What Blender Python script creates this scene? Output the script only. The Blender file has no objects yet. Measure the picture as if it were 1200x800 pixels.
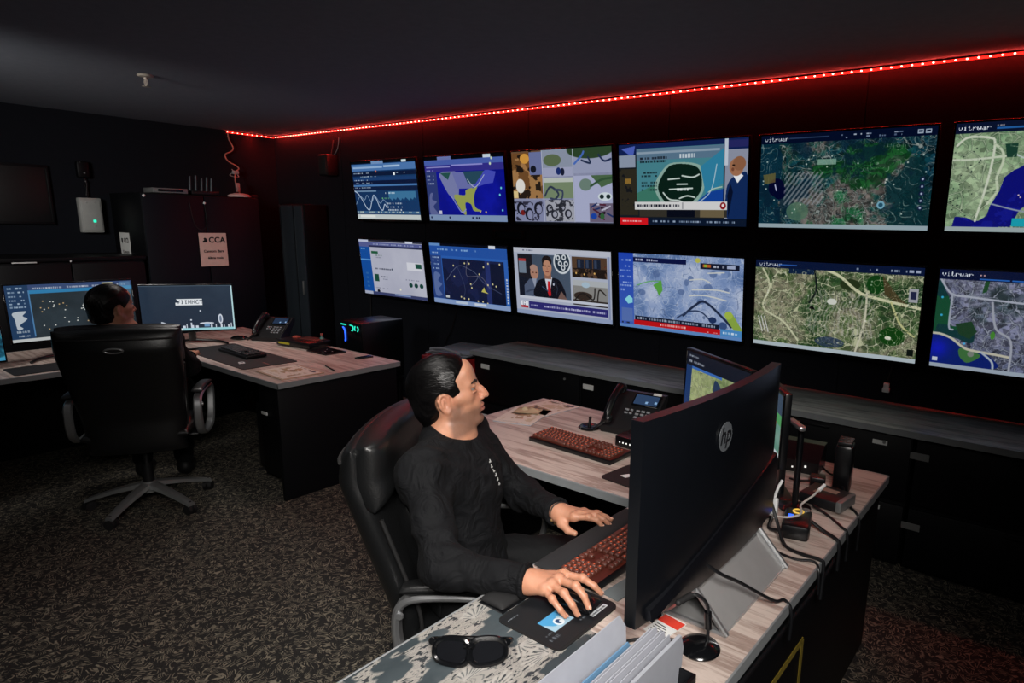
import bpy, bmesh, math, random
import numpy as np
from mathutils import Vector, Matrix, Euler
random.seed(7)
SC = bpy.context.scene
COL = SC.collection
PI = math.pi

# ------------------------------------------------------------------ objects
def thing(name, label, cat, loc=(0, 0, 0), rz=0.0, group=None):
    o = bpy.data.objects.new(name, None)
    o.empty_display_size = 0.05
    COL.objects.link(o)
    o.location = loc
    o.rotation_euler = (0, 0, rz)
    o['label'] = label
    o['category'] = cat
    if group:
        o['group'] = group
    return o

def tag(o, label, cat, group=None):
    o['label'] = label
    o['category'] = cat
    if group:
        o['group'] = group
    return o

def rot2(a):
    return np.array([[math.cos(a), -math.sin(a)], [math.sin(a), math.cos(a)]])

class MB:
    """collects shapes; build() links them as one mesh object"""
    def __init__(self):
        self.v = []; self.f = []; self.mi = []; self.m = Matrix.Identity(4); self.cur = 0
    def add(self, vs, fs):
        o = len(self.v)
        for p in vs:
            q = self.m @ Vector(p)
            self.v.append((q.x, q.y, q.z))
        for f in fs:
            self.f.append(tuple(i + o for i in f)); self.mi.append(self.cur)
        return self
    def at(self, loc=(0, 0, 0), rot=(0, 0, 0)):
        self.m = Matrix.Translation(loc) @ Euler(rot).to_matrix().to_4x4()
        return self
    def mat(self, i):
        self.cur = i
        return self
    def box(self, c, s, bev=0.0, seg=2):
        bm = bmesh.new()
        bmesh.ops.create_cube(bm, size=1.0)
        for v in bm.verts:
            v.co = Vector((c[0] + v.co.x * s[0], c[1] + v.co.y * s[1], c[2] + v.co.z * s[2]))
        if bev > 0:
            bmesh.ops.bevel(bm, geom=list(bm.edges), offset=min(bev, min(s) * .49), segments=seg, profile=.5, affect='EDGES')
        bm.verts.index_update()
        self.add([v.co[:] for v in bm.verts], [[v.index for v in f.verts] for f in bm.faces])
        bm.free()
        return self
    def cyl(self, a, b, r0, r1=None, n=20, caps=True):
        r1 = r0 if r1 is None else r1
        a = Vector(a); b = Vector(b); d = (b - a).normalized()
        u = d.orthogonal().normalized(); w = d.cross(u)
        vs = []
        for p, r in ((a, r0), (b, r1)):
            for i in range(n):
                t = 2 * PI * i / n
                vs.append(p + u * (r * math.cos(t)) + w * (r * math.sin(t)))
        fs = [(i, (i + 1) % n, n + (i + 1) % n, n + i) for i in range(n)]
        if caps:
            fs += [tuple(range(n - 1, -1, -1)), tuple(range(n, 2 * n))]
        return self.add(vs, fs)
    def lathe(self, prof, n=28, c=(0, 0, 0), sx=1.0, sy=1.0):
        vs = []; fs = []
        for r, z in prof:
            for i in range(n):
                t = 2 * PI * i / n
                vs.append((c[0] + sx * r * math.cos(t), c[1] + sy * r * math.sin(t), c[2] + z))
        for k in range(len(prof) - 1):
            for i in range(n):
                j = (i + 1) % n
                fs.append((k * n + i, k * n + j, (k + 1) * n + j, (k + 1) * n + i))
        fs.append(tuple(range(n - 1, -1, -1)))
        fs.append(tuple(range((len(prof) - 1) * n, len(prof) * n)))
        return self.add(vs, fs)
    def ball(self, c, r, n=14):
        r = (r, r, r) if isinstance(r, (int, float)) else r
        prof = [(max(1e-4, math.sin(PI * k / n)), -math.cos(PI * k / n)) for k in range(n + 1)]
        vs = []; fs = []; m = 2 * n
        for a, z in prof:
            for i in range(m):
                t = 2 * PI * i / m
                vs.append((c[0] + r[0] * a * math.cos(t), c[1] + r[1] * a * math.sin(t), c[2] + r[2] * z))
        for k in range(n):
            for i in range(m):
                j = (i + 1) % m
                fs.append((k * m + i, k * m + j, (k + 1) * m + j, (k + 1) * m + i))
        return self.add(vs, fs)
    def prism(self, poly, z0, z1):
        n = len(poly)
        vs = [(x, y, z0) for x, y in poly] + [(x, y, z1) for x, y in poly]
        fs = [(i, (i + 1) % n, n + (i + 1) % n, n + i) for i in range(n)]
        fs += [tuple(range(n - 1, -1, -1)), tuple(range(n, 2 * n))]
        return self.add(vs, fs)
    def tube(self, pts, r, n=8, smooth=6):
        P = spline(pts, smooth) if smooth else [Vector(p) for p in pts]
        vs = []; fs = []
        u = None
        for i, p in enumerate(P):
            d = (P[min(i + 1, len(P) - 1)] - P[max(i - 1, 0)]).normalized()
            if u is None:
                u = d.orthogonal().normalized()
            u = (u - d * u.dot(d)).normalized()
            w = d.cross(u)
            rr = r(i / (len(P) - 1)) if callable(r) else r
            for k in range(n):
                t = 2 * PI * k / n
                vs.append(p + u * (rr * math.cos(t)) + w * (rr * math.sin(t)))
        for i in range(len(P) - 1):
            for k in range(n):
                j = (k + 1) % n
                fs.append((i * n + k, i * n + j, (i + 1) * n + j, (i + 1) * n + k))
        fs += [tuple(range(n - 1, -1, -1)), tuple(range((len(P) - 1) * n, len(P) * n))]
        return self.add(vs, fs)
    def ribbon(self, pts, w, t, axis=(0, 1, 0), closed=True, smooth=5):
        """rectangular bar swept along a flat path; w along axis, t across"""
        P = spline(pts, smooth, closed) if smooth else [Vector(p) for p in pts]
        ax = Vector(axis); n = len(P); vs = []; fs = []
        for i, p in enumerate(P):
            d = (P[(i + 1) % n if closed else min(i + 1, n - 1)] - P[(i - 1) % n if closed else max(i - 1, 0)]).normalized()
            o = d.cross(ax).normalized()
            c = .28
            for a, b in ((-1, -c), (-1 + .35, -1), (1 - .35, -1), (1, -c), (1, c), (1 - .35, 1), (-1 + .35, 1), (-1, c)):
                vs.append(p + ax * (a * w / 2) + o * (b * t / 2))
        for i in range(n if closed else n - 1):
            j = (i + 1) % n
            for k in range(8):
                l = (k + 1) % 8
                fs.append((i * 8 + k, i * 8 + l, j * 8 + l, j * 8 + k))
        if not closed:
            fs += [tuple(range(7, -1, -1)), tuple(range((n - 1) * 8, n * 8))]
        return self.add(vs, fs)
    def cushion(self, c, T, nrm=(1, 0, 0), nu=28, nv=28, pu=6.0, pv=8.0):
        """upholstered pad: c(u,v) is the mid surface, T(u,v) the half thickness"""
        nr = Vector(nrm); vs = []; fs = []
        def gr(n):
            return [math.sin(PI / 2 * (2 * i / n - 1)) for i in range(n + 1)]
        U = gr(nu); V = gr(nv)
        for s in (1, -1):
            for v in V:
                for u in U:
                    t = T(u, v) * max(0.0, 1 - abs(u) ** pu) ** .5 * max(0.0, 1 - abs(v) ** pv) ** .5
                    vs.append(Vector(c(u, v)) + nr * (s * t))
        W = nu + 1; o = W * (nv + 1)
        for j in range(nv):
            for i in range(nu):
                a = j * W + i
                fs.append((a, a + 1, a + W + 1, a + W))
                fs.append((o + a, o + a + W, o + a + W + 1, o + a + 1))
        ring = [i for i in range(nu + 1)] + [j * W + nu for j in range(1, nv + 1)] + [nv * W + i for i in range(nu - 1, -1, -1)] + [j * W for j in range(nv - 1, 0, -1)]
        m = len(ring)
        for i in range(m):
            a, b = ring[i], ring[(i + 1) % m]
            fs.append((a, o + a, o + b, b))
        return self.add(vs, fs)
    def build(self, name, mat, parent=None, smooth=40, loc=None):
        me = bpy.data.meshes.new(name)
        me.from_pydata(self.v, [], self.f)
        me.validate(clean_customdata=False)
        bm = bmesh.new(); bm.from_mesh(me)
        bmesh.ops.remove_doubles(bm, verts=bm.verts, dist=1e-6)
        bmesh.ops.recalc_face_normals(bm, faces=bm.faces)
        bm.to_mesh(me); bm.free()
        for mm in (mat if isinstance(mat, (list, tuple)) else [mat]):
            me.materials.append(mm)
        if isinstance(mat, (list, tuple)) and len(me.polygons) == len(self.mi):
            me.polygons.foreach_set('material_index', self.mi)
        if smooth:
            me.shade_smooth()
            me.set_sharp_from_angle(angle=math.radians(smooth))
        o = bpy.data.objects.new(name, me)
        COL.objects.link(o)
        if parent is not None:
            o.parent = parent
        if loc is not None:
            o.location = loc
        return o

def spline(pts, k=6, closed=False):
    P = [Vector(p) for p in pts]; n = len(P); out = []
    if n < 3 and not closed:
        return P
    for i in range(n if closed else n - 1):
        if closed:
            a, b, c, d = P[(i - 1) % n], P[i], P[(i + 1) % n], P[(i + 2) % n]
        else:
            a, b, c, d = P[max(i - 1, 0)], P[i], P[i + 1], P[min(i + 2, n - 1)]
        for s in range(k):
            t = s / k
            out.append(.5 * ((2 * b) + (c - a) * t + (2 * a - 5 * b + 4 * c - d) * t * t + (3 * b - a - 3 * c + d) * t ** 3))
    if not closed:
        out.append(P[-1])
    return out

def rrect(w, h, r, n=5, cx=0, cy=0):
    out = []
    for sx, sy, a0 in ((1, 1, 0), (-1, 1, 90), (-1, -1, 180), (1, -1, 270)):
        for k in range(n + 1):
            a = math.radians(a0 + 90 * k / n)
            out.append((cx + sx * (w / 2 - r) + r * math.cos(a), cy + sy * (h / 2 - r) + r * math.sin(a)))
    return out

def text_mesh(body, size, name, mat, parent=None, loc=(0, 0, 0), rot=(0, 0, 0), depth=.0006, shear=0.0, align='CENTER', bold=0.0):
    cu = bpy.data.curves.new(name, 'FONT')
    cu.body = body; cu.size = size; cu.align_x = align; cu.align_y = 'CENTER'
    cu.extrude = depth; cu.shear = shear; cu.offset = bold; cu.resolution_u = 4
    o = bpy.data.objects.new(name, cu); COL.objects.link(o)
    dg = bpy.context.evaluated_depsgraph_get()
    me = bpy.data.meshes.new_from_object(o.evaluated_get(dg))
    bpy.data.objects.remove(o)
    me.materials.clear(); me.materials.append(mat)
    o = bpy.data.objects.new(name, me); COL.objects.link(o)
    o.location = loc; o.rotation_euler = rot
    if parent is not None:
        o.parent = parent
    return o

# ------------------------------------------------------------------ materials
def srgb(r, g, b):
    return tuple(((c / 255) / 12.92 if c / 255 <= .04045 else ((c / 255 + .055) / 1.055) ** 2.4) for c in (r, g, b))

def mat(name, col, rough=.5, metal=0.0, bump=0.0, bscale=200.0, emit=None, estr=0.0, var=0.0, vscale=20.0, spec=.5, coat=0.0, trans=0.0, sheen=0.0):
    m = bpy.data.materials.new(name); m.use_nodes = True
    nt = m.node_tree; b = nt.nodes['Principled BSDF']
    b.inputs['Base Color'].default_value = (*col, 1)
    b.inputs['Roughness'].default_value = rough
    b.inputs['Metallic'].default_value = metal
    b.inputs['Specular IOR Level'].default_value = spec
    if coat:
        b.inputs['Coat Weight'].default_value = coat
        b.inputs['Coat Roughness'].default_value = .08
    if trans:
        b.inputs['Transmission Weight'].default_value = trans
    if sheen:
        b.inputs['Sheen Weight'].default_value = sheen
    if emit:
        b.inputs['Emission Color'].default_value = (*emit, 1)
        b.inputs['Emission Strength'].default_value = estr
    tc = nt.nodes.new('ShaderNodeTexCoord')
    nz = nt.nodes.new('ShaderNodeTexNoise')
    nt.links.new(tc.outputs['Object'], nz.inputs['Vector'])
    nz.inputs['Scale'].default_value = vscale
    nz.inputs['Detail'].default_value = 4
    mx = nt.nodes.new('ShaderNodeMix'); mx.data_type = 'RGBA'
    v = var if var else .12
    mx.inputs[6].default_value = (*[c * (1 - v) for c in col], 1)
    mx.inputs[7].default_value = (*[min(1, c * (1 + v)) for c in col], 1)
    nt.links.new(nz.outputs['Fac'], mx.inputs[0])
    nt.links.new(mx.outputs[2], b.inputs['Base Color'])
    if bump:
        n2 = nt.nodes.new('ShaderNodeTexNoise'); n2.inputs['Scale'].default_value = bscale; n2.inputs['Detail'].default_value = 3
        nt.links.new(tc.outputs['Object'], n2.inputs['Vector'])
        bp = nt.nodes.new('ShaderNodeBump'); bp.inputs['Strength'].default_value = bump; bp.inputs['Distance'].default_value = .002
        nt.links.new(n2.outputs['Fac'], bp.inputs['Height'])
        nt.links.new(bp.outputs['Normal'], b.inputs['Normal'])
    return m

def nodes(m):
    nt = m.node_tree
    return nt, nt.nodes, nt.links, nt.nodes['Principled BSDF']

def ramp(nt, stops, interp='LINEAR'):
    r = nt.nodes.new('ShaderNodeValToRGB'); cr = r.color_ramp; cr.interpolation = interp
    while len(cr.elements) < len(stops):
        cr.elements.new(.5)
    for e, (p, c) in zip(cr.elements, stops):
        e.position = p; e.color = (*c, 1)
    return r

def wood_mat(name, c0, c1, c2, axis='X', rough=.36):
    m = bpy.data.materials.new(name); m.use_nodes = True
    nt, N, L, b = nodes(m)
    tc = N.new('ShaderNodeTexCoord'); mp = N.new('ShaderNodeMapping')
    mp.inputs['Scale'].default_value = (1.2, 14, 14) if axis == 'X' else (14, 1.2, 14)
    L.new(tc.outputs['Object'], mp.inputs['Vector'])
    nz = N.new('ShaderNodeTexNoise'); nz.inputs['Scale'].default_value = 2.2; nz.inputs['Detail'].default_value = 8; nz.inputs['Roughness'].default_value = .62; nz.inputs['Distortion'].default_value = .6
    L.new(mp.outputs['Vector'], nz.inputs['Vector'])
    r = ramp(nt, [(.25, c0), (.45, c1), (.58, c2), (.72, c1), (.9, c0)])
    L.new(nz.outputs['Fac'], r.inputs['Fac'])
    L.new(r.outputs['Color'], b.inputs['Base Color'])
    n2 = N.new('ShaderNodeTexNoise'); n2.inputs['Scale'].default_value = 8; L.new(mp.outputs['Vector'], n2.inputs['Vector'])
    mr = N.new('ShaderNodeMapRange'); mr.inputs['To Min'].default_value = rough - .06; mr.inputs['To Max'].default_value = rough + .1
    L.new(n2.outputs['Fac'], mr.inputs['Value']); L.new(mr.outputs['Result'], b.inputs['Roughness'])
    bp = N.new('ShaderNodeBump'); bp.inputs['Strength'].default_value = .06; bp.inputs['Distance'].default_value = .002
    L.new(nz.outputs['Fac'], bp.inputs['Height']); L.new(bp.outputs['Normal'], b.inputs['Normal'])
    return m

def screen_mat(name, img, strength=1.0):
    m = bpy.data.materials.new(name); m.use_nodes = True
    nt, N, L, b = nodes(m)
    uv = N.new('ShaderNodeUVMap')
    t = N.new('ShaderNodeTexImage'); t.image = img; t.extension = 'EXTEND'
    L.new(uv.outputs['UV'], t.inputs['Vector'])
    b.inputs['Base Color'].default_value = (.004, .004, .005, 1)
    b.inputs['Roughness'].default_value = .25
    L.new(t.outputs['Color'], b.inputs['Emission Color'])
    b.inputs['Emission Strength'].default_value = strength
    return m

def print_mat(name, img, rough=.5):
    m = bpy.data.materials.new(name); m.use_nodes = True
    nt, N, L, b = nodes(m)
    uv = N.new('ShaderNodeUVMap')
    t = N.new('ShaderNodeTexImage'); t.image = img; t.extension = 'EXTEND'
    L.new(uv.outputs['UV'], t.inputs['Vector'])
    L.new(t.outputs['Color'], b.inputs['Base Color'])
    b.inputs['Roughness'].default_value = rough
    return m

def picture_quad(name, P, mat_, parent=None, nu=1, bow=None):
    """P: four corners (bottom-left, bottom-right, top-right, top-left) with uv"""
    a, b, c, d = [Vector(p) for p in P]
    vs = []; uv = []
    for j in range(2):
        for i in range(nu + 1):
            s = i / nu
            p = (a.lerp(b, s)) if j == 0 else (d.lerp(c, s))
            if bow:
                p = p + Vector(bow) * (4 * s * (1 - s))
            vs.append(p); uv.append((s, j))
    fs = [(i, i + 1, nu + 2 + i, nu + 1 + i) for i in range(nu)]
    me = bpy.data.meshes.new(name); me.from_pydata([v[:] for v in vs], [], fs)
    me.materials.append(mat_)
    lay = me.uv_layers.new(name='UVMap')
    for lp in me.loops:
        lay.data[lp.index].uv = uv[lp.vertex_index]
    o = bpy.data.objects.new(name, me); COL.objects.link(o)
    if parent is not None:
        o.parent = parent
    return o
# ------------------------------------------------------------------ settings
SCREEN_GAIN = .9
LED_STR, TAPE_STR = 45.0, 2.0
LIGHTS = [
    ('soft_lamp', (.3, -.2, 2.38), (-1.25, 1.25, .85), .7, .7, (1, .95, .9), 23, 66),
    ('ceiling_lamp', (-1.7, 1.0, 2.52), (-1.7, 1.2, 0), .8, .8, (1, .95, .9), 10, 130),
    ('left_wall_fill', (-4.3, -.3, 2.3), (-6.5, 2.6, 1.45), .6, .6, (1, .95, .9), 15, 84),  # unseen fill added below the ceiling to brighten the left wall and cabinet notice
    ('far_desk_fill', (-4.7, 2.2, 2.52), (-4.6, 2.1, 0), .5, .5, (1, .93, .88), 7, 120),  # unseen fill added above the far desk to brighten its top and the face
    ('led_strip_light', (-3.4, 3.86, 2.51), (-3.4, 3.6, 1.4), 7.2, .012, (1, .035, .02), 12, 180),
    ('led_strip_wash', (-3.4, 3.862, 2.525), (-3.4, 3.91, 2.44), 7.3, .008, (1, .02, .012), 22, 180),
    ('led_strip_wash_left', (-7.09, 3.63, 2.525), (-7.14, 3.63, 2.44), .008, .5, (1, .02, .012), 2.2, 180),
]
# ------------------------------------------------------------------ drawing what the screens show
_G = dict(zip("ABCDEFGHIJKLMNOPQRSTUVWXYZ0123456789aitvwrn",
 ["7C1211127C","7F49494936","3E41414122","7F4141413E","7F49494941","7F09090901","3E41415173","7F0808087F","00417F4100","2040413F01","7F08142241","7F40404040","7F021C027F","7F0408107F","3E4141413E","7F09090906","3E4151215E","7F09192946","2649494932","03017F0103","3F4040403F","1F2040201F","3F4038403F","6314081463","0304780403","6159494D43",
  "3E5149453E","00427F4000","7249494946","21414D4D33","1814127F10","2745454539","3C4A494931","4121110907","3649494936","464949291E",
  "2054547840","00447D4000","043F444020","1C2040201C","3C4030403C","7C08040408","7C08040478"]))

def vnoise(h, w, cells, seed, octv=4, pers=.55):
    rg = np.random.RandomState(seed); out = np.zeros((h, w)); amp = 1.0; tot = 0
    for o in range(octv):
        cy = max(2, int(cells * (2 ** o))); cx = max(2, int(cells * (2 ** o) * w / h))
        g = rg.rand(cy + 2, cx + 2)
        y = np.linspace(0, cy, h, endpoint=False); x = np.linspace(0, cx, w, endpoint=False)
        yi = y.astype(int); xi = x.astype(int); fy = y - yi; fx = x - xi
        fy = (fy * fy * (3 - 2 * fy))[:, None]; fx = (fx * fx * (3 - 2 * fx))[None, :]
        a = g[yi][:, xi]; b = g[yi][:, xi + 1]; c = g[yi + 1][:, xi]; d = g[yi + 1][:, xi + 1]
        out += amp * ((a * (1 - fx) + b * fx) * (1 - fy) + (c * (1 - fx) + d * fx) * fy); tot += amp; amp *= pers
    return out / tot

class Cv:
    def __init__(self, w, h, bg):
        self.w, self.h = w, h
        self.a = np.zeros((h, w, 3)); self.a[:] = np.array(bg) / 255
        y, x = np.mgrid[0:h, 0:w]
        self.x = (x + .5) / w; self.y = (y + .5) / h       # 0..1, y down
        self.asp = w / h; self.gam = 1.0
    def put(self, mask, col, al=1.0):
        m = (np.clip(mask, 0, 1) * al)[..., None]
        self.a = self.a * (1 - m) + m * (np.array(col) / 255)
        return self
    def rect(self, x0, y0, x1, y1, col, al=1.0):
        return self.put(((self.x >= x0) & (self.x < x1) & (self.y >= y0) & (self.y < y1)).astype(float), col, al)
    def ell(self, cx, cy, rx, ry, col, al=1.0, soft=.06):
        d = np.sqrt(((self.x - cx) / rx) ** 2 + ((self.y - cy) / ry) ** 2)
        return self.put(np.clip((1 - d) / soft + .5, 0, 1), col, al)
    def dots(self, pts, r, col, al=1.0):
        for cx, cy in pts:
            self.ell(cx, cy, r, r * self.asp, col, al, .5)
        return self
    def poly_mask(self, pts):
        if 6 <= len(pts) < 16:
            pts = [(p.x, p.y) for p in spline([(x, y, 0) for x, y in pts], 5, True)]
        ins = np.zeros((self.h, self.w), bool); n = len(pts)
        for i in range(n):
            x0, y0 = pts[i]; x1, y1 = pts[(i + 1) % n]
            if y0 == y1:
                continue
            c = ((self.y < y0) != (self.y < y1)) & (self.x < (x1 - x0) * (self.y - y0) / (y1 - y0) + x0)
            ins ^= c
        return ins.astype(float)
    def poly(self, pts, col, al=1.0):
        return self.put(self.poly_mask(pts), col, al)
    def line(self, pts, wd, col, al=1.0, curve=True):
        """wd in fractions of the height"""
        if curve and len(pts) > 2:
            pts = [(p.x, p.y) for p in spline([(x, y, 0) for x, y in pts], 6)]
        d = np.full((self.h, self.w), 9.0)
        X = self.x * self.asp
        for (x0, y0), (x1, y1) in zip(pts, pts[1:]):
            x0 *= self.asp; x1 *= self.asp
            ex, ey = x1 - x0, y1 - y0; l = ex * ex + ey * ey + 1e-12
            t = np.clip(((X - x0) * ex + (self.y - y0) * ey) / l, 0, 1)
            d = np.minimum(d, np.hypot(X - x0 - t * ex, self.y - y0 - t * ey))
        return self.put(np.clip((wd / 2 - d) * self.h + .5, 0, 1), col, al)
    def text(self, s, x, y, ht, col, al=1.0):
        px = ht / 7; pxw = px / self.asp; cx = x
        for ch in s:
            g = _G.get(ch)
            if g:
                for c in range(5):
                    b = int(g[c * 2:c * 2 + 2], 16)
                    for r in range(7):
                        if b >> r & 1:
                            self.rect(cx + c * pxw, y + r * px, cx + (c + 1) * pxw, y + (r + 1) * px, col, al)
            cx += 6 * pxw
        return self
    def smudge(self, x0, y0, x1, y1, col, rg, dens=.7, al=.9):
        """a line of writing too small to read"""
        x = x0
        while x < x1:
            wl = rg.uniform(.006, .022)
            if rg.rand() < dens:
                self.rect(x, y0 + rg.uniform(0, .15) * (y1 - y0), min(x + wl, x1), y1, col, al * rg.uniform(.6, 1))
            x += wl + rg.uniform(.003, .008)
        return self
    def image(self, name, gain=1.0):
        im = bpy.data.images.new(name, self.w, self.h, alpha=False)
        a = np.ones((self.h, self.w, 4), np.float32)
        a[..., :3] = (np.clip(self.a * gain, 0, 1) ** self.gam)[::-1]
        im.pixels.foreach_set(a.ravel()); im.update(); im.pack()
        return im

def cells(cv, n, seed, warp=.05, asp=1.0, jit=1.0):
    """street pattern: distance to the borders of warped cells and the cell's id"""
    rg = np.random.RandomState(seed)
    m = int(n); nx = int(m * cv.asp)
    wx = (vnoise(cv.h, cv.w, 5, seed + 1) - .5) * warp * 2; wy = (vnoise(cv.h, cv.w, 5, seed + 2) - .5) * warp * 2
    X = (cv.x + wx) * nx; Y = (cv.y + wy) * m * asp
    g = .5 + (rg.rand(nx + 6, int(m * asp) + 6, 2) - .5) * jit
    xi = np.floor(X).astype(int); yi = np.floor(Y).astype(int)
    d1 = np.full(X.shape, 9.0); d2 = np.full(X.shape, 9.0); cid = np.zeros(X.shape)
    for dx in (-1, 0, 1):
        for dy in (-1, 0, 1):
            a = np.clip(xi + dx + 2, 0, g.shape[0] - 1); b = np.clip(yi + dy + 2, 0, g.shape[1] - 1)
            d = np.hypot(X - (xi + dx + g[a, b, 0]), Y - (yi + dy + g[a, b, 1]))
            up = d < d1
            d2 = np.where(up, d1, np.minimum(d2, d)); cid = np.where(up, a * 57 + b, cid); d1 = np.minimum(d1, d)
    return d2 - d1, cid, d1

SW, SH = 400, 225

def pal(cv, f, stops):
    """colour a 0..1 field"""
    st = [s[0] for s in stops]
    for k in range(3):
        cv.a[..., k] = np.interp(f, st, [s[1][k] / 255 for s in stops])
    return cv

def stretch(f):
    lo, hi = np.percentile(f, 2), np.percentile(f, 98)
    return np.clip((f - lo) / (hi - lo), 0, 1)

def head_bar(cv, col, txt=None, hgt=.085, glare=0.0):
    cv.rect(0, 0, 1, hgt, col)
    if glare:
        cv.put((cv.y < hgt) * np.exp(-((cv.x - glare) / .16) ** 2) * (1 - cv.y / hgt), (225, 230, 232), .9)
    if txt:
        cv.text(txt, .025, .022, .045, (225, 230, 238))
    return cv

def squig(cv, n, seed, col, freq, wd=.3, al=.8, mask=1.0):
    f = vnoise(SH, SW, n, seed, 2, .4)
    w = np.abs(np.sin(f * freq * PI))
    brk = np.clip((vnoise(SH, SW, n * 2, seed + 3, 2) - .38) * 9, 0, 1)
    cv.put(np.clip((wd - w) / .12, 0, 1) * brk * mask, col, al)
    return cv

def view(cv, s):
    cv.x = cv.x / s; cv.asp *= s
    return cv

def aerial(seed, stops, road, n=9, road_w=.07, warp=.06, hatch=.35, bg=3):
    cv = Cv(SW, SH, (0, 0, 0))
    f = stretch(vnoise(SH, SW, bg, seed, 5, .6))
    pal(cv, f, stops)
    e2, id2, _ = cells(cv, n * 3, seed + 11, warp * .5)
    e1, id1, d1 = cells(cv, n, seed + 5, warp)
    urb = stretch(vnoise(SH, SW, 4, seed + 9, 3)) > .42
    shade = ((np.sin(id2 * 12.9898) * 43758.5453) % 1) - .5
    cv.a = np.clip(cv.a * (1 + (shade * hatch * 1.3)[..., None]), 0, 1)
    th = (np.sin(id1 * 78.233) * 43758.5453) % 1 * PI
    hw = np.sin((cv.x * cv.asp * np.cos(th) + cv.y * np.sin(th)) * 190)
    cv.put((hw > .35) * urb, road, hatch * .6)
    cv.put(np.clip((.05 - e2) / .03, 0, 1) * urb, road, .55)
    cv.put(np.clip((road_w + .06 - e1) / .05, 0, 1), (20, 32, 30), .35)
    cv.put(np.clip((road_w - e1) / .035, 0, 1), road, .92)
    return cv

def screen_charts():
    rg = np.random.RandomState(1); cv = Cv(SW, SH, (20, 54, 96))
    cv.put(cv.x * .5 + .1, (36, 84, 136), .5)
    cv.rect(0, 0, 1, .035, (4, 8, 14)); cv.rect(.33, 0, .52, .05, (120, 150, 190)); cv.rect(.8, 0, .87, .04, (210, 220, 225))
    cv.rect(0, .05, 1, .16, (84, 126, 178)); cv.rect(.02, .09, .5, .12, (150, 180, 215)); cv.rect(.52, .08, .77, .11, (170, 196, 222))
    for y, c in ((.18, (12, 30, 62)), (.27, (30, 66, 116)), (.33, (10, 28, 64)), (.43, (14, 34, 70))):
        cv.rect(0, y, 1, y + .07, c)
    cv.rect(0, .395, 1, .425, (92, 140, 196), .8); cv.rect(0, .5, .36, .52, (140, 170, 200), .8)
    for y in (.19, .25, .31, .36, .44):
        cv.smudge(.02, y, rg.uniform(.2, .4), y + .018, (205, 220, 235), rg)
    cv.rect(.66, .2, .685, .25, (235, 240, 245)); cv.smudge(.7, .2, .84, .22, (200, 215, 230), rg); cv.dots([(.39, .175)], .012, (200, 110, 90))
    p = [(.0, .5), (.06, .56), (.12, .68), (.17, .8), (.22, .83), (.27, .68), (.31, .58), (.35, .66), (.39, .8), (.43, .84), (.47, .74), (.5, .8)]
    cv.line(p, .018, (190, 205, 225)); cv.line([(0, .74), (.08, .6), (.15, .66), (.2, .58), (.26, .7), (.33, .6), (.4, .72), (.46, .66), (.52, .76)], .012, (140, 165, 195))
    cv.rect(.55, .52, .96, .68, (66, 122, 160)); cv.poly([(.55, .68)] + [(.55 + .41 * i / 16, .62 + .07 * ((i * 7) % 5) / 5) for i in range(17)] + [(.96, .68)], (24, 66, 110))
    cv.smudge(.5, .53, .66, .56, (220, 230, 235), rg); cv.smudge(.44, .62, .56, .65, (120, 190, 130), rg)
    for y in (.71, .77, .82):
        cv.smudge(.5, y, .74, y + .028, (225, 232, 238), rg)
    cv.rect(0, .86, 1, .9, (120, 160, 190), .5); cv.smudge(.02, .86, .98, .89, (220, 225, 205), rg, .5)
    cv.rect(0, .915, 1, 1, (196, 204, 204)); cv.rect(.05, .93, .3, .97, (225, 228, 224))
    cv.gam = 1.10
    return cv

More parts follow.
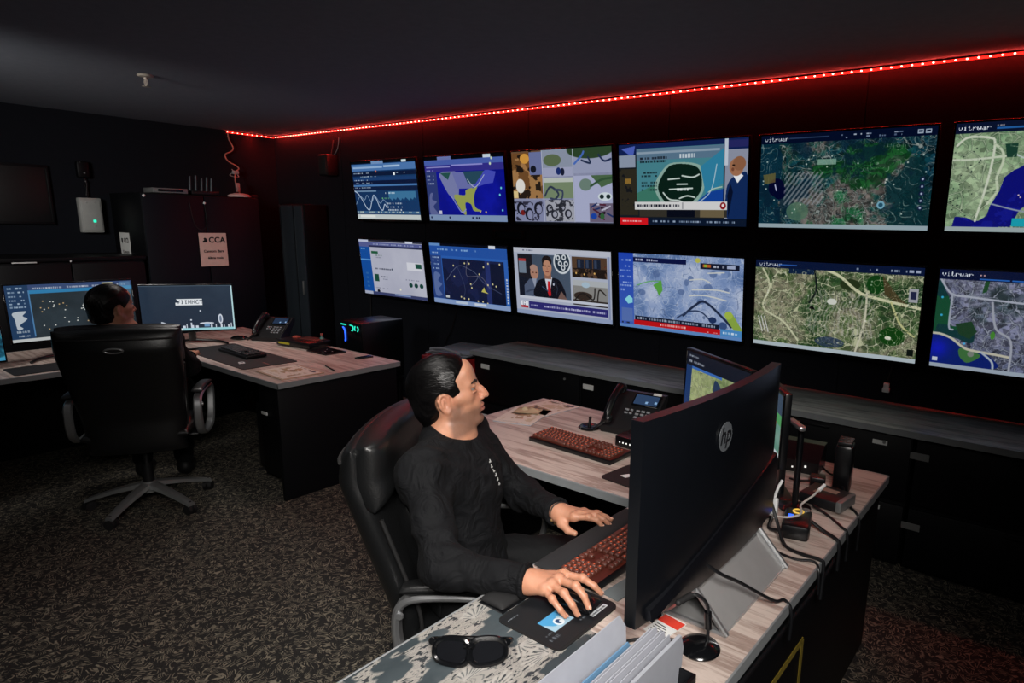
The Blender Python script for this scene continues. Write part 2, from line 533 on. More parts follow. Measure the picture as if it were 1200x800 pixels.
def screen_blue_map():
    rg = np.random.RandomState(2); cv = Cv(SW, SH, (26, 34, 168))
    cv.put(stretch(vnoise(SH, SW, 3, 4)), (12, 20, 120), .6)
    cv.poly([(.2, .25), (.42, .25), (.42, .62), (.36, .66), (.3, .6), (.22, .4)], (132, 138, 178))
    cv.poly([(.36, .25), (.78, .25), (.7, .42), (.58, .5), (.42, .5)], (120, 126, 178))
    cv.poly([(.5, .24), (.76, .24), (.66, .44), (.55, .42)], (52, 88, 106)); cv.poly([(.2, .25), (.34, .25), (.3, .36)], (50, 96, 92))
    cv.poly([(.36, .6), (.5, .6), (.52, .52), (.62, .48), (.68, .44), (.62, .6), (.62, .78), (.7, .84), (.6, .84), (.57, .74), (.5, .72), (.5, .9), (.44, .84)], (160, 168, 96))
    cv.poly([(.6, .5), (.78, .22), (.9, .26), (.86, .42), (.76, .44)], (84, 92, 190)); cv.line([(.33, .62), (.44, .86), (.5, .82)], .02, (150, 156, 200)); cv.line([(.55, .36), (.64, .48), (.76, .3)], .012, (190, 200, 210))
    cv.rect(0, 0, 1, .05, (5, 8, 16)); cv.rect(.18, 0, .36, .06, (120, 130, 180)); cv.rect(.76, 0, .85, .05, (205, 215, 225))
    cv.rect(0, .05, 1, .13, (88, 110, 180)); cv.rect(0, .13, 1, .23, (64, 60, 148)); cv.rect(.02, .15, .34, .17, (150, 150, 205)); cv.rect(.36, .13, .75, .15, (150, 150, 210))
    cv.rect(0, .23, .15, .9, (58, 72, 128)); cv.poly([(.02, .9), (.03, .6), (.08, .56), (.06, .66), (.12, .7), (.07, .78), (.13, .9)], (108, 116, 162))
    for y in (.2, .28, .34, .4):
        cv.smudge(.02, y, .11, y + .02, (190, 200, 225), rg)
    cv.dots([(.86, .06), (.84, .14)], .012, (200, 215, 190)); cv.dots([(.95, .5), (.93, .6), (.95, .83)], .01, (120, 210, 220)); cv.dots([(.68, .85), (.75, .86)], .01, (200, 180, 120)); cv.rect(.14, .84, .18, .9, (200, 200, 215))
    cv.rect(0, .905, 1, 1, (138, 158, 190)); cv.dots([(.03, .95), (.28, .95), (.58, .95), (.63, .95), (.66, .95)], .01, (30, 40, 80))
    cv.gam = 1.20
    return cv

def screen_mosaic():
    rg = np.random.RandomState(3); cv = Cv(SW, SH, (158, 162, 186))
    f = stretch(vnoise(SH, SW, 6, 31)); cv.put(f, (128, 134, 160), .6)
    cv.rect(0, .02, .32, .66, (168, 130, 88)); cv.put((cv.x < .32) * (cv.y < .66) * (vnoise(SH, SW, 5, 8) > .52), (112, 78, 46), .8)
    cv.put((cv.x < .3) * (cv.y < .66) * (vnoise(SH, SW, 8, 12) > .6), (30, 24, 22), .85); cv.rect(.19, .02, .32, .33, (120, 128, 168))
    cv.ell(.14, .1, .05, .07, (210, 160, 80)); cv.ell(.08, .48, .05, .1, (225, 222, 216)); cv.rect(.0, .55, .05, .65, (220, 200, 150)); cv.ell(.23, .25, .03, .05, (30, 34, 46))
    cv.rect(.33, .0, .63, .36, (150, 158, 176)); cv.ell(.43, .14, .09, .08, (104, 120, 92)); cv.rect(.33, .24, .63, .36, (168, 172, 196)); cv.ell(.49, .29, .025, .05, (40, 60, 120)); cv.ell(.53, .3, .02, .05, (34, 40, 66))
    cv.rect(.33, .38, .63, .66, (130, 146, 120)); cv.rect(.33, .38, .63, .44, (190, 196, 190)); cv.line([(.34, .62), (.4, .5), (.48, .6), (.42, .7)], .03, (60, 70, 90)); cv.line([(.44, .54), (.52, .56), (.5, .68), (.4, .66)], .03, (70, 80, 104))
    cv.rect(.64, .0, 1, .33, (160, 166, 190)); cv.ell(.8, .02, .22, .12, (58, 82, 56)); cv.line([(.65, .2), (.72, .1), (.74, .05)], .03, (86, 120, 190)); cv.line([(.72, .16), (.8, .2), (.78, .12)], .025, (46, 60, 90)); cv.line([(.88, .1), (.93, .18), (.99, .16)], .025, (46, 60, 96))
    cv.rect(.64, .36, 1, .98, (176, 180, 206)); cv.ell(.75, .48, .06, .08, (120, 140, 130)); cv.poly([(.8, .36), (1, .36), (1, .46), (.9, .52)], (88, 116, 86)); cv.line([(.8, .5), (.9, .42), (.99, .4)], .03, (64, 96, 70))
    cv.ell(.93, .64, .065, .055, (210, 220, 225)); cv.ell(.9, .64, .02, .03, (40, 60, 60)); cv.ell(.96, .64, .02, .03, (40, 60, 60))
    cv.rect(.78, .73, 1, .98, (120, 110, 130))
    for i in range(12):
        x = rg.uniform(.78, .95); y = rg.uniform(.74, .92)
        cv.line([(x, y), (x + .05, y + rg.uniform(-.05, .05))], .022, [(50, 34, 50), (90, 40, 60), (40, 60, 110), (190, 190, 205)][i % 4])
    cv.ell(.82, .9, .03, .04, (36, 80, 170)); cv.ell(.9, .9, .02, .04, (60, 110, 70))
    cv.rect(0, .68, .33, .98, (142, 146, 176)); [(cv.ell(a, b, .045, .09, (34, 36, 50)), cv.ell(a + .008, b + .01, .03, .065, (146, 150, 178))) for a, b in ((.07, .8), (.16, .88), (.26, .8))]; cv.ell(.09, .86, .025, .04, (130, 40, 40)); cv.put((cv.x < .32) * (cv.y > .7) * (cv.y < .98) * (vnoise(SH, SW, 10, 9) > .62), (40, 38, 54), .8)
    cv.rect(.34, .68, .63, .98, (170, 172, 182)); [(cv.ell(a, b, .035, .06, (44, 48, 60)), cv.ell(a + .004, b, .022, .04, (164, 166, 178))) for a, b in ((.38, .8), (.43, .88), (.51, .78), (.57, .87))]; cv.put((cv.x > .34) * (cv.x < .63) * (cv.y > .68) * (cv.y < .98) * (vnoise(SH, SW, 16, 5) > .58), (52, 54, 62), .9)
    for x in (.325, .635):
        cv.rect(x - .003, 0, x + .003, 1, (196, 200, 216))
    cv.rect(.0, .985, 1, 1, (40, 44, 54))
    cv.gam = 1.20
    return cv

def screen_news_map():
    rg = np.random.RandomState(4); cv = Cv(SW, SH, (34, 40, 48))
    cv.rect(0, 0, 1, .12, (26, 44, 96)); cv.poly([(.02, .05), (.14, .02), (.12, .16)], (90, 110, 190)); cv.rect(0, .13, .14, .28, (150, 160, 178)); cv.rect(0, .3, .16, .88, (58, 54, 44)); cv.rect(.05, .42, .1, .48, (150, 120, 60)); cv.put((cv.x < .2) * (cv.y > .3) * (vnoise(SH, SW, 8, 3) > .55), (24, 28, 36), .8)
    cv.rect(.15, .06, .83, .78, (84, 142, 152)); cv.put((cv.x > .15) * (cv.x < .83) * (cv.y > .06) * (cv.y < .2), (110, 124, 150), .7); cv.rect(.15, .1, .8, .125, (170, 182, 195), .7)
    cv.poly([(.15, .6), (.3, .5), (.36, .78), (.15, .78)], (70, 128, 106), .8)
    cv.poly([(.38, .3), (.46, .24), (.62, .26), (.68, .34), (.69, .55), (.64, .7), (.56, .77), (.4, .77), (.33, .66), (.3, .5)], (150, 178, 168)); cv.poly([(.4, .31), (.47, .26), (.6, .28), (.66, .36), (.67, .55), (.62, .68), (.55, .75), (.42, .75), (.35, .64), (.33, .5)], (16, 44, 34))
    cv.poly([(.66, .3), (.83, .1), (.83, .5), (.7, .62)], (60, 140, 170)); cv.poly([(.63, .72), (.72, .6), (.83, .56), (.83, .78), (.62, .78)], (28, 78, 160)); cv.line([(.65, .72), (.74, .58), (.78, .28)], .012, (180, 200, 210)); cv.line([(.72, .6), (.76, .56), (.82, .54)], .012, (190, 205, 190))
    for p in (((.41, .44), (.5, .43)), ((.52, .4), (.6, .42), (.65, .39)), ((.42, .56), (.6, .55)), ((.48, .5), (.56, .5)), ((.5, .67), (.56, .64), (.62, .66)), ((.37, .6), (.42, .68), (.5, .7), (.57, .76))):
        cv.line(list(p), .018, (205, 215, 210))
    for y in (.16, .2):
        cv.smudge(.18, y, .4, y + .03, (20, 24, 34), rg, .9)
    for y in (.34, .38, .46, .5, .55):
        cv.smudge(.19, y, .32, y + .025, (22, 40, 46), rg, .85)
    cv.smudge(.5, .14, .62, .19, (220, 226, 230), rg, .9); cv.smudge(.48, .545, .6, .58, (235, 238, 238), rg)
    cv.rect(.84, .12, 1, .92, (150, 156, 172)); cv.rect(.835, 0, .86, .3, (196, 204, 214)); cv.rect(.86, .02, 1, .1, (50, 52, 110)); cv.poly([(.86, .9), (.85, .6), (.88, .46), (.94, .4), (1, .42), (1, .92)], (26, 54, 104)); cv.poly([(.9, .42), (.93, .36), (.97, .42), (.93, .5)], (230, 232, 236)); cv.ell(.92, .32, .05, .1, (168, 124, 96)); cv.ell(.94, .28, .045, .08, (150, 108, 82)); cv.ell(.895, .345, .01, .02, (130, 86, 66)); cv.ell(.9, .3, .01, .012, (50, 34, 28)); cv.poly([(.86, .64), (.88, .5), (.9, .6), (.87, .9)], (12, 26, 56))
    cv.rect(.17, .8, .86, .9, (66, 62, 54)); cv.rect(.4, .8, .62, .9, (12, 18, 36)); cv.rect(.66, .78, .84, .9, (120, 108, 84))
    cv.rect(.13, .71, .86, .81, (214, 214, 214)); cv.rect(.52, .72, .53, .8, (160, 160, 164)); cv.smudge(.15, .74, .5, .775, (26, 30, 44), rg, .95, 1); cv.ell(.83, .76, .022, .042, (150, 30, 40)); cv.ell(.83, .755, .01, .018, (230, 220, 220))
    cv.rect(0, .91, 1, 1, (18, 34, 58)); cv.rect(0, .91, .24, 1, (214, 30, 42)); cv.smudge(.02, .945, .19, .965, (240, 220, 220), rg, .95); cv.smudge(.28, .94, .92, .965, (170, 185, 205), rg, .85)
    cv.gam = 1.20
    return cv

def screen_satellite():
    rg = np.random.RandomState(5)
    cv = aerial(21, [(0, (22, 66, 84)), (.35, (30, 84, 92)), (.5, (58, 98, 92)), (.62, (112, 110, 108)), (.8, (128, 122, 118)), (1, (60, 116, 86))], (172, 178, 176), n=7, road_w=.05, warp=.09, hatch=.4)
    nn = vnoise(SH, SW, 5, 44, 4); g = np.exp(-(((cv.x - .6) / .24) ** 2 + ((cv.y - .32) / .22) ** 2)) + (nn - .5) * 1.5; cv.put(np.clip((g - .5) * 9, 0, 1) * np.clip(vnoise(SH, SW, 9, 2) * 2 - .2, 0, 1), (32, 92, 54), .9); cv.put(np.clip((g - .6) * 9, 0, 1) * (np.sin(np.arctan2(cv.y - .36, cv.x - .6) * 9 + vnoise(SH, SW, 6, 5) * 14) > .4), (66, 140, 84), .6)
    cv.put(((cv.x < .14) * (vnoise(SH, SW, 4, 6) > .42)), (20, 78, 98), .9); cv.put(np.clip((np.exp(-(((cv.x - .92) / .16) ** 2 + ((cv.y - .7) / .4) ** 2)) + (vnoise(SH, SW, 6, 77) - .5) * 1.6 - .45) * 8, 0, 1), (22, 76, 84), .8); squig(cv, 6, 91, (186, 190, 184), 9, .2, .7, (cv.y < .94)); squig(cv, 9, 12, (28, 52, 60), 7, .22, .6, (cv.y < .94)); cv.put(np.clip((vnoise(SH, SW, 5, 61) - .56) * 12, 0, 1), (24, 62, 84), .7)
    cv.ell(.11, .56, .052, .1, (16, 24, 78)); cv.ell(.13, .6, .04, .09, (16, 24, 78)); cv.line([(.1, .53), (.11, .59)], .014, (200, 205, 225))
    cv.put(((cv.x > .16) & (cv.x < .4) & (cv.y > .4) & (cv.y < .75) & (np.sin((cv.x * 1.78 * .8 + cv.y * .6) * 150) > .2)).astype(float), (170, 172, 176), .7); cv.ell(.25, .82, .07, .1, (120, 150, 130), .8); cv.ell(.74, .75, .022, .04, (150, 190, 205)); cv.ell(.74, .75, .012, .022, (70, 120, 140))
    for i in range(26):
        cv.dots([(rg.uniform(.02, .98), rg.uniform(.12, .9))], .005, (225, 228, 220), .8)
    cv.rect(.36, .27, .47, .33, (170, 196, 180), .8); cv.poly([(.02, .42), (.1, .4), (.1, .5), (.03, .52)], (150, 136, 90), .8)
    for y in (.5, .57, .64, .71, .78):
        cv.dots([(.95, y)], .013, (40, 54, 96), .9); cv.dots([(.95, y)], .006, (190, 200, 215))
    head_bar(cv, (16, 36, 74), 'vitrwar', .09); cv.rect(.18, .035, .42, .05, (90, 110, 140), .8)
    for x in (.49, .56, .63, .7, .78):
        cv.smudge(x, .03, x + .045, .045, (210, 216, 226), rg); cv.smudge(x, .055, x + .04, .07, (190, 200, 215), rg)
    cv.rect(.9, .025, .93, .065, (180, 190, 205)); cv.rect(.94, .025, .97, .065, (180, 190, 205)); cv.rect(.905, .035, .925, .055, (30, 44, 76)); cv.rect(.945, .035, .965, .055, (30, 44, 76))
    cv.rect(0, .955, 1, 1, (176, 190, 196))
    cv.gam = 1.55
    return cv

def screen_lake():
    rg = np.random.RandomState(6)
    cv = aerial(33, [(0, (108, 138, 108)), (.5, (138, 160, 130)), (1, (158, 174, 146))], (178, 192, 166), n=8, road_w=.06, warp=.02, hatch=.3)
    cv.x = cv.x / .47; cv.asp *= .47
    L = [(.33, .9), (.4, .85), (.44, .76), (.5, .62), (.53, .5), (.6, .44), (.7, .4), (.72, .25), (.82, .12), (1, .08), (1, .62), (.86, .66), (.72, .8), (.66, .95), (.5, .955), (.08, .955), (.08, .86), (.2, .87), (.28, .9)]
    w = vnoise(SH, SW, 6, 3); cv.poly([(x + .01 * math.sin(31 * y), y) for x, y in L], (24, 28, 132)); cv.put(cv.poly_mask(L) * (w > .5), (34, 44, 160), .6)
    cv.line([(.03, .2), (.13, .13), (.34, .14), (.4, .2), (.38, .5), (.3, .9)], .02, (206, 212, 196)); cv.line([(0, .33), (.2, .33), (.5, .31), (.62, .3)], .02, (200, 208, 190)); cv.line([(.44, .74), (.7, .8), (1, .84)], .014, (150, 160, 176)); cv.line([(.4, .2), (.48, .26), (.5, .36), (.46, .5), (.48, .62), (.4, .74)], .022, (196, 206, 184)); cv.line([(.62, .3), (.75, .34), (.95, .3)], .014, (190, 200, 200))
    cv.poly([(.5, .2), (.62, .2), (.62, .32), (.53, .32)], (38, 78, 64))
    squig(cv, 6, 41, (188, 200, 172), 7, .14, .8, 1 - cv.poly_mask(L)); squig(cv, 8, 43, (84, 112, 90), 6, .12, .5, 1 - cv.poly_mask(L))
    for i in range(34):
        x = rg.choice([.02, .05, .1, .15, .2, .24, .27]); cv.dots([(x + rg.uniform(-.01, .01), rg.uniform(.15, .88))], .007, (28, 44, 44), .85)
    cv.dots([(.69, .66), (.71, .68)], .009, (210, 190, 190)); cv.poly([(.66, .87), (.95, .87), (.95, .945), (.66, .945)], (40, 170, 186))
    head_bar(cv, (18, 30, 62), 'vitrwar', .095); cv.rect(.4, .05, .9, .065, (50, 110, 170)); cv.smudge(.4, .025, .47, .04, (210, 200, 200), rg)
    cv.rect(0, .955, 1, 1, (166, 178, 180))
    cv.gam = 1.25
    return cv

def screen_report():
    rg = np.random.RandomState(7); cv = Cv(SW, SH, (186, 188, 202))
    cv.put(stretch(vnoise(SH, SW, 2, 9)), (166, 168, 186), .6)
    cv.rect(0, 0, 1, .03, (40, 44, 60)); cv.rect(0, 0, .16, .04, (190, 195, 215)); cv.rect(.75, 0, .86, .045, (200, 205, 220)); cv.rect(0, .04, 1, .13, (92, 100, 150)); cv.rect(.16, .1, 1, .13, (44, 52, 86)); cv.smudge(.2, .06, .98, .085, (170, 178, 205), rg)
    cv.rect(0, .13, .17, .95, (22, 84, 160)); cv.rect(0, .35, .17, .38, (90, 150, 210)); cv.smudge(.02, .15, .14, .18, (150, 190, 225), rg)
    for y in (.6, .68, .76, .84):
        cv.rect(.06, y, .1, y + .03, (70, 120, 170), .6)
    cv.rect(.19, .2, .3, .245, (36, 96, 66)); cv.smudge(.22, .26, .36, .285, (70, 110, 84), rg); cv.smudge(.22, .3, .34, .32, (120, 126, 140), rg)
    cv.rect(.74, .36, .97, .5, (210, 212, 220)); cv.rect(.87, .38, .96, .46, (34, 84, 70)); cv.smudge(.23, .5, .48, .53, (60, 64, 80), rg, .95); cv.dots([(.5, .51)], .01, (60, 70, 90))
    cv.rect(.2, .62, .27, .75, (30, 80, 62)); cv.smudge(.31, .64, .42, .665, (60, 66, 84), rg); cv.smudge(.31, .69, .46, .71, (120, 124, 144), rg); cv.smudge(.7, .66, .9, .68, (120, 124, 144), rg)
    for x in (.74, .82, .9):
        cv.ell(x + .03, .76, .028, .04, (28, 72, 64))
    cv.smudge(.2, .86, .4, .88, (110, 114, 130), rg); cv.ell(.24, .93, .022, .03, (20, 22, 30)); cv.dots([(.6, .86)], .012, (225, 225, 205))
    cv.rect(0, .945, 1, 1, (64, 72, 112)); cv.rect(.0, .945, .14, 1, (170, 176, 196)); cv.rect(.5, .95, .75, .98, (130, 150, 190))
    cv.gam = 1.10
    return cv

def screen_dots_map():
    rg = np.random.RandomState(8); cv = Cv(SW, SH, (52, 104, 180))
    cv.rect(0, 0, 1, .04, (8, 14, 30)); cv.rect(0, .0, .15, .04, (110, 150, 200)); cv.rect(.78, 0, .86, .05, (215, 220, 228))
    cv.rect(0, .05, 1, .2, (44, 92, 168)); cv.smudge(.08, .08, .62, .11, (160, 195, 228), rg); cv.rect(0, .2, .15, .92, (50, 76, 134)); cv.poly([(.03, .86), (.03, .5), (.12, .52), (.08, .62), (.13, .68), (.08, .76), (.12, .86)], (98, 118, 166))
    for y in (.14, .22, .27, .33, .4):
        cv.smudge(.03, y, .12, y + .025, (185, 205, 230), rg)
    cv.rect(.16, .24, .95, .92, (24, 34, 68)); cv.put((cv.x > .16) * (cv.x < .95) * (cv.y > .24) * (cv.y < .92) * (vnoise(SH, SW, 4, 7) > .5), (32, 42, 84), .8); cv.rect(.72, .24, .78, .92, (48, 62, 122), .8); cv.rect(.78, .28, .95, .92, (14, 24, 50), .8)
    cv.line([(.2, .6), (.36, .36), (.5, .38), (.62, .5), (.52, .66)], .01, (96, 104, 130)); cv.line([(.36, .36), (.44, .7), (.4, .9)], .009, (70, 80, 112)); cv.line([(.5, .26), (.48, .5), (.66, .5), (.76, .68)], .009, (120, 116, 130)); cv.line([(.62, .5), (.72, .62), (.9, .74)], .009, (86, 94, 126))
    for x, y in [(.31, .35), (.31, .53), (.52, .63), (.53, .69), (.64, .46), (.74, .62), (.8, .6), (.84, .63), (.42, .88), (.48, .88), (.6, .9), (.66, .9), (.72, .92), (.38, .86), (.52, .3), (.76, .28), (.9, .28), (.7, .34), (.46, .3)]:
        cv.dots([(x, y)], .009, (206, 196, 150))
    cv.poly([(.65, .74), (.69, .66), (.7, .72), (.74, .76)], (190, 184, 100)); cv.rect(.17, .86, .22, .9, (190, 195, 200))
    for i in range(9):
        cv.rect(.965, .5 + .045 * i, .985, .53 + .045 * i, (190, 200, 215))
    cv.rect(0, .925, 1, 1, (140, 162, 200)); cv.rect(.3, .94, .46, .98, (188, 200, 216)); cv.rect(.55, .94, .7, .98, (205, 212, 222))
    cv.gam = 1.15
    return cv

def screen_news_men():
    rg = np.random.RandomState(9); cv = Cv(SW, SH, (176, 182, 198))
    cv.rect(.04, .09, .6, .72, (70, 84, 102)); cv.put((cv.x > .04) * (cv.x < .6) * (cv.y > .09) * (cv.y < .72) * (cv.x), (96, 112, 132), .6); cv.rect(.04, .1, .2, .72, (30, 32, 42)); cv.rect(.05, .16, .13, .38, (120, 134, 150)); cv.rect(.05, .16, .13, .2, (170, 60, 60)); cv.poly([(.04, .42), (.18, .46), (.18, .72), (.04, .72)], (22, 30, 48))
    cv.ell(.52, .18, .09, .17, (206, 212, 216)); cv.ell(.52, .18, .075, .14, (40, 56, 72))
    for x, y in ((.48, .12), (.54, .11), (.5, .2), (.56, .2), (.53, .26)):
        cv.ell(x, y, .022, .04, (206, 212, 216)); cv.ell(x, y, .01, .02, (40, 56, 72))
    cv.poly([(.1, .72), (.1, .56), (.16, .46), (.26, .44), (.3, .72)], (86, 98, 122)); cv.ell(.22, .36, .045, .1, (176, 134, 116)); cv.ell(.215, .29, .042, .05, (172, 140, 128)); cv.line([(.2, .36), (.21, .36)], .014, (60, 40, 36)); cv.line([(.235, .36), (.245, .36)], .014, (60, 40, 36)); cv.poly([(.19, .45), (.24, .45), (.22, .6)], (150, 158, 176)); cv.line([(.12, .66), (.2, .62), (.28, .66)], .03, (64, 76, 98))
    cv.poly([(.22, .72), (.23, .54), (.29, .45), (.44, .42), (.51, .5), (.53, .72)], (14, 20, 34)); cv.poly([(.33, .42), (.41, .41), (.38, .64), (.35, .6)], (206, 210, 220)); cv.poly([(.36, .47), (.385, .47), (.39, .68), (.37, .7), (.355, .64)], (196, 34, 44)); cv.rect(.33, .33, .4, .44, (150, 108, 90)); cv.ell(.36, .27, .048, .125, (186, 138, 114)); cv.ell(.36, .175, .052, .075, (34, 26, 26)); cv.rect(.31, .17, .325, .26, (40, 30, 28)); cv.ell(.36, .225, .038, .06, (188, 142, 118))
    cv.line([(.335, .25), (.35, .25)], .014, (40, 28, 26)); cv.line([(.37, .25), (.385, .25)], .014, (40, 28, 26)); cv.line([(.345, .335), (.375, .335)], .012, (130, 70, 66)); cv.line([(.36, .27), (.362, .3)], .008, (150, 100, 84))
    cv.line([(.42, .46), (.46, .56), (.44, .68)], .012, (50, 60, 80)); cv.line([(.3, .56), (.36, .62)], .014, (60, 90, 120)); cv.rect(.415, .5, .43, .53, (190, 196, 210)); cv.poly([(.46, .72), (.5, .6), (.56, .72)], (120, 96, 90))
    cv.rect(.62, .09, .96, .38, (92, 70, 54)); cv.put((cv.x > .62) * (cv.x < .96) * (cv.y > .25) * (cv.y < .38) * (vnoise(SH, SW, 14, 3) > .45), (30, 24, 22), .9)
    for x in (.67, .75, .83):
        cv.rect(x, .12, x + .07, .25, (30, 40, 58)); cv.rect(x + .01, .13, x + .035, .24, (60, 74, 98))
    cv.dots([(.66, .32), (.74, .33), (.84, .31)], .008, (220, 180, 110))
    cv.rect(.62, .42, .96, .78, (140, 140, 138)); cv.rect(.62, .42, .96, .5, (176, 180, 184)); cv.ell(.75, .48, .04, .04, (170, 190, 205)); cv.ell(.72, .64, .09, .06, (58, 48, 42)); cv.line([(.64, .7), (.72, .6), (.82, .68), (.84, .52)], .02, (34, 32, 32)); cv.line([(.86, .74), (.88, .54), (.94, .6)], .02, (40, 36, 34)); cv.rect(.62, .7, .96, .78, (50, 42, 38)); cv.dots([(.66, .74), (.86, .74)], .01, (200, 170, 120))
    cv.rect(.04, .72, .96, .76, (196, 200, 212)); cv.rect(.05, .8, .13, .9, (226, 228, 234)); cv.text('G', .07, .805, .07, (34, 44, 92)); cv.rect(.05, .87, .13, .905, (180, 44, 52)); cv.rect(.14, .8, .96, .91, (52, 50, 120)); cv.smudge(.16, .84, .94, .87, (210, 212, 232), rg, .92)
    cv.rect(0, .94, 1, 1, (150, 164, 192)); cv.rect(.0, 0, 1, .07, (188, 192, 204)); cv.smudge(.1, .025, .22, .045, (90, 96, 120), rg); cv.rect(.965, .07, .985, .94, (140, 150, 180))
    cv.gam = 1.15
    return cv

def screen_weather():
    rg = np.random.RandomState(10); cv = Cv(SW, SH, (150, 168, 200))
    f = stretch(vnoise(SH, SW, 4, 15)); pal(cv, f, [(0, (104, 130, 172)), (.4, (140, 160, 196)), (.7, (164, 178, 206)), (1, (184, 194, 214))])
    e, i, d = cells(cv, 7, 8, .1); cv.put(np.clip((.06 - e) / .04, 0, 1), (196, 206, 222), .6)
    squig(cv, 4, 51, (72, 92, 128), 8, .12, .8); squig(cv, 5, 87, (198, 206, 220), 9, .2, .7); squig(cv, 8, 29, (88, 108, 146), 6, .14, .6)
    for k in range(9):
        cv.ell(rg.uniform(.2, .95), rg.uniform(.2, .8), rg.uniform(.015, .035), rg.uniform(.02, .05), (96, 118, 160), .7)
    cv.line([(.55, .76), (.64, .62), (.72, .56), (.86, .74), (.92, .84)], .03, (44, 58, 86)); cv.line([(.5, .8), (.6, .7), (.7, .7), (.8, .86)], .018, (60, 76, 108)); cv.ell(.78, .78, .03, .04, (44, 66, 110)); cv.ell(.86, .84, .03, .05, (70, 96, 140))
    cv.poly([(.3, .4), (.37, .33), (.38, .46), (.35, .54), (.33, .46)], (104, 170, 84)); cv.line([(.16, .42), (.26, .36), (.36, .34)], .012, (110, 176, 110)); cv.poly([(.88, .74), (.93, .68), (1, .86), (1, .96), (.95, .9)], (150, 176, 84)); cv.ell(.9, .7, .03, .05, (170, 190, 90)); cv.ell(.66, .05, .02, .03, (190, 190, 100))
    for p in (((.6, .3), (.7, .28), (.76, .32)), ((.62, .42), (.8, .4), (.9, .42)), ((.6, .5), (.72, .48), (.88, .52)), ((.74, .2), (.86, .18))):
        cv.line(list(p), .016, (206, 208, 206))
    cv.rect(0, 0, .13, 1, (46, 86, 186)); cv.put((cv.x < .13) * cv.y, (96, 124, 190), .7)
    for y in (.08, .16, .22, .3, .38, .42, .48):
        cv.smudge(.015, y, .115, y + .025, (170, 190, 230), rg)
    cv.poly([(.05, .62), (.09, .56), (.12, .6), (.12, .66), (.08, .68)], (150, 215, 225)); cv.rect(.02, .74, .12, .92, (120, 140, 180), .6); cv.smudge(.02, .93, .1, .95, (40, 50, 60), rg)
    cv.rect(.13, .05, .57, .11, (20, 32, 84)); cv.smudge(.15, .065, .36, .095, (220, 225, 238), rg); cv.rect(.68, .08, .97, .15, (30, 38, 62)); cv.rect(.7, .095, .76, .13, (190, 110, 50)); cv.rect(.71, .095, .73, .13, (160, 180, 70)); cv.smudge(.78, .1, .86, .13, (210, 214, 224), rg); cv.rect(.88, .095, .94, .135, (170, 180, 205))
    cv.rect(.14, .83, .83, .89, (22, 34, 60)); cv.smudge(.16, .845, .8, .875, (196, 206, 220), rg, .85); cv.rect(.13, .89, .84, .955, (196, 26, 36)); cv.smudge(.36, .905, .57, .935, (240, 220, 215), rg, .95); cv.smudge(.74, .93, .82, .945, (240, 210, 205), rg)
    cv.rect(.84, .88, 1, 1, (90, 150, 200)); cv.smudge(.86, .91, .97, .94, (220, 230, 240), rg); cv.rect(0, .96, 1, 1, (110, 150, 200))
    cv.gam = 1.25
    return cv

def screen_green_aerial():
    rg = np.random.RandomState(11)
    cv = aerial(47, [(0, (44, 74, 46)), (.3, (72, 98, 62)), (.5, (116, 124, 98)), (.7, (146, 142, 124)), (1, (90, 110, 72))], (198, 200, 172), n=9, road_w=.075, warp=.08, hatch=.3)
    cv.put(((cv.x > .35) & (cv.x < .75) & (cv.y > .3) & (cv.y < .8) & (np.sin((cv.x * 1.78) * 130 + vnoise(SH, SW, 5, 2) * 30) > .3)).astype(float), (186, 184, 176), .5)
    cv.ell(.75, .2, .055, .1, (30, 84, 34)); cv.ell(.86, .74, .07, .1, (30, 84, 30)); cv.ell(.84, .76, .018, .02, (224, 224, 210)); cv.ell(.6, .22, .06, .06, (58, 72, 44)); cv.poly([(.78, .1), (.88, .32), (.94, .4), (.9, .42), (.8, .3)], (92, 84, 58)); cv.rect(.22, .06, .38, .14, (22, 50, 84)); cv.ell(.5, .88, .09, .06, (58, 76, 104), .8)
    cv.line([(.46, .08), (.54, .14), (.66, .3), (.8, .36), (1, .42)], .03, (206, 206, 178)); cv.line([(.7, .3), (.7, .6), (.66, .95)], .02, (200, 198, 180)); cv.line([(.05, .1), (.1, .3), (.06, .55), (.2, .7), (.3, .9)], .022, (200, 202, 176)); cv.line([(.38, .06), (.4, .3), (.36, .45)], .02, (28, 40, 40)); cv.line([(.84, .38), (.9, .6), (.98, .72)], .02, (196, 196, 150))
    squig(cv, 8, 23, (196, 196, 168), 9, .22, .8, (cv.y < .94)); squig(cv, 10, 67, (40, 58, 44), 8, .2, .6, (cv.y < .94))
    cv.ell(.5, .42, .03, .035, (210, 212, 204)); cv.rect(.93, .22, .98, .36, (170, 172, 178)); cv.rect(.94, .25, .97, .33, (50, 56, 90))
    for k in range(3):
        cv.line([(.03 + .02 * k, .66), (.06 + .02 * k, .84)], .01, (214, 214, 214))
    cv.poly([(.36, .52), (.38, .47), (.4, .53)], (16, 20, 20)); cv.rect(.95, .86, .985, .93, (24, 34, 30))
    for i in range(40):
        cv.dots([(rg.uniform(.02, .98), rg.uniform(.12, .92))], .005, (226, 226, 216), .6)
    head_bar(cv, (18, 38, 76), 'vitrwar', .085); cv.rect(.15, .04, .27, .055, (60, 110, 180))
    for x in (.63, .68, .74, .8, .84, .88):
        cv.smudge(x, .035, x + .03, .06, (200, 208, 220), rg)
    cv.rect(.92, .03, .945, .06, (170, 180, 200)); cv.rect(.955, .03, .98, .06, (170, 180, 200))
    cv.rect(0, .955, 1, 1, (184, 194, 200))
    cv.gam = 1.30
    return cv

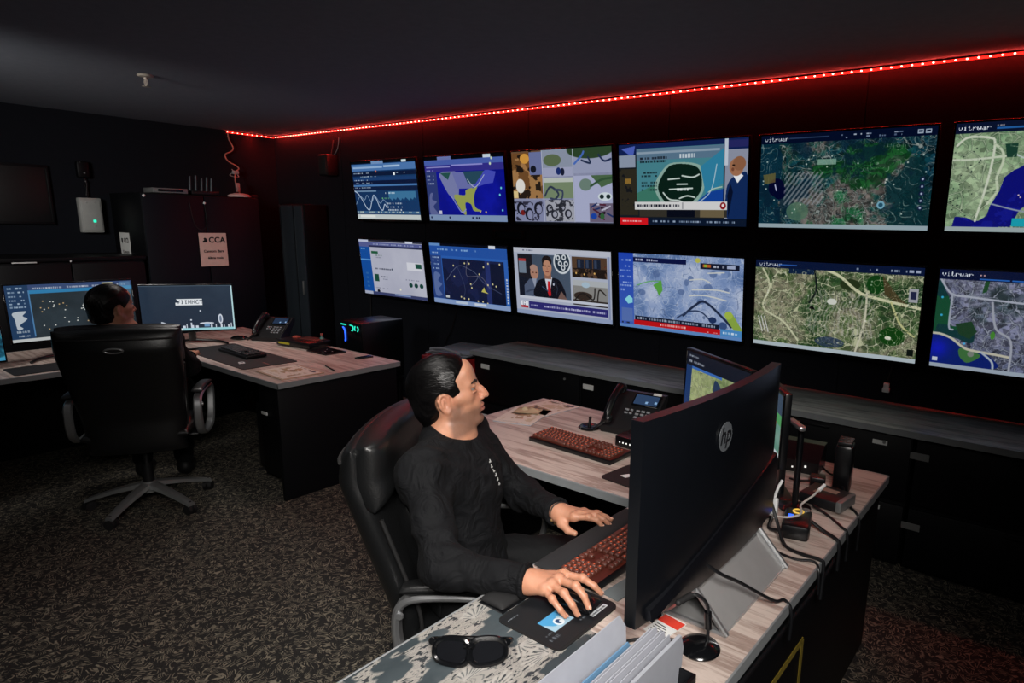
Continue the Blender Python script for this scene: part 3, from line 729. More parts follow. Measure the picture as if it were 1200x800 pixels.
def screen_bay():
    rg = np.random.RandomState(12)
    cv = aerial(58, [(0, (58, 66, 84)), (.4, (104, 108, 128)), (.7, (124, 126, 146)), (1, (70, 84, 90))], (170, 174, 188), n=8, road_w=.06, warp=.05, hatch=.45)
    cv.x = cv.x / .54; cv.asp *= .54
    squig(cv, 7, 29, (176, 180, 192), 10, .2, .7); squig(cv, 9, 31, (52, 60, 76), 8, .2, .6)
    G = [(0, .12), (.08, .22), (.13, .34), (.14, .55), (.3, .56), (.38, .62), (.36, .72), (.2, .68), (0, .66)]
    cv.put(cv.poly_mask(G), (26, 74, 76), .92); cv.put(cv.poly_mask(G) * (vnoise(SH, SW, 6, 1) > .52), (40, 104, 70), .8); cv.dots([(.05, .28), (.06, .46)], .012, (80, 180, 215))
    cv.poly([(.2, .54), (.34, .5), (.4, .6), (.34, .68), (.24, .64)], (48, 84, 60))
    W = [(0, .66), (.08, .66), (.18, .7), (.27, .76), (.34, .79), (.42, .8), (.52, .82), (.6, .95), (0, .96)]
    cv.poly(W, (26, 52, 128)); cv.put(cv.poly_mask(W) * np.exp(-(((cv.x - .06) / .1) ** 2 + ((cv.y - .8) / .1) ** 2)), (34, 48, 190), 1); cv.poly([(.27, .78), (.38, .8), (.46, .84), (.36, .92), (.3, .9), (.26, .84)], (84, 130, 84)); cv.ell(.37, .83, .03, .03, (140, 146, 140))
    cv.line([(0, .65), (.08, .655), (.18, .69), (.28, .76), (.36, .79), (.6, .81), (.7, .82)], .024, (196, 194, 180)); cv.line([(.02, .1), (.13, .24), (.3, .26), (.6, .28), (1, .3)], .02, (178, 182, 194)); cv.line([(.14, .24), (.14, .56), (.18, .6)], .018, (170, 176, 188)); cv.line([(.5, .3), (.56, .55), (.7, .66), (.72, .95)], .02, (170, 174, 184)); cv.line([(.46, .8), (.56, .88), (.58, .95)], .02, (180, 188, 196))
    cv.poly([(.42, .06), (.46, .06), (.44, .2), (.4, .22)], (50, 96, 64)); cv.ell(.54, .62, .02, .04, (90, 150, 70)); cv.rect(.02, .9, .07, .94, (200, 205, 215)); cv.dots([(.3, .73)], .01, (90, 190, 230))
    head_bar(cv, (22, 36, 76), 'vitrwar', .1); cv.rect(.36, .075, .62, .09, (60, 120, 190)); cv.rect(.64, .075, .9, .09, (60, 120, 190)); cv.dots([(.37, .045), (.4, .045)], .008, (215, 180, 180))
    cv.rect(0, .96, 1, 1, (168, 178, 190))
    cv.gam = 1.35
    return cv

def screen_track():
    rg = np.random.RandomState(13); cv = Cv(SW, SH, (36, 46, 52))
    cv.put(stretch(vnoise(SH, SW, 3, 2)), (52, 64, 72), .7)
    for i in range(52):
        x, y = rg.uniform(.24, .96), rg.uniform(.26, .9)
        cv.dots([(x, y)], .006, [(226, 226, 220), (206, 170, 120)][i % 3 == 0])
    for x, y in ((.58, .4), (.59, .44), (.57, .47), (.6, .46), (.58, .5), (.61, .42)):
        cv.dots([(x, y)], .007, (226, 228, 224))
    cv.rect(0, 0, .17, 1, (34, 62, 96)); cv.rect(.17, 0, 1, .1, (58, 78, 120)); cv.rect(.17, .1, 1, .16, (50, 130, 180)); cv.smudge(.2, .05, .95, .085, (205, 210, 220), rg, .9); cv.rect(.75, .02, .84, .06, (200, 190, 150)); cv.rect(.165, .1, .175, .92, (80, 130, 176))
    for y in (.04, .11, .18, .25, .31, .37):
        cv.smudge(.02, y, .14, y + .03, (176, 196, 216), rg)
    cv.poly([(.03, .48), (.13, .46), (.1, .54), (.13, .6), (.07, .7), (.09, .76), (.05, .78), (.04, .6)], (186, 196, 204)); cv.smudge(.04, .8, .14, .84, (186, 196, 204), rg, .95); cv.smudge(.05, .88, .13, .91, (176, 186, 196), rg)
    cv.rect(0, .945, 1, 1, (196, 200, 200)); cv.rect(.9, .02, .99, .5, (110, 160, 196), .5)
    return cv

def screen_skyline():
    cv = Cv(SW, SH, (36, 48, 64)); cv.put(1 - cv.y, (46, 60, 76), .8); cv.put(stretch(vnoise(SH, SW, 2, 6)), (30, 42, 58), .4)
    cv.rect(.37, .3, .66, .44, (226, 230, 234)); cv.text('YIIMNCT', .385, .325, .085, (30, 42, 58)); cv.poly([(.36, .3), (.38, .3), (.42, .38), (.37, .38)], (36, 48, 64))
    W = (206, 214, 226)
    cv.poly([(.14, .92), (.15, .87), (.2, .88), (.2, .8), (.27, .85), (.3, .9), (.32, .84), (.33, .88), (.36, .87), (.33, .95)], W)
    for x, w, h in ((.44, .03, .05), (.47, .012, .09), (.52, .016, .12), (.53, .03, .06), (.58, .03, .05), (.74, .02, .06), (.79, .012, .07), (.85, .018, .08), (.88, .01, .05), (.93, .014, .06), (.96, .012, .09)):
        cv.rect(x - w / 2, .95 - h, x + w / 2, .95, W)
    cv.ell(.69, .85, .08, .022, W); cv.rect(.66, .86, .72, .93, (110, 150, 190)); cv.ell(.845, .76, .026, .11, W); cv.ell(.845, .76, .013, .075, (110, 124, 146)); cv.dots([(.52, .77), (.63, .57)], .01, W)
    cv.rect(0, .95, 1, 1, (150, 205, 214)); cv.rect(.2, .95, .42, 1, (216, 226, 230)); cv.rect(.985, 0, 1, 1, (186, 220, 226)); cv.rect(0, 0, 1, .012, (80, 96, 110))
    return cv

def screen_dispatch():
    rg = np.random.RandomState(15)
    cv = aerial(66, [(0, (120, 140, 90)), (1, (168, 176, 126))], (200, 204, 160), n=6, road_w=.06, warp=.08, hatch=.2)
    cv.poly([(.5, .3), (.6, .4), (.58, .6), (.7, .8), (.6, 1), (.52, .8), (.48, .5)], (40, 60, 90)); cv.rect(0, 0, 1, .22, (20, 26, 40)); cv.smudge(.04, .05, .2, .08, (190, 196, 210), rg); cv.smudge(.04, .13, .3, .17, (190, 196, 210), rg); cv.rect(0, .22, .1, 1, (30, 60, 110)); cv.rect(.1, .22, .6, .26, (60, 110, 190))
    return cv

def screen_side():
    cv = Cv(80, 225, (120, 160, 150)); cv.put(vnoise(225, 80, 6, 4), (60, 120, 100), .9); cv.rect(0, 0, 1, .3, (40, 60, 90)); cv.rect(0, .3, 1, .45, (70, 150, 90)); cv.rect(0, .85, 1, 1, (196, 210, 214))
    return cv

def screen_cyan():
    cv = Cv(160, 120, (24, 60, 80)); f = stretch(vnoise(120, 160, 5, 21)); pal(cv, f, [(0, (12, 30, 46)), (.5, (30, 96, 120)), (.8, (80, 170, 190)), (1, (190, 220, 220))]); cv.rect(0, .9, 1, 1, (70, 160, 200))
    return cv

def print_flowers():
    H, W = 340, 420
    cv = Cv(W, H, (50, 58, 62)); f = stretch(vnoise(H, W, 4, 71, 4)); cv.put(f, (78, 86, 90), .7)
    g = stretch(vnoise(H, W, 5, 19, 4)); m = np.clip((g - .54) * 16, 0, 1); cv.put(m, (150, 146, 140), .95)
    rd = vnoise(H, W, 7, 33, 3); cv.put(m * (np.abs(np.sin(rd * 90)) < .25), (92, 94, 94), .8)
    cv.put(m * (vnoise(H, W, 60, 3, 2) > .66), (44, 48, 52), .9)
    rg = np.random.RandomState(4)
    for k in range(34):                                   # feathery petals
        x, y, a = rg.uniform(.02, .98), rg.uniform(.02, .98), rg.uniform(0, 6.3)
        if g[min(H - 1, int(y * H)), min(W - 1, int(x * W))] < .42:
            continue
        for j in range(7):
            b = a + (j - 3) * .28; r = .1 - .012 * abs(j - 3)
            cv.line([(x, y), (x + r * .5 * math.cos(b), y + r * .6 * math.sin(b)), (x + r * math.cos(b + .15), y + r * 1.2 * math.sin(b + .15))], .016, (160, 157, 152), .9)
            cv.line([(x, y), (x + r * .8 * math.cos(b), y + r * .95 * math.sin(b))], .004, (66, 70, 72), .9)
    return cv

def print_magazine(seed):
    cv = Cv(200, 260, (206, 196, 184)); rg = np.random.RandomState(seed); f = stretch(vnoise(260, 200, 3, seed, 4)); m = (cv.x > .12) * (cv.x < .88) * (cv.y > .12) * (cv.y < .86)
    cv.put(m * (f > .5), (150, 126, 92), .9); cv.put(m * (f > .68), (70, 58, 46), .9); cv.put(m * (f < .2), (186, 168, 140), .9); cv.smudge(.1, .04, .7, .08, (60, 56, 60), rg); cv.ell(.8, .1, .12, .05, (30, 36, 64))
    for y in (.9, .93):
        cv.smudge(.1, y, .85, y + .012, (110, 104, 100), rg)
    return cv

def print_mousepad():
    cv = Cv(240, 200, (9, 12, 17)); rg = np.random.RandomState(2)
    cv.rect(.2, .44, .52, .74, (64, 140, 186)); cv.put((cv.x > .2) * (cv.x < .52) * (cv.y > .44) * (cv.y < .74) * (cv.y > .6 + .07 * np.sin(cv.x * 26)), (150, 176, 190), .9); cv.ell(.37, .63, .06, .08, (200, 206, 210)); cv.ell(.37, .63, .035, .05, (30, 60, 100)); cv.ell(.39, .65, .02, .03, (200, 206, 210))
    cv.rect(.66, .86, .93, .93, (190, 194, 198)); cv.smudge(.67, .88, .91, .915, (20, 24, 30), rg, .95, 1); cv.smudge(.04, .1, .2, .12, (120, 126, 132), rg); cv.smudge(.08, .7, .18, .73, (90, 96, 102), rg); cv.smudge(.06, .78, .2, .84, (96, 102, 110), rg); cv.smudge(.5, .82, .62, .85, (90, 96, 102), rg)
    return cv
# ------------------------------------------------------------------ materials in use
BLK = mat('black_laminate', srgb(4, 5, 8), .5, bump=.1, bscale=400, spec=.22)
WALLM = mat('wall_paint', srgb(22, 24, 29), .92, bump=.25, bscale=300, spec=.04)
CEILM = mat('ceiling_paint', srgb(126, 134, 146), .9, bump=.3, bscale=250)
PLAST = mat('black_plastic', srgb(11, 12, 15), .42, bump=.08, bscale=900)
GLOSS = mat('gloss_black_plastic', srgb(10, 11, 13), .16)
SATIN = mat('satin_black', srgb(8, 9, 12), .3)
LEATH = mat('black_leather', srgb(14, 15, 16), .36, bump=.35, bscale=160, spec=.6)
SEAMM = mat('seam_piping', srgb(7, 7, 8), .75)
SILV = mat('brushed_silver', srgb(176, 178, 180), .34, metal=.85, bump=.05, bscale=600)
GREYM = mat('grey_metal', srgb(126, 128, 128), .42, metal=.6)
EDGE = mat('desk_edge', srgb(118, 122, 124), .45)
WHITE = mat('white_plastic', srgb(206, 208, 208), .5)
LABEL = mat('label_paper', srgb(190, 192, 190), .7)
PINKP = mat('sign_paper', srgb(206, 178, 168), .8)
INK = mat('ink', srgb(16, 17, 20), .8)
RUB = mat('rubber', srgb(8, 8, 10), .7, bump=.2, bscale=500)
REDP = mat('red_plastic', srgb(150, 20, 22), .4)
YELL = mat('yellow_tape', srgb(112, 96, 16), .7)
CLEARF = mat('clear_film', srgb(120, 122, 128), .25)
PAPER = mat('paper', srgb(152, 155, 164), .75, bump=.1, bscale=80)
WOOD = wood_mat('ash_worktop', srgb(168, 152, 142), srgb(190, 176, 167), srgb(138, 120, 111), 'X')
WOODY = wood_mat('ash_worktop_cross', srgb(158, 141, 132), srgb(186, 170, 160), srgb(120, 102, 94), 'X')
WOODG = wood_mat('grey_ash_worktop', srgb(140, 142, 142), srgb(164, 166, 165), srgb(112, 114, 114), 'X', .3)
BEIGE = mat('sprinkler_metal', srgb(190, 182, 170), .45)
GLOWG = mat('green_indicator', srgb(20, 160, 120), .4, emit=(.03, .8, .5), estr=1.2)
GLOWB = mat('blue_indicator', srgb(20, 60, 200), .4, emit=(.02, .1, 1), estr=2.0)
GLOWT = mat('teal_light', srgb(20, 160, 140), .4, emit=(.02, .75, .5), estr=1.0)
GLOWW = mat('white_indicator', srgb(200, 200, 200), .4, emit=(.8, .8, .75), estr=.8)
GLOWY = mat('yellow_ring_light', srgb(200, 160, 60), .4, emit=(.8, .5, .08), estr=.6)
GLOWO = mat('orange_backlight', srgb(170, 70, 40), .5, emit=(1, .2, .08), estr=.3)
BEDR = mat('key_bed_red', srgb(48, 17, 12), .5, emit=(1, .12, .04), estr=.03)
KEYC = mat('keycap', srgb(84, 44, 34), .5)
KEYD = mat('dark_keycap', srgb(20, 21, 24), .45)

def carpet():
    m = bpy.data.materials.new('patterned_carpet'); m.use_nodes = True
    nt, N, L, b = nodes(m)
    tc = N.new('ShaderNodeTexCoord')
    def mth(op, a, b=None):
        n = N.new('ShaderNodeMath'); n.operation = op
        for i, v in enumerate((a, b)):
            if v is None:
                continue
            if isinstance(v, (int, float)):
                n.inputs[i].default_value = v
            else:
                L.new(v, n.inputs[i])
        return n.outputs[0]
    def worms(scale, freq, off, cut):
        mp = N.new('ShaderNodeMapping'); mp.inputs['Location'].default_value = off
        L.new(tc.outputs['Object'], mp.inputs['Vector'])
        nz = N.new('ShaderNodeTexNoise'); nz.inputs['Scale'].default_value = scale; nz.inputs['Detail'].default_value = 0.0; nz.inputs['Distortion'].default_value = .5
        n2 = N.new('ShaderNodeTexNoise'); n2.inputs['Scale'].default_value = scale * 2.6; n2.inputs['Detail'].default_value = 0.0
        L.new(mp.outputs['Vector'], nz.inputs['Vector']); L.new(mp.outputs['Vector'], n2.inputs['Vector'])
        w = mth('SINE', mth('MULTIPLY', nz.outputs['Fac'], freq))
        r = N.new('ShaderNodeMapRange'); r.inputs['From Min'].default_value = .45; r.inputs['From Max'].default_value = .8; L.new(w, r.inputs['Value'])
        k = N.new('ShaderNodeMapRange'); k.inputs['From Min'].default_value = cut; k.inputs['From Max'].default_value = cut + .05; L.new(n2.outputs['Fac'], k.inputs['Value'])
        return mth('MULTIPLY', r.outputs['Result'], k.outputs['Result'])
    w1 = worms(14, 74, (0, 0, 0), .47); w2 = worms(16, 78, (7, 3, 1), .5)
    mlo = mth('MAXIMUM', w1, w2)
    big = N.new('ShaderNodeTexNoise'); big.inputs['Scale'].default_value = 40; L.new(tc.outputs['Object'], big.inputs['Vector'])
    br = N.new('ShaderNodeMapRange'); br.inputs['From Min'].default_value = .35; br.inputs['From Max'].default_value = .65; br.inputs['To Min'].default_value = .45
    L.new(big.outputs['Fac'], br.inputs['Value'])
    ml = N.new('ShaderNodeMath'); ml.operation = 'MULTIPLY'; L.new(mlo, ml.inputs[0]); L.new(br.outputs['Result'], ml.inputs[1])
    fib = N.new('ShaderNodeTexNoise'); fib.inputs['Scale'].default_value = 260; L.new(tc.outputs['Object'], fib.inputs['Vector'])
    base = ramp(nt, [(.3, srgb(22, 22, 22)), (.7, srgb(50, 49, 47))]); L.new(fib.outputs['Fac'], base.inputs['Fac'])
    mix = N.new('ShaderNodeMix'); mix.data_type = 'RGBA'; L.new(ml.outputs[0], mix.inputs[0]); L.new(base.outputs['Color'], mix.inputs[6]); mix.inputs[7].default_value = (*srgb(128, 121, 106), 1)
    L.new(mix.outputs[2], b.inputs['Base Color']); b.inputs['Roughness'].default_value = .95; b.inputs['Specular IOR Level'].default_value = .15
    ad = N.new('ShaderNodeMath'); ad.operation = 'ADD'; L.new(ml.outputs[0], ad.inputs[0]); L.new(fib.outputs['Fac'], ad.inputs[1])
    bp = N.new('ShaderNodeBump'); bp.inputs['Strength'].default_value = .5; bp.inputs['Distance'].default_value = .004; L.new(ad.outputs[0], bp.inputs['Height']); L.new(bp.outputs['Normal'], b.inputs['Normal'])
    return m
CARPET = carpet()

# ------------------------------------------------------------------ the room
X0, X1, Y0, Y1, ZC = -7.12, 1.9, -2.4, 3.90, 2.545
def shell(name, c, s, m):
    o = MB().box(c, s).build(name, m, smooth=0); o['kind'] = 'structure'; return o
shell('floor', ((X0 + X1) / 2, (Y0 + Y1) / 2, -.05), (X1 - X0 + .4, Y1 - Y0 + .4, .1), CARPET)
shell('ceiling', ((X0 + X1) / 2, (Y0 + Y1) / 2, ZC + .05), (X1 - X0 + .4, Y1 - Y0 + .4, .1), CEILM)
wb = MB().box(((X0 + X1) / 2, Y1 + .06, ZC / 2), (X1 - X0 + .2, .12, ZC))
for k in range(8):                                   # wide wall boards with fine joints
    xs = X0 + k * 1.22
    wb.box((xs + .61, Y1 - .004, ZC / 2), (1.214, .008, ZC), .002, 1)
w = wb.build('wall_back', WALLM, smooth=0); w['kind'] = 'structure'
shell('wall_left', (X0 - .06, (Y0 + Y1) / 2, ZC / 2), (.12, Y1 - Y0 + .2, ZC), WALLM)
shell('wall_right', (X1 + .06, (Y0 + Y1) / 2, ZC / 2), (.12, Y1 - Y0 + .2, ZC), WALLM)
shell('wall_front', ((X0 + X1) / 2, Y0 - .06, ZC / 2), (X1 - X0 + .2, .12, ZC), WALLM)
YW = Y1 - .008

# ------------------------------------------------------------------ wall monitors
TX = [[-5.084, -4.052, -3.053, -2.079, -1.086, -.091], [-5.027, -4.018, -3.033, -2.056, -1.064, -.079]]
TZ = [1.949, 1.248]
SCR = [[(screen_charts, 'wall screen with a dark blue dashboard of white line charts'),
        (screen_blue_map, 'wall screen with a deep blue sea map and a grey and yellow landmass'),
        (screen_mosaic, 'wall screen tiled with a mosaic of small camera pictures'),
        (screen_news_map, 'wall screen with a newscast, dark green map and a bald presenter in blue suit'),
        (screen_satellite, 'wall screen with a teal and grey satellite view, a dark green wood in it'),
        (screen_lake, 'wall screen with a pale green street map beside a deep blue lake')],
       [(screen_report, 'wall screen with a pale report page and a blue side bar'),
        (screen_dots_map, 'wall screen with a navy map sprinkled with yellow dots'),
        (screen_news_men, 'wall screen with a newscast of a man in a red tie and another behind him'),
        (screen_weather, 'wall screen with a pale blue contour map above a red ticker'),
        (screen_green_aerial, 'wall screen with an olive green aerial view veined by cream roads'),
        (screen_bay, 'wall screen with a grey town above a bright blue bay')]]
TW, TH = .915, .514
for r in range(2):
    tilt = (.099, .095)[r]
    for i in range(6):
        fn, lab = SCR[r][i]
        t = thing('wall_monitor', lab, 'monitor', (TX[r][i], YW, TZ[r]), 0, 'monitors on the screen wall')
        yc = 3.78 - YW
        mb = MB().at((0, yc, 0), (tilt, 0, 0))
        mb.box((0, .016, -.004), (TW + .022, .03, TH + .032), .004)
        mb.box((0, .042, -.02), (TW * .72, .032, TH * .66), .012)
        mb.build('housing', SATIN, t)
        fr = MB().at((0, yc, 0), (tilt, 0, 0))
        for c, s in (((0, -.001, TH / 2 + .0045), (TW + .022, .008, .009)), ((0, -.001, -TH / 2 - .0085), (TW + .022, .008, .017)), ((-TW / 2 - .0045, -.001, 0), (.009, .008, TH)), ((TW / 2 + .0045, -.001, 0), (.009, .008, TH))):
            fr.box(c, s, .0015, 1)
        fr.box((0, -.004, -TH / 2 - .0175), (.03, .012, .006), .001, 1)
        fr.build('bezel', GLOSS, t)
        R = Matrix.Translation((0, yc, 0)) @ Euler((tilt, 0, 0)).to_matrix().to_4x4()
        q = [R @ Vector(p) for p in ((-TW / 2, -.001, -TH / 2), (TW / 2, -.001, -TH / 2), (TW / 2, -.001, TH / 2), (-TW / 2, -.001, TH / 2))]
        picture_quad('screen', q, screen_mat('screen_%d%d' % (r, i), fn().image('picture_%d%d' % (r, i)), SCREEN_GAIN), t)
        mb = MB().box((0, -.006, 0), (.34, .012, .2), .002).box((0, yc / 2 + .03, .02), (.22, -yc - .05, .05), .004)
        mb.build('wall_bracket', BLK, t)

# a mounting rail left bare between the rows
t = thing('mounting_rail', 'empty dark mounting rail on the wall between the two rows of screens', 'bracket', (-3.66, YW, 1.6))
mb = MB().box((0, -.008, .02), (.36, .016, .012), .002).box((0, -.008, -.04), (.36, .016, .012), .002).box((.16, -.008, -.01), (.03, .016, .07), .002).box((-.16, -.008, -.01), (.03, .016, .07), .002)
mb.build('rail', BLK, t)

# ------------------------------------------------------------------ red LED strip
t = thing('led_strip', 'red LED strip light running along the ceiling edge above the screens', 'light', (0, 0, 0))
LEDM = mat('red_led', srgb(255, 60, 50), .4, emit=(1, .075, .055), estr=LED_STR)
TAPEM = mat('led_tape', srgb(90, 6, 6), .4, emit=(1, .015, .01), estr=TAPE_STR)
zl = ZC - .018
MB().box(((X0 + X1 - .1) / 2 + .03, YW - .004, zl), (X1 - X0 - .2, .006, .012), .001, 1).box((X0 + .006, (3.395 + YW) / 2, zl), (.006, YW - 3.395, .012), .001, 1).build('tape', TAPEM, t)
pos = [(X0 + .06 + k * .05, YW - .012, zl, 0) for k in range(176)] + [(X0 + .014, YW - .04 - k * .05, zl, 1) for k in range(10)]
pos.sort(key=lambda p: p[0] ** 2 + p[1] ** 2 if p[0] < -.2 else 900 + p[0])
proto = None
for k, p in enumerate(pos[:100]):
    if proto is None:
        proto = MB().box((0, 0, 0), (.009, .007, .0065), .0015, 1).build('diode', LEDM, t); o = proto
    else:
        o = proto.copy(); COL.objects.link(o); o.parent = t
    o.location = p[:3]
mb = MB()
for p in pos[100:]:
    mb.box(p[:3], (.007, .009, .0065) if p[3] else (.009, .007, .0065), .0015, 1)
o = mb.build('far_diodes', LEDM, t); o['kind'] = 'stuff'

# its feed cable hanging down the left wall to the cabinet top
t = thing('power_cable', 'tangled power lead hanging from the red LED strip onto the cabinet', 'cable', (X0 + .03, 3.38, 0))
MB().tube([(.0, .015, 2.525), (.0, .02, 2.46), (.01, .05, 2.38), (.01, .03, 2.34), (.02, -.04, 2.3), (.03, -.02, 2.24), (.04, .05, 2.2), (.05, .07, 2.17), (.06, .03, 2.13), (.1, .0, 2.06), (.12, .0, 1.99), (.14, .02, 1.91), (.15, .02, 1.885)], .006, 8).build('lead', mat('cable_skin', srgb(176, 120, 104), .5), t)
MB().box((.06, .03, 2.13), (.03, .06, .035), .006).tube([(.06, .05, 2.15), (.06, -.03, 2.1), (.06, .06, 2.09), (.05, 0, 2.16)], .004, 6).build('connector', mat('pale_plug', srgb(150, 150, 150), .5), t)
MB().box((.12, .01, 1.98), (.028, .04, .09), .008).build('adapter', mat('adapter_plastic', srgb(176, 150, 146), .5), t)

# ------------------------------------------------------------------ ceiling sprinkler
t = thing('fire_sprinkler', 'small pale fire sprinkler on the dark ceiling', 'sprinkler', (-4.86, 1.85, ZC))
MB().lathe([(.001, 0), (.042, 0), (.046, -.004), (.04, -.012), (.02, -.016), (.014, -.016)], 28).build('escutcheon', BEIGE, t)
MB().cyl((0, 0, -.012), (0, 0, -.03), .012, .009, 14).tube([(.013, 0, -.026), (.022, 0, -.042), (.008, 0, -.068)], .0035, 8).tube([(-.013, 0, -.026), (-.022, 0, -.042), (-.008, 0, -.068)], .0035, 8).cyl((0, 0, -.028), (0, 0, -.066), .003, .003, 10).build('frame', BEIGE, t)
MB().lathe([(.001, -.068), (.024, -.069), (.026, -.071), (.001, -.074)], 18).build('deflector', BEIGE, t)

# ------------------------------------------------------------------ left wall
t = thing('wall_box', 'pale grey wall box with a small green light, on the left wall', 'box', (X0, 2.135, 1.67))
MB().box((.035, 0, 0), (.07, .165, .3), .008).build('housing', mat('box_grey', srgb(150, 152, 150), .5), t)
MB().box((.073, 0, .0), (.01, .14, .26), .004).build('cover', mat('box_cover', srgb(158, 160, 158), .45), t)
MB().box((.08, .015, -.05), (.005, .022, .022), .002).build('status_light', GLOWG, t)
MB().ball((.08, .015, -.09), .006, 6).ball((.08, -.03, .11), .005, 6).ball((.08, .03, .11), .005, 6).build('screw', SILV, t)
MB().tube([(.02, .0, .15), (.02, .01, .2), (.015, -.01, .27)], .004, 6).build('conduit', BLK, t)
t = thing('motion_sensor', 'small dark sensor with a white dot, mounted above the pale wall box', 'sensor', (X0, 2.12, 2.06))
MB().box((.03, 0, 0), (.06, .09, .14), .015).build('housing', BLK, t)
MB().ball((.061, .005, -.03), .008, 8).ball((.061, .005, -.1), .006, 8).ball((.061, -.02, .06), .004, 8).build('lens', GREYM, t)
MB().tube([(.03, .0, -.06), (.03, .02, -.12), (.02, .01, -.22)], .005, 6).build('lead', PLAST, t)
t = thing('notice_board', 'dark framed board on the left wall', 'board', (X0, 1.62, 1.83))
MB().box((.012, 0, 0), (.02, .5, .46), .002).build('panel', mat('board_face', srgb(8, 9, 11), .5), t)
mb = MB()
for c, s in (((.016, 0, .235), (.03, .52, .02)), ((.016, 0, -.235), (.03, .52, .02)), ((.016, .25, 0), (.03, .02, .45)), ((.016, -.25, 0), (.03, .02, .45))):
    mb.box(c, s, .003)
mb.build('frame', BLK, t)

# ------------------------------------------------------------------ tall double-door cabinet with the notices
t = thing('tall_cabinet', 'tall black double door cabinet carrying the CCA notice', 'cabinet', (-6.42, 2.305, 0))
MB().box((-.35, .5, .935), (.68, .995, 1.87), .004).build('body', BLK, t)
for k in range(2):
    d = MB().box((.002, .25 + .5 * k, .96), (.02, .492, 1.8), .003).build('door', mat('cabinet_door', srgb(3, 7, 16), .5, spec=.25), t)
    MB().box((.018, .46 + .08 * k, 1.0), (.012, .014, .16), .004).build('handle', GREYM, d)
MB().ball((.016, .02, 1.845), .012, 8).build('corner_stud', WHITE, t)
MB().ball((.016, .5, 1.8), .011, 8).build('lock', WHITE, t)
MB().tube([(.016, .5, 1.8), (.016, .505, 1.7), (.016, .5, 1.6), (.016, .45, 1.56), (.016, .4, 1.62), (.016, .38, 1.75), (.0, .37, 1.872)], .003, 6).build('cord', INK, t)
t = thing('notice_sign', 'pinkish CCA notice on the front of the tall black cabinet', 'sign', (-6.398, 2.845, 1.385))
MB().box((.001, 0, 0), (.002, .24, .3), .0).build('sheet', PINKP, t)
rx = (PI / 2, 0, PI / 2)
text_mesh('CCA', .07, 'heading', INK, t, (.0024, .035, .085), rx, .0003, bold=.002)
text_mesh('Cannom Bara', .032, 'text_line', INK, t, (.0024, .0, -.015), rx, .0003, bold=.001)
text_mesh('60ima roois', .028, 'text_line', INK, t, (.0024, .01, -.075), rx, .0003, bold=.001)
MB().at((.0024, -.07, .085), (PI / 2, 0, PI / 2)).prism([(-.02, -.02), (.02, -.02), (.02, 0), (.012, .018), (0, .024), (-.012, .014), (-.006, 0), (-.02, -.006)], 0, .0004).build('emblem', INK, t)
t = thing('door_sign', 'narrow grey notice on the side of the tall black cabinet', 'sign', (-6.86, 2.302, 1.375))
MB().box((0, -.001, 0), (.22, .002, .3)).build('sheet', LABEL, t)
ry = (PI / 2, 0, 0)
text_mesh('CCI', .06, 'heading', INK, t, (.03, -.0024, .08), ry, .0003, bold=.002)
text_mesh('Cannom', .04, 'text_line', INK, t, (0, -.0024, -.02), ry, .0003, bold=.001)
text_mesh('Bara', .036, 'text_line', INK, t, (0.02, -.0024, -.085), ry, .0003, bold=.001)
MB().at((-.06, -.0024, .08), (PI / 2, 0, 0)).prism([(-.018, .02), (.018, .02), (.014, -.012), (0, -.028), (-.014, -.012)], 0, .0004).build('emblem', INK, t)
# on top of it
t = thing('media_player', 'flat silver player lying on the tall black cabinet', 'player', (-6.56, 2.56, 1.872))
MB().box((0, 0, .025), (.2, .28, .042), .004).build('housing', GREYM, t)
MB().box((.101, -.0, .026), (.004, .2, .02), .001).build('front_window', GLOSS, t)
MB().box((0, .09, .002), (.12, .04, .008)).box((0, -.09, .002), (.12, .04, .008)).build('foot', RUB, t)
t = thing('radio_router', 'black router with a row of short aerials on the tall cabinet', 'router', (-6.56, 2.86, 1.872))
MB().box((0, 0, .02), (.16, .24, .036), .008).build('housing', PLAST, t)
TEALG = mat('aerial_plastic', srgb(52, 66, 72), .5)
for k, (y, h) in enumerate(((-.1, .13), (-.05, .14), (.0, .12), (.045, .13), (.085, .12))):
    MB().cyl((.0, y, .03), (.0, y + .01, .03 + h), .011, .008, 12).ball((0, y + .01, .03 + h), .008, 6).build('aerial', TEALG, t)
t = thing('ceiling_sensor', 'round reddish white dome lying on the tall cabinet', 'sensor', (-6.5, 3.17, 1.872))
MB().lathe([(.001, 0), (.1, 0), (.1, .012), (.08, .024), (.04, .034), (.001, .036)], 30).build('dome', mat('dome_white', srgb(200, 176, 170), .5), t)
MB().box((-.02, .14, .012), (.07, .07, .022), .006).build('plug', PLAST, t)

# low black cabinet along the left wall behind the monitors
t = thing('low_cabinet', 'long low black cabinet behind the far desk screens', 'cabinet', (-6.42, 1.0, 0))
MB().box((-.35, .5, .66), (.68, 1.55, 1.3), .004).build('body', BLK, t)
MB().box((-.335, .5, 1.325), (.7, 1.58, .03), .004).build('top', BLK, t)
for k in range(3):
    d = MB().box((.0, -.02 + .52 * k, .7), (.02, .51, 1.18), .003).build('door', BLK, t)
    MB().box((.016, .2 + .52 * k, .9), (.012, .014, .14), .004).build('handle', GREYM, d)
MB().box((.012, .47, 1.315), (.004, .15, .026), .001).build('label_plate', LABEL, t)
MB().ball((.012, .76, 1.31), .007, 6).build('stud', WHITE, t)

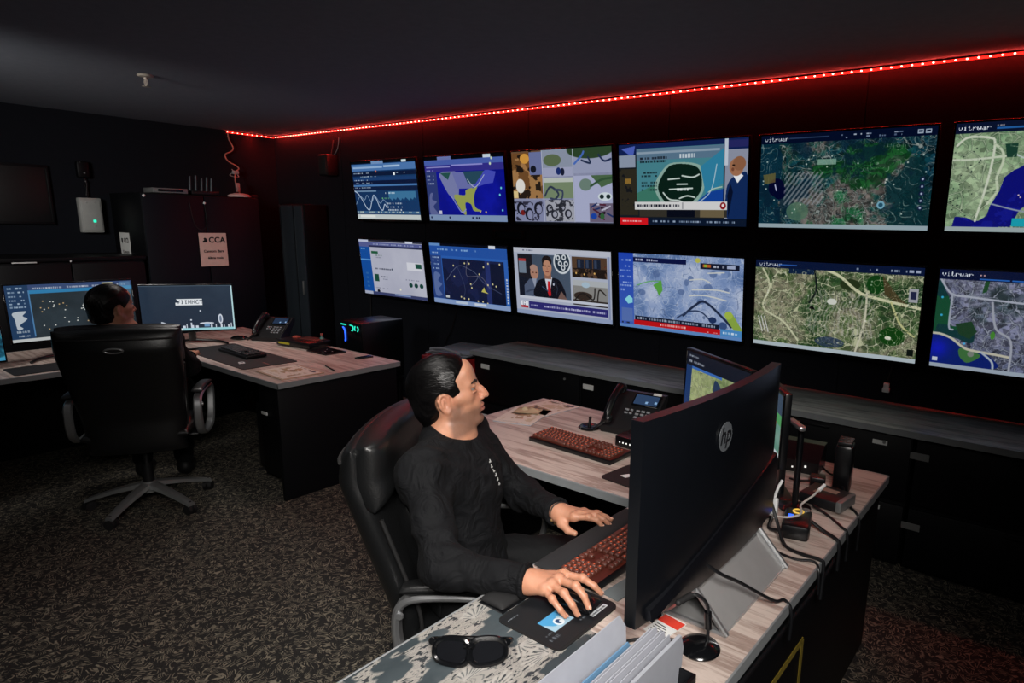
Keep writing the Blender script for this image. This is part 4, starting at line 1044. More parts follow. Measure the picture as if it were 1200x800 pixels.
t = thing('equipment_cabinet', 'narrow tall grey equipment cabinet in the far corner', 'cabinet', (-6.37, 3.62, 0))
MB().box((0, .125, .91), (.42, .25, 1.82), .006).build('body', BLK, t)
d = MB().box((-.0, -.012, .93), (.41, .02, 1.76), .004).build('door', mat('smoked_door', srgb(40, 46, 52), .3), t)
MB().box((-.19, -.026, .95), (.012, .01, 1.74), .003).box((.05, -.026, .95), (.012, .01, 1.74), .003).build('trim_strip', mat('dark_strip', srgb(24, 28, 32), .3), d)
MB().box((.16, -.03, 1.0), (.02, .016, .14), .004).build('handle', GREYM, d)

t = thing('wall_speaker', 'small black speaker on the wall left of the screens', 'speaker', (-6.02, YW, 2.2))
MB().box((0, -.07, 0), (.16, .12, .2), .01).build('housing', PLAST, t)
MB().box((0, -.132, 0), (.13, .006, .17), .002).build('grille', RUB, t)
MB().box((0, -.006, 0), (.08, .014, .12), .002).build('bracket', BLK, t)
MB().tube([(.03, -.05, .1), (.03, -.03, .17), (.03, -.012, .24)], .005, 6).tube([(.06, -.05, .08), (.1, -.02, .16), (.12, -.012, .26)], .005, 6).build('lead', PLAST, t)

t = thing('wall_cable', 'thin black cable hanging below the navy dotted map screen', 'cable', (-4.3, YW, 0))
MB().tube([(.05, -.02, 1.1), (.02, -.012, .95), (-.05, -.012, .75), (-.14, -.012, .6), (-.16, -.012, .3)], .005, 6).build('lead', PLAST, t)
t = thing('wall_cable', 'black cable running down the wall below the white report screen', 'cable', (-5.5, YW, 0))
MB().tube([(.0, -.02, 1.05), (-.02, -.012, .8), (-.03, -.012, .5), (-.02, -.012, .1)], .006, 6).build('lead', PLAST, t)
t = thing('hanging_plug', 'white plug dangling on a black lead above the counter', 'plug', (-.745, YW - .02, 0))
MB().tube([(.02, .0, 1.02), (.015, -.005, .93), (0, -.005, .85)], .004, 6).build('lead', PLAST, t)
MB().box((0, -.005, .835), (.03, .02, .032), .005).box((0, -.005, .81), (.038, .026, .026), .004).build('plug_body', WHITE, t)
# ------------------------------------------------------------------ counter along the screen wall
CY0, CY1, DZ = 3.36, YW - .002, .74
t = thing('counter_worktop', 'long grey wood worktop under the wall screens', 'worktop', (-1.0, 3.62, 0))
MB().box((0, 0, DZ - .015), (5.13, CY1 - CY0, .03), .003).build('board', WOODG, t)
MB().box((0, -(CY1 - CY0) / 2 - .001, DZ - .016), (5.13, .006, .032), .001, 1).build('edge_band', EDGE, t)
proto = None
WHERE = ['leftmost black drawer unit, beside the red bin', 'black drawer unit under the counter, second from the red bin', 'black drawer unit under the counter behind the desk phone', 'black drawer unit under the counter right of the curved monitor', 'rightmost black drawer unit under the counter']
for k in range(5):
    x = -3.55 + k * 1.02
    t = thing('drawer_unit', WHERE[k], 'drawer unit', (x, 3.395, 0), 0, 'drawer units under the counter')
    MB().box((.505, .245, .36), (1.0, .48, .685), .003).build('carcass', BLK, t)
    MB().box((.51, .27, .015), (1.0, .4, .03)).build('plinth', BLK, t)
    for j, (z, h) in enumerate(((.53, .33), (.19, .3))):
        d = MB().box((.505, -.004, z), (.995, .02, h), .003).build('drawer', BLK, t)
        lx = (.12, .1, .52, .98 - .1, .62)[k] if False else (.12, .06, .5, .0, .0)[k]
        if k in (0, 1):
            MB().box((lx + (.0 if k == 0 else .0), -.016, z + (.1 if j == 0 else .05)), (.085, .004, .035), .001, 1).build('label_plate', LABEL, d)
        elif k == 2:
            MB().box((.86, -.016, z + .12), (.07, .004, .022), .001, 1).build('label_plate', LABEL, d)
        elif k == 3:
            MB().box((.025, -.016, z + (.085 if j == 0 else .06)), (.085, .004, .035), .001, 1).build('label_plate', GREYM, d)
        MB().box((.51, -.017, z + h / 2 - .02), (.2, .012, .012), .003).build('pull', BLK, d)
    MB().cyl((.88 if k != 3 else .47, -.012, .655), (.88 if k != 3 else .47, -.022, .655), .009, .008, 14).build('lock', GREYM, t)

t = thing('storage_bin', 'red plastic bin at the left end of the counter', 'bin', (-3.8, 3.5, 0))
mb = MB()
for c, s in (((0, 0, .01), (.42, .44, .02)), ((.2, 0, .33), (.02, .44, .66)), ((-.2, 0, .33), (.02, .44, .66)), ((0, .21, .33), (.42, .02, .66)), ((0, -.21, .33), (.42, .02, .66))):
    mb.box(c, s, .004)
mb.build('shell', REDP, t)
MB().box((0, -.224, .64), (.44, .02, .03), .004).box((0, .224, .64), (.44, .02, .03), .004).box((.214, 0, .64), (.02, .46, .03), .004).box((-.214, 0, .64), (.02, .46, .03), .004).build('rim', mat('dark_red_rim', srgb(120, 24, 26), .35), t)
t = thing('plastic_sheets', 'grey clear plastic sheets piled on the red bin', 'plastic sheet', (-3.8, 3.5, .672))
mb = MB()
for k in range(3):
    mb.at((.01 * k, .01 * k, .004 + .012 * k), (0, 0, .1 * k)).box((0, 0, 0), (.4, .42, .006), .002)
mb.at().tube([(-.17, -.18, .03), (0, -.2, .055), (.17, -.18, .03)], .012, 8)
mb.build('sheets', CLEARF, t)

# ------------------------------------------------------------------ the two L-shaped desks
def edge_loop(poly, w=.006, z0=DZ - .033, z1=DZ + .0005):
    mb = MB()
    n = len(poly)
    for i in range(n):
        a = Vector((*poly[i], 0)); b = Vector((*poly[(i + 1) % n], 0)); d = (b - a); L = d.length
        mb.at(((a.x + b.x) / 2, (a.y + b.y) / 2, (z0 + z1) / 2), (0, 0, math.atan2(d.y, d.x)))
        mb.box((0, 0, 0), (L + w, w, z1 - z0), .0012, 1)
    mb.at()
    return mb

t = thing('corner_desk', 'L-shaped pale wood desk where the man in black works', 'desk', (-1.1, 1.82, 0))
ox, oy = -1.1, 1.82
P = [(-1.105, .28), (-.465, .28), (-.465, 2.66), (-2.25, 2.66), (-2.25, 1.82), (-1.105, 1.82)]
PL = [(x - ox, y - oy) for x, y in P]
MB().prism(PL, DZ - .03, DZ).build('worktop', WOOD, t, 0)
edge_loop(PL).build('edge_band', EDGE, t)
MB().box((-.5 - ox, 1.47 - oy, .355), (.03, 2.34, .71), .003).build('side_panel', BLK, t)
MB().box((-1.4 - ox, 2.63 - oy, .355), (1.6, .025, .71), .003).build('modesty_panel', BLK, t)
MB().box((-2.21 - ox, 2.24 - oy, .355), (.03, .76, .71), .003).build('end_panel', BLK, t)
p = MB().box((-.79 - ox, .52 - oy, .36), (.5, .42, .69), .004).build('pedestal', BLK, t)
for z, h in ((.57, .22), (.34, .22), (.12, .2)):
    MB().box((-1.045 - ox, .52 - oy, z), (.02, .4, h), .003).build('drawer_front', BLK, p)
MB().tube([(-.478 - ox, 2.1 - oy, .7), (-.47 - ox, 1.9 - oy, .66), (-.478 - ox, 1.6 - oy, .645), (-.478 - ox, 1.2 - oy, .66)], .006, 6).build('cable_run', PLAST, t)
t = thing('tape_outline', 'dull yellow tape outline on the dark side panel of the near desk', 'tape', (-.4845, 1.69, .4))
tri = [(-.5, -.28), (.07, -.28), (.07, .1), (-.5, .1)]
mb = MB().at((.0005, 0, 0), (PI / 2, 0, PI / 2))
for a, b in zip(tri, tri[1:] + tri[:1]):
    a = Vector((*a, 0)); b = Vector((*b, 0)); d = (b - a); 
    o = Vector((-d.y, d.x, 0)).normalized() * .011
    mb.prism([(a + o).xy[:], (a - o).xy[:], (b - o).xy[:], (b + o).xy[:]], 0, .0015)
mb.build('outline', YELL, t, 0)

t = thing('corner_desk', 'L-shaped wood desk at the far left where the back-turned person sits', 'desk', (-4.86, 1.9, 0))
ox, oy = -4.86, 1.9
P = [(-5.78, .1), (-4.86, .1), (-4.86, 1.77), (-4.74, 1.885), (-3.61, 1.885), (-3.61, 2.75), (-5.78, 2.75)]
PL = [(x - ox, y - oy) for x, y in P]
MB().prism(PL, DZ - .03, DZ).build('worktop', WOOD, t, 0)
edge_loop(PL).build('edge_band', EDGE, t)
MB().box((-3.65 - ox, 2.315 - oy, .355), (.03, .84, .71), .003).build('end_panel', BLK, t)
MB().box((-4.7 - ox, 2.72 - oy, .355), (2.1, .025, .71), .003).build('modesty_panel', BLK, t)
MB().box((-5.74 - ox, 1.4 - oy, .355), (.025, 2.6, .71), .003).build('back_panel', BLK, t)
p = MB().box((-3.86 - ox, 2.32 - oy, .385), (.38, .66, .64), .004).build('pedestal', BLK, t)
MB().box((-3.99 - ox, 1.985 - oy, .47), (.07, .006, .02), .001).build('label_plate', LABEL, p)

t = thing('computer_tower', 'black computer tower with vertical white lettering under the far desk', 'computer', (-4.2, 2.2, 0))
MB().box((0, .1, .24), (.2, .42, .46), .008).build('case', SATIN, t)
MB().box((0, -.113, .24), (.19, .01, .44), .004).build('front_panel', PLAST, t)
text_mesh('VLINE G', .03, 'lettering', WHITE, t, (.07, -.1195, .13), (PI / 2, PI / 2, 0), .0004)
MB().box((-.06, 0, .005), (.03, .3, .01)).box((.06, 0, .005), (.03, .3, .01)).build('foot', RUB, t)

t = thing('side_table', 'low black stand behind the far desk', 'table', (-4.78, 3.2, 0))
MB().box((0, 0, .36), (.6, .5, .03), .004).build('top', BLK, t)
for sx in (-1, 1):
    for sy in (-1, 1):
        MB().box((sx * .27, sy * .22, .172), (.04, .04, .345), .004).build('leg', BLK, t)
t = thing('gaming_computer', 'black computer glowing with green and blue light lines behind the far desk', 'computer', (-4.66, 3.16, .375))
MB().box((0, .12, .25), (.3, .4, .49), .008).build('case', SATIN, t)
MB().box((0, -.083, .25), (.29, .008, .47), .003).build('glass_front', GLOSS, t)
MB().tube([(-.12, -.09, .468), (-.06, -.09, .466)], .006, 6, 0).build('light_bar', GLOWT, t)
MB().tube([(.0, -.09, .468), (.04, -.09, .462), (.04, -.09, .43), (.02, -.09, .425)], .005, 6, 3).tube([(.07, -.09, .43), (.062, -.09, .445), (.07, -.09, .465)], .005, 6, 3).tube([(.1, -.09, .425), (.112, -.09, .445), (.1, -.09, .465)], .005, 6, 3).build('light_ring', GLOWT, t)
MB().tube([(-.1, -.09, .445), (-.075, -.09, .42), (-.07, -.09, .36), (-.075, -.09, .33)], .006, 6, 4).build('light_tube', GLOWB, t)
# ------------------------------------------------------------------ things on the desks
def keyboard(name, label, loc, rz, w=.45, d=.135, lit=True, num=True):
    """local x to the right, y away from the typist"""
    t = thing(name, label, 'keyboard', loc, rz)
    MB().at((0, 0, .012), (.04, 0, 0)).box((0, 0, 0), (w, d, .02), .004).build('case', SATIN, t)
    kc, ba = (KEYC, BEDR) if lit else (KEYD, PLAST)
    MB().at((0, 0, .0228), (.04, 0, 0)).box((0, 0, 0), (w - .012, d - .012, .001)).build('key_bed', ba, t)
    mb = MB().at((0, 0, .023), (.04, 0, 0)); lg = MB().at((0, 0, .023), (.04, 0, 0))
    u = (w - .022) / (22.5 if num else 15.0)
    rows = [[1] * 15, [1] * 13 + [2], [1.5] + [1] * 12 + [1.5], [1.75] + [1] * 11 + [2.25], [2.25] + [1] * 10 + [2.75], [1.25, 1.25, 1.25, 6.25, 1.25, 1.25, 1.25, 1.25]]
    rh = (d - .02) / 6.2
    for r, row in enumerate(rows):
        y = (d - .02) / 2 - rh * (r + .5) - (.2 * rh if r else 0)
        x = -(w - .022) / 2
        for k, s in enumerate(row):
            mb.box((x + s * u / 2, y, .006), (s * u - .0035, rh - .0035, .011), .002, 1)
            if lit:
                lg.box((x + s * u / 2, y + .001, .0117), (min(s * u, .03) * .3, rh * .2, .0006))
            x += s * u
        if num:
            x0 = -(w - .022) / 2 + 15.4 * u
            for k in range(3):
                if r not in (3,) and not (r == 4 and k != 1):
                    mb.box((x0 + (k + .5) * u, y, .006), (u - .0035, rh - .0035, .011), .002, 1)
            x0 += 3.3 * u
            for k in range(4):
                if r:
                    mb.box((x0 + (k + .5) * u * .95, y, .006), (u * .95 - .0035, rh - .0035, .011), .002, 1)
                    if lit:
                        lg.box((x0 + (k + .5) * u * .95, y + .001, .0117), (u * .28, rh * .2, .0006))
    mb.build('keys', kc, t)
    if lit:
        lg.build('key_lettering', GLOWO, t)
    return t

def phone(label, loc, rz, lit=True):
    t = thing('desk_phone', label, 'phone', loc, rz)
    T = .62
    MB().prism([(0, 0)], 0, 0) if False else None
    w = .26
    mb = MB()
    prof = [(-.1, .006), (-.1, .03), (.075, .165), (.1, .165), (.1, .14), (.0, .006)]
    n = len(prof)
    vs = [(-w / 2, y, z) for y, z in prof] + [(w / 2, y, z) for y, z in prof]
    mb.add(vs, [(i, (i + 1) % n, n + (i + 1) % n, n + i) for i in range(n)] + [tuple(range(n)), tuple(range(2 * n - 1, n - 1, -1))])
    mb.build('body', PLAST, t, 20)
    MB().box((0, -.05, .004), (w - .02, .1, .008)).build('foot', RUB, t)
    sl = math.atan2(.135, .175)
    A = ((0, -.0125, .0975), (sl, 0, 0))
    MB().at(*A).box((.05, .065, .004), (.135, .072, .008), .002).build('display_frame', GLOSS, t)
    MB().at(*A).box((.05, .065, .0085), (.118, .056, .001)).build('display', mat('phone_display', srgb(24, 32, 48), .2, emit=(.02, .045, .1), estr=.9 if lit else .5), t)
    MB().at(*A).box((.1, .055, .0095), (.012, .012, .001)).box((.055, .05, .0095), (.012, .012, .001)).build('display_icon', mat('display_icon', srgb(110, 150, 190), .4, emit=(.2, .35, .55), estr=.5), t)
    kb = MB().at(*A)
    for r in range(4):
        for c in range(3):
            kb.box((.03 + c * .026, -.0 - r * .019, .004), (.018, .011, .008), .002, 1)
    for r in range(2):
        kb.box((-.025, -.0 - r * .019, .004), (.018, .01, .008), .002, 1).box((-.002, -.0 - r * .019, .004), (.014, .01, .008), .002, 1)
    kb.build('number_keys', mat('phone_keys', srgb(120, 124, 128), .5), t)
    MB().at(*A).box((.115, -.02, .003), (.012, .08, .006), .002).build('side_keys', PLAST, t)
    if lit:
        MB().at(*A).box((.09, .106, .005), (.04, .014, .01), .001).build('name_tag', LABEL, t)
    h = MB().at(*A)
    h.tube([(-.09, -.075, .03), (-.09, -.06, .045), (-.09, 0, .056), (-.09, .06, .05), (-.09, .1, .036)], lambda s: .017 + .007 * abs(2 * s - 1) ** 3, 14)
    h.ball((-.09, -.078, .024), (.026, .028, .022)).ball((-.09, .1, .026), (.026, .028, .022))
    h.build('handset', SATIN, t)
    MB().tube([(-.1, -.1, .05), (-.15, -.11, .01), (-.17, -.03, .006), (-.15, .07, .006), (-.08, .12, .02)], .005, 6).build('cord', PLAST, t)
    return t

def flat_monitor(label, loc, rz, w, h, zc, fn, name='desk_monitor', tilt=.06, foot='wide', gain=1.0, group=None):
    """screen faces local -y; loc on the desk"""
    t = thing(name, label, 'monitor', loc, rz, group)
    A = ((0, 0, zc), (-tilt, 0, 0))
    MB().at(*A).box((0, .016, 0), (w + .016, .024, h + .024), .004).box((0, .034, -.02), (w * .5, .02, h * .5), .008).build('housing', SATIN, t)
    R = Matrix.Translation(A[0]) @ Euler(A[1]).to_matrix().to_4x4()
    q = [R @ Vector(p) for p in ((-w / 2, .0025, -h / 2), (w / 2, .0025, -h / 2), (w / 2, .0025, h / 2), (-w / 2, .0025, h / 2))]
    picture_quad('screen', q, screen_mat(name + '_picture', fn().image(name + '_img'), gain), t)
    fr = MB().at(*A)
    for c, s in (((0, .002, h / 2 + .004), (w + .016, .006, .008)), ((0, .002, -h / 2 - .006), (w + .016, .006, .012)), ((-w / 2 - .004, .002, 0), (.008, .006, h)), ((w / 2 + .004, .002, 0), (.008, .006, h))):
        fr.box(c, s, .001, 1)
    fr.build('bezel', GLOSS, t)
    MB().box((0, .06, (zc - h * .1) / 2 + .01), (.05, .022, zc - h * .1), .004).build('neck', SATIN, t)
    if foot == 'wide':
        for s in (-1, 1):
            MB().tube([(s * .02, .06, .02), (s * w * .3, .0, .014), (s * w * .42, -.09, .008)], .009, 8).build('foot', SATIN, t)
    else:
        MB().box((0, .04, .006), (.16, .11, .012), .004).build('foot', SATIN, t)
    return t

# --- man's keyboard, wrist rest, mouse mats
keyboard('keyboard', 'red-lit black keyboard behind the mouse, in front of the curved monitor', (-.945, 1.475, DZ), -PI / 2, .44, .14)
t = thing('wrist_rest', 'long black padded wrist rest between the red-lit keyboard and desk edge', 'wrist rest', (-1.055, 1.49, DZ), 0)
mb = MB(); mb.cushion(lambda u, v: (.037 * (2 * 0 + u), .235 * v, .011), lambda u, v: .0125, (0, 0, 1), 14, 30, 4, 10)
mb.build('pad', mat('rest_fabric', srgb(20, 21, 24), .85, bump=.5, bscale=700), t)
t = thing('mouse_mat', 'black mouse mat with a blue picture under the man\'s hand', 'mouse mat', (-.9, 1.13, DZ), 0)
MB().prism(rrect(.2, .24, .022), 0, .004).build('mat', RUB, t, 30)
picture_quad('print', [(.092, -.115, .0043), (.092, .115, .0043), (-.092, .115, .0043), (-.092, -.115, .0043)], print_mat('mat_print', print_mousepad().image('mat_print'), .6), t)
t = thing('wrist_pad', 'round-ended black gel wrist pad under the man\'s sleeve', 'wrist rest', (-1.045, 1.1, DZ), 0)
MB().cushion(lambda u, v: (.04 * u, .06 * v, .0125), lambda u, v: .014, (0, 0, 1), 16, 18, 2.5, 3).build('pad', RUB, t)
MB().cushion(lambda u, v: (.042 * u, .062 * v, .003), lambda u, v: .0035, (0, 0, 1), 16, 18, 2.5, 3).build('base', PLAST, t)
t = thing('computer_mouse', 'black mouse held under the man\'s right hand', 'mouse', (-.883, 1.178, DZ + .004), .12)
mb = MB(); mb.cushion(lambda u, v: (.058 * u, .032 * v, .014), lambda u, v: .019 + .006 * (1 - u) * .5, (0, 0, 1), 20, 16, 2.6, 2.6); mb.build('shell', GLOSS, t)
MB().cyl((.03, -.004, .033), (.03, .004, .033), .009, None, 14).build('wheel', RUB, t)
t = thing('note_card', 'grey card lying between the keyboard and the mouse mat', 'card', (-.835, 1.33, DZ), -.1)
MB().box((0, 0, .0015), (.055, .13, .003), .001).build('card', mat('grey_card', srgb(96, 104, 106), .6), t)
t = thing('desk_blotter', 'black and white flower print sheet under the sunglasses', 'desk mat', (-.95, .75, DZ), 0)
picture_quad('print', [(-.15, -.38, .0014), (.27, -.38, .0014), (.27, .37, .0014), (-.15, .37, .0014)], print_mat('flower_print', print_flowers().image('flower_print'), .22), t)
MB().box((.06, -.005, .0006), (.422, .752, .0012)).build('sheet', CLEARF, t)
t = thing('sunglasses', 'folded black sunglasses on the flower print sheet', 'sunglasses', (-.94, .872, DZ + .0015), math.radians(38))
for s in (-1, 1):
    A = ((s * .04, -.012 * 1, .03), (math.radians(66), 0, s * .16))
    loop = [(.039 * math.copysign(abs(math.cos(a)) ** .7, math.cos(a)), (.027 - .004 * s * math.cos(a)) * math.copysign(abs(math.sin(a)) ** .75, math.sin(a)), -.004) for a in [2 * PI * k / 16 for k in range(16)]]
    MB().at(*A).tube(loop + loop[:1], .0062, 8, 4).build('rim', GLOSS, t)
    MB().at(*A).lathe([(.001, 0), (1, 0), (1, .001), (.001, .001)], 24, (0, 0, -.004), .037, .025).build('lens', mat('dark_lens', srgb(18, 19, 22), .1), t)
    MB().tube([(s * .082, .0, .046), (s * .085, .02, .036), (s * .05, .05, .016), (-s * .05, .056 + .006 * s, .012)], lambda q: .0075 - .002 * q, 8).build('temple', GLOSS, t)
MB().tube([(-.01, -.01, .042), (0, -.014, .046), (.01, -.01, .042)], .006, 8).build('bridge', GLOSS, t)

# --- the curved monitor seen from behind and its silver stand
t = thing('curved_monitor', 'large curved black monitor seen from behind with round logo', 'monitor', (-.645, 1.447, DZ))
HW, Z0, Z1 = .381, .098, .56
def bow(y): return .028 * (1 - (y / HW) ** 2)
vs = []; fs = []; NY, NZ = 28, 12
mb = MB()
for s in (0, 1):
    for j in range(NZ + 1):
        for i in range(NY + 1):
            y = -HW + 2 * HW * i / NY; z = Z0 + (Z1 - Z0) * j / NZ
            dome = .012 * max(0, 1 - (y / HW) ** 8) * max(0, 1 - (2 * j / NZ - 1) ** 8)
            vs.append((bow(y) - .024 if s == 0 else bow(y) + .004 + dome, y, z))
W = NY + 1; o = W * (NZ + 1)
for j in range(NZ):
    for i in range(NY):
        a = j * W + i
        fs += [(a, a + W, a + W + 1, a + 1), (o + a, o + a + 1, o + a + W + 1, o + a + W)]
for j in range(NZ):
    a = j * W; b = a + NY; fs += [(a, o + a, o + a + W, a + W), (b, b + W, o + b + W, o + b)]
for i in range(NY):
    a = i; b = NZ * W + i; fs += [(a, a + 1, o + a + 1, o + a), (b, o + b, o + b + 1, b + 1)]
mb.add(vs, fs); mb.build('housing', mat('monitor_back', srgb(8, 10, 14), .28, bump=.05, bscale=900), t, 50)
mb = MB()                                    # swelling lower cover with its sweeping crease
vs = []; fs = []; NY = 26
top = lambda s: .3 - .16 * (1 - s) ** 1.6 + .0 * s
for s2 in range(NY + 1):
    s = s2 / NY; y = -HW * .93 + 2 * HW * .93 * s; zt = top(s)
    for z, dx in ((Z0 + .012, .008), (Z0 + .016, .02), (zt - .03, .026), (zt - .004, .02), (zt, .006)):
        vs.append((bow(y) + dx, y, z))
for i in range(NY):
    for k in range(4):
        a = i * 5 + k; fs.append((a, a + 5, a + 6, a + 1))
fs += [(0, 1, 2, 3, 4), tuple(NY * 5 + k for k in (4, 3, 2, 1, 0))]
for i in range(NY):
    fs.append((i * 5 + 4, i * 5 + 9, i * 5 + 5, i * 5))
mb.add(vs, fs); mb.build('lower_cover', mat('monitor_cover', srgb(9, 10, 14), .3), t, 30)
def front(i, j): return None
picture_quad('screen', [(-.0255, HW - .01, Z0 + .02), (-.0255, -HW + .01, Z0 + .02), (-.0255, -HW + .01, Z1 - .008), (-.0255, HW - .01, Z1 - .008)], screen_mat('curved_picture', screen_track().image('curved_img'), .6), t, 16, (.028, 0, 0))
lg = MB().at((.044, -.072, .46), (PI / 2, 0, PI / 2))
lg.lathe([(.001, 0), (.036, 0), (.036, .0012), (.001, .0012)], 40); lo = lg.build('logo_disc', mat('logo_grey', srgb(78, 82, 86), .4), t, 30)
text_mesh('hp', .058, 'logo_letters', mat('logo_dark', srgb(16, 18, 22), .4), lo, (.0454, -.072, .463), (PI / 2, 0, PI / 2), .0004, .22, bold=.001)
MB().box((.012, .03, .105), (.03, .05, .06), .006).build('neck', SILV, t)

t = thing('monitor_stand', 'silver folded triangular stand under the curved monitor', 'stand', (-.62, 1.5, DZ))
def tri_sheet(mb, y0, y1, th=.004):
    A, B, C = (-.075, .0), (.085, .0), (-.002, .088)
    for (p, q) in ((A, B), (B, C), (C, A)):
        p = Vector(p); q = Vector(q); d = (q - p).normalized(); n = Vector((-d.y, d.x)) * th
        v = [p, q, q + n, p + n]
        vs = [(a.x, y0, a.y) for a in v] + [(a.x, y1, a.y) for a in v]
        mb.add(vs, [(0, 1, 2, 3), (7, 6, 5, 4), (0, 4, 5, 1), (1, 5, 6, 2), (2, 6, 7, 3), (3, 7, 4, 0)])
mb = MB(); tri_sheet(mb, -.2, .2); mb.build('sheet', mat('stand_silver', srgb(168, 168, 168), .38, metal=.55, bump=.05, bscale=700), t, 20)
for ye in (-.2, .2):
    mb = MB()
    for a, b in (((-.078, .0), (.09, .0)), ((.09, .0), (-.0, .094)), ((-.0, .094), (-.078, .0))):
        mb.ribbon([(a[0], ye, a[1] + .003), ((a[0] + b[0]) / 2, ye, (a[1] + b[1]) / 2 + .003), (b[0], ye, b[1] + .003)], .012, .012, (0, 1, 0), False, 0)
    mb.build('end_frame', SILV, t, 20)
MB().box((-.0, -.02, .092), (.014, .38, .012), .003).build('ridge_bar', SILV, t)
t = thing('cable_puck', 'small black oval puck beside the silver stand', 'puck', (-.735, 1.27, DZ))
MB().lathe([(.001, 0), (.036, 0), (.04, .006), (.036, .013), (.024, .014), (.02, .01), (.001, .01)], 28, (0, 0, 0), 1.15, .85).build('ring', GLOSS, t)
MB().ball((.0, 0, .014), (.02, .014, .009)).build('cap', SATIN, t)

t = thing('desk_microphone', 'black table microphone on a round base in front of the silver stand', 'microphone', (-.562, 1.222, DZ))
MB().lathe([(.001, 0), (.046, 0), (.048, .004), (.044, .01), (.024, .016), (.001, .017)], 36).build('base', GLOSS, t)
MB().tube([(.01, .02, .014), (.008, .022, .05), (.004, .02, .1), (-.012, .004, .128), (-.028, -.01, .13)], .0042, 8).build('gooseneck', PLAST, t)
MB().cyl((.0095, .021, .045), (.006, .021, .085), .0085, .0085, 14).build('switch_sleeve', SATIN, t)
MB().cyl((-.024, -.007, .13), (-.034, -.05, .128), .008, .007, 14).ball((-.034, -.05, .128), .0075, 8).build('capsule', RUB, t)
MB().tube([(-.045, -.01, .006), (-.09, -.03, .004), (-.14, -.08, .004), (-.15, -.13, .004)], .004, 6).build('lead', PLAST, t)

t = thing('cable', 'black cable trailing from the curved monitor over the silver stand to the desk edge', 'cable', (-.6, 1.4, DZ))
MB().tube([(-.01, -.1, .17), (.03, -.06, .13), (.05, .0, .09), (.08, .05, .05), (.11, .1, .012), (.125, .13, .006), (.145, .13, -.02), (.146, .13, -.1)], .0045, 8).build('lead', PLAST, t)

t = thing('printed_card', 'small white card with a red band beside the silver stand', 'card', (-.665, 1.245, DZ), -.15)
MB().box((0, 0, .0008), (.06, .09, .0016)).build('card', LABEL, t)
MB().box((-.0, .025, .0019), (.06, .032, .0006)).build('red_band', mat('card_red', srgb(190, 50, 34), .6), t)
mb = MB()
for j, wl in enumerate((.038, .03, .041, .034, .026)):
    mb.box((-.022 + wl / 2, -.036 + .0085 * j, .0018), (wl, .0028, .0004))
mb.build('small_print', INK, t)

# --- file holder at the bottom of the picture
t = thing('file_holder', 'black desk file holder at the near end of the desk', 'file holder', (-.585, .9, DZ))
mb = MB()
mb.box((0, 0, .004), (.2, .3, .008), .002)
for x, h in ((-.096, .05), (-.03, .05), (.036, .05), (.096, .075)):
    mb.box((x, 0, h / 2), (.008, .3, h), .002)
mb.box((.066, .147, .037), (.066, .006, .075), .002).box((-.03, .147, .012), (.13, .006, .025), .002)
mb.build('tray', SATIN, t)
def sheet(label, x, y, z, hl, ht, th, lean, m, cut=0.0, name='paper_folder', cat='paper'):
    t = thing(name, label, cat, (x, y, z))
    mb = MB().at((0, 0, 0), (0, lean, 0))
    v = [(-hl, 0), (hl - cut * .2, 0), (hl, ht * .75), (hl - cut, ht), (-hl, ht)]
    vs = [(-th / 2, a, b) for a, b in v] + [(th / 2, a, b) for a, b in v]
    n = 5
    mb.add(vs, [(i, (i + 1) % n, n + (i + 1) % n, n + i) for i in range(n)] + [tuple(range(n)), tuple(range(2 * n - 1, n - 1, -1))])
    mb.build('sheet', m, t, 20)
    return t
sheet('curled white folder standing in the left slot of the file holder', -.645, .9, DZ + .01, .15, .135, .002, -.1, PAPER, .02, 'paper_folder', 'folder')
for k in range(5):
    sheet('white document sheet standing in the right slot of the file holder', -.58 + .0085 * k, .895 + .004 * (k % 3), DZ + .01, .15, .135 + .006 * (k % 2), .0016, -.03 + .012 * k, PAPER, .012, 'document', 'paper')['group'] = 'papers in the file holder'
sheet('thick white folder at the right front of the file holder', -.527, .9, DZ + .01, .155, .142, .007, .04, mat('folder_white', srgb(142, 145, 153), .7), .015, 'paper_folder', 'folder')
sheet('blue-edged folder between the white papers in the file holder', -.605, .86, DZ + .01, .15, .115, .003, -.05, mat('blue_folder', srgb(90, 128, 160), .6), .02, 'paper_folder', 'folder')

# --- far wing of the near desk
keyboard('keyboard', 'red-lit keyboard standing alone on the desk in front of the phone', (-1.6, 2.13, DZ), -.05, .455, .15)
phone('black desk phone with lit dark screen beside the curved monitor', (-1.56, 2.5, DZ), .12)
t = thing('puck_microphone', 'round black puck with a short post in front of the desk phone', 'microphone', (-1.735, 2.39, DZ))
MB().lathe([(.001, 0), (.05, 0), (.053, .005), (.046, .012), (.03, .012), (.022, .008), (.001, .008)], 32).build('base', GLOSS, t)
MB().cyl((.0, .0, .008), (.004, .0, .05), .008, .006, 12).ball((.004, 0, .05), .008, 8).build('post', SATIN, t)
def magazine(name, label, loc, rz, seed, w, h):
    t = thing(name, label, 'paper', loc, rz, None)
    MB().box((0, 0, .002), (w, h, .004), .001).build('pages', PAPER, t)
    picture_quad('cover', [(-w / 2, -h / 2, .0043), (w / 2, -h / 2, .0043), (w / 2, h / 2, .0043), (-w / 2, h / 2, .0043)], print_mat('cover_%d' % seed, print_magazine(seed).image('cover_%d' % seed), .4), t)
    return t
magazine('magazine', 'open printed paper with brown picture beside the man\'s face, the nearer one', (-2.1, 2.33, DZ), .3, 3, .2, .27)
magazine('magazine', 'printed paper with a dark blue corner, the farther one by the desk end', (-2.1, 2.53, DZ), -.12, 8, .21, .24)
t = thing('crumpled_wrapper', 'crumpled tan wrapper lying on the printed papers', 'wrapper', (-2.13, 2.4, DZ + .005), .4)
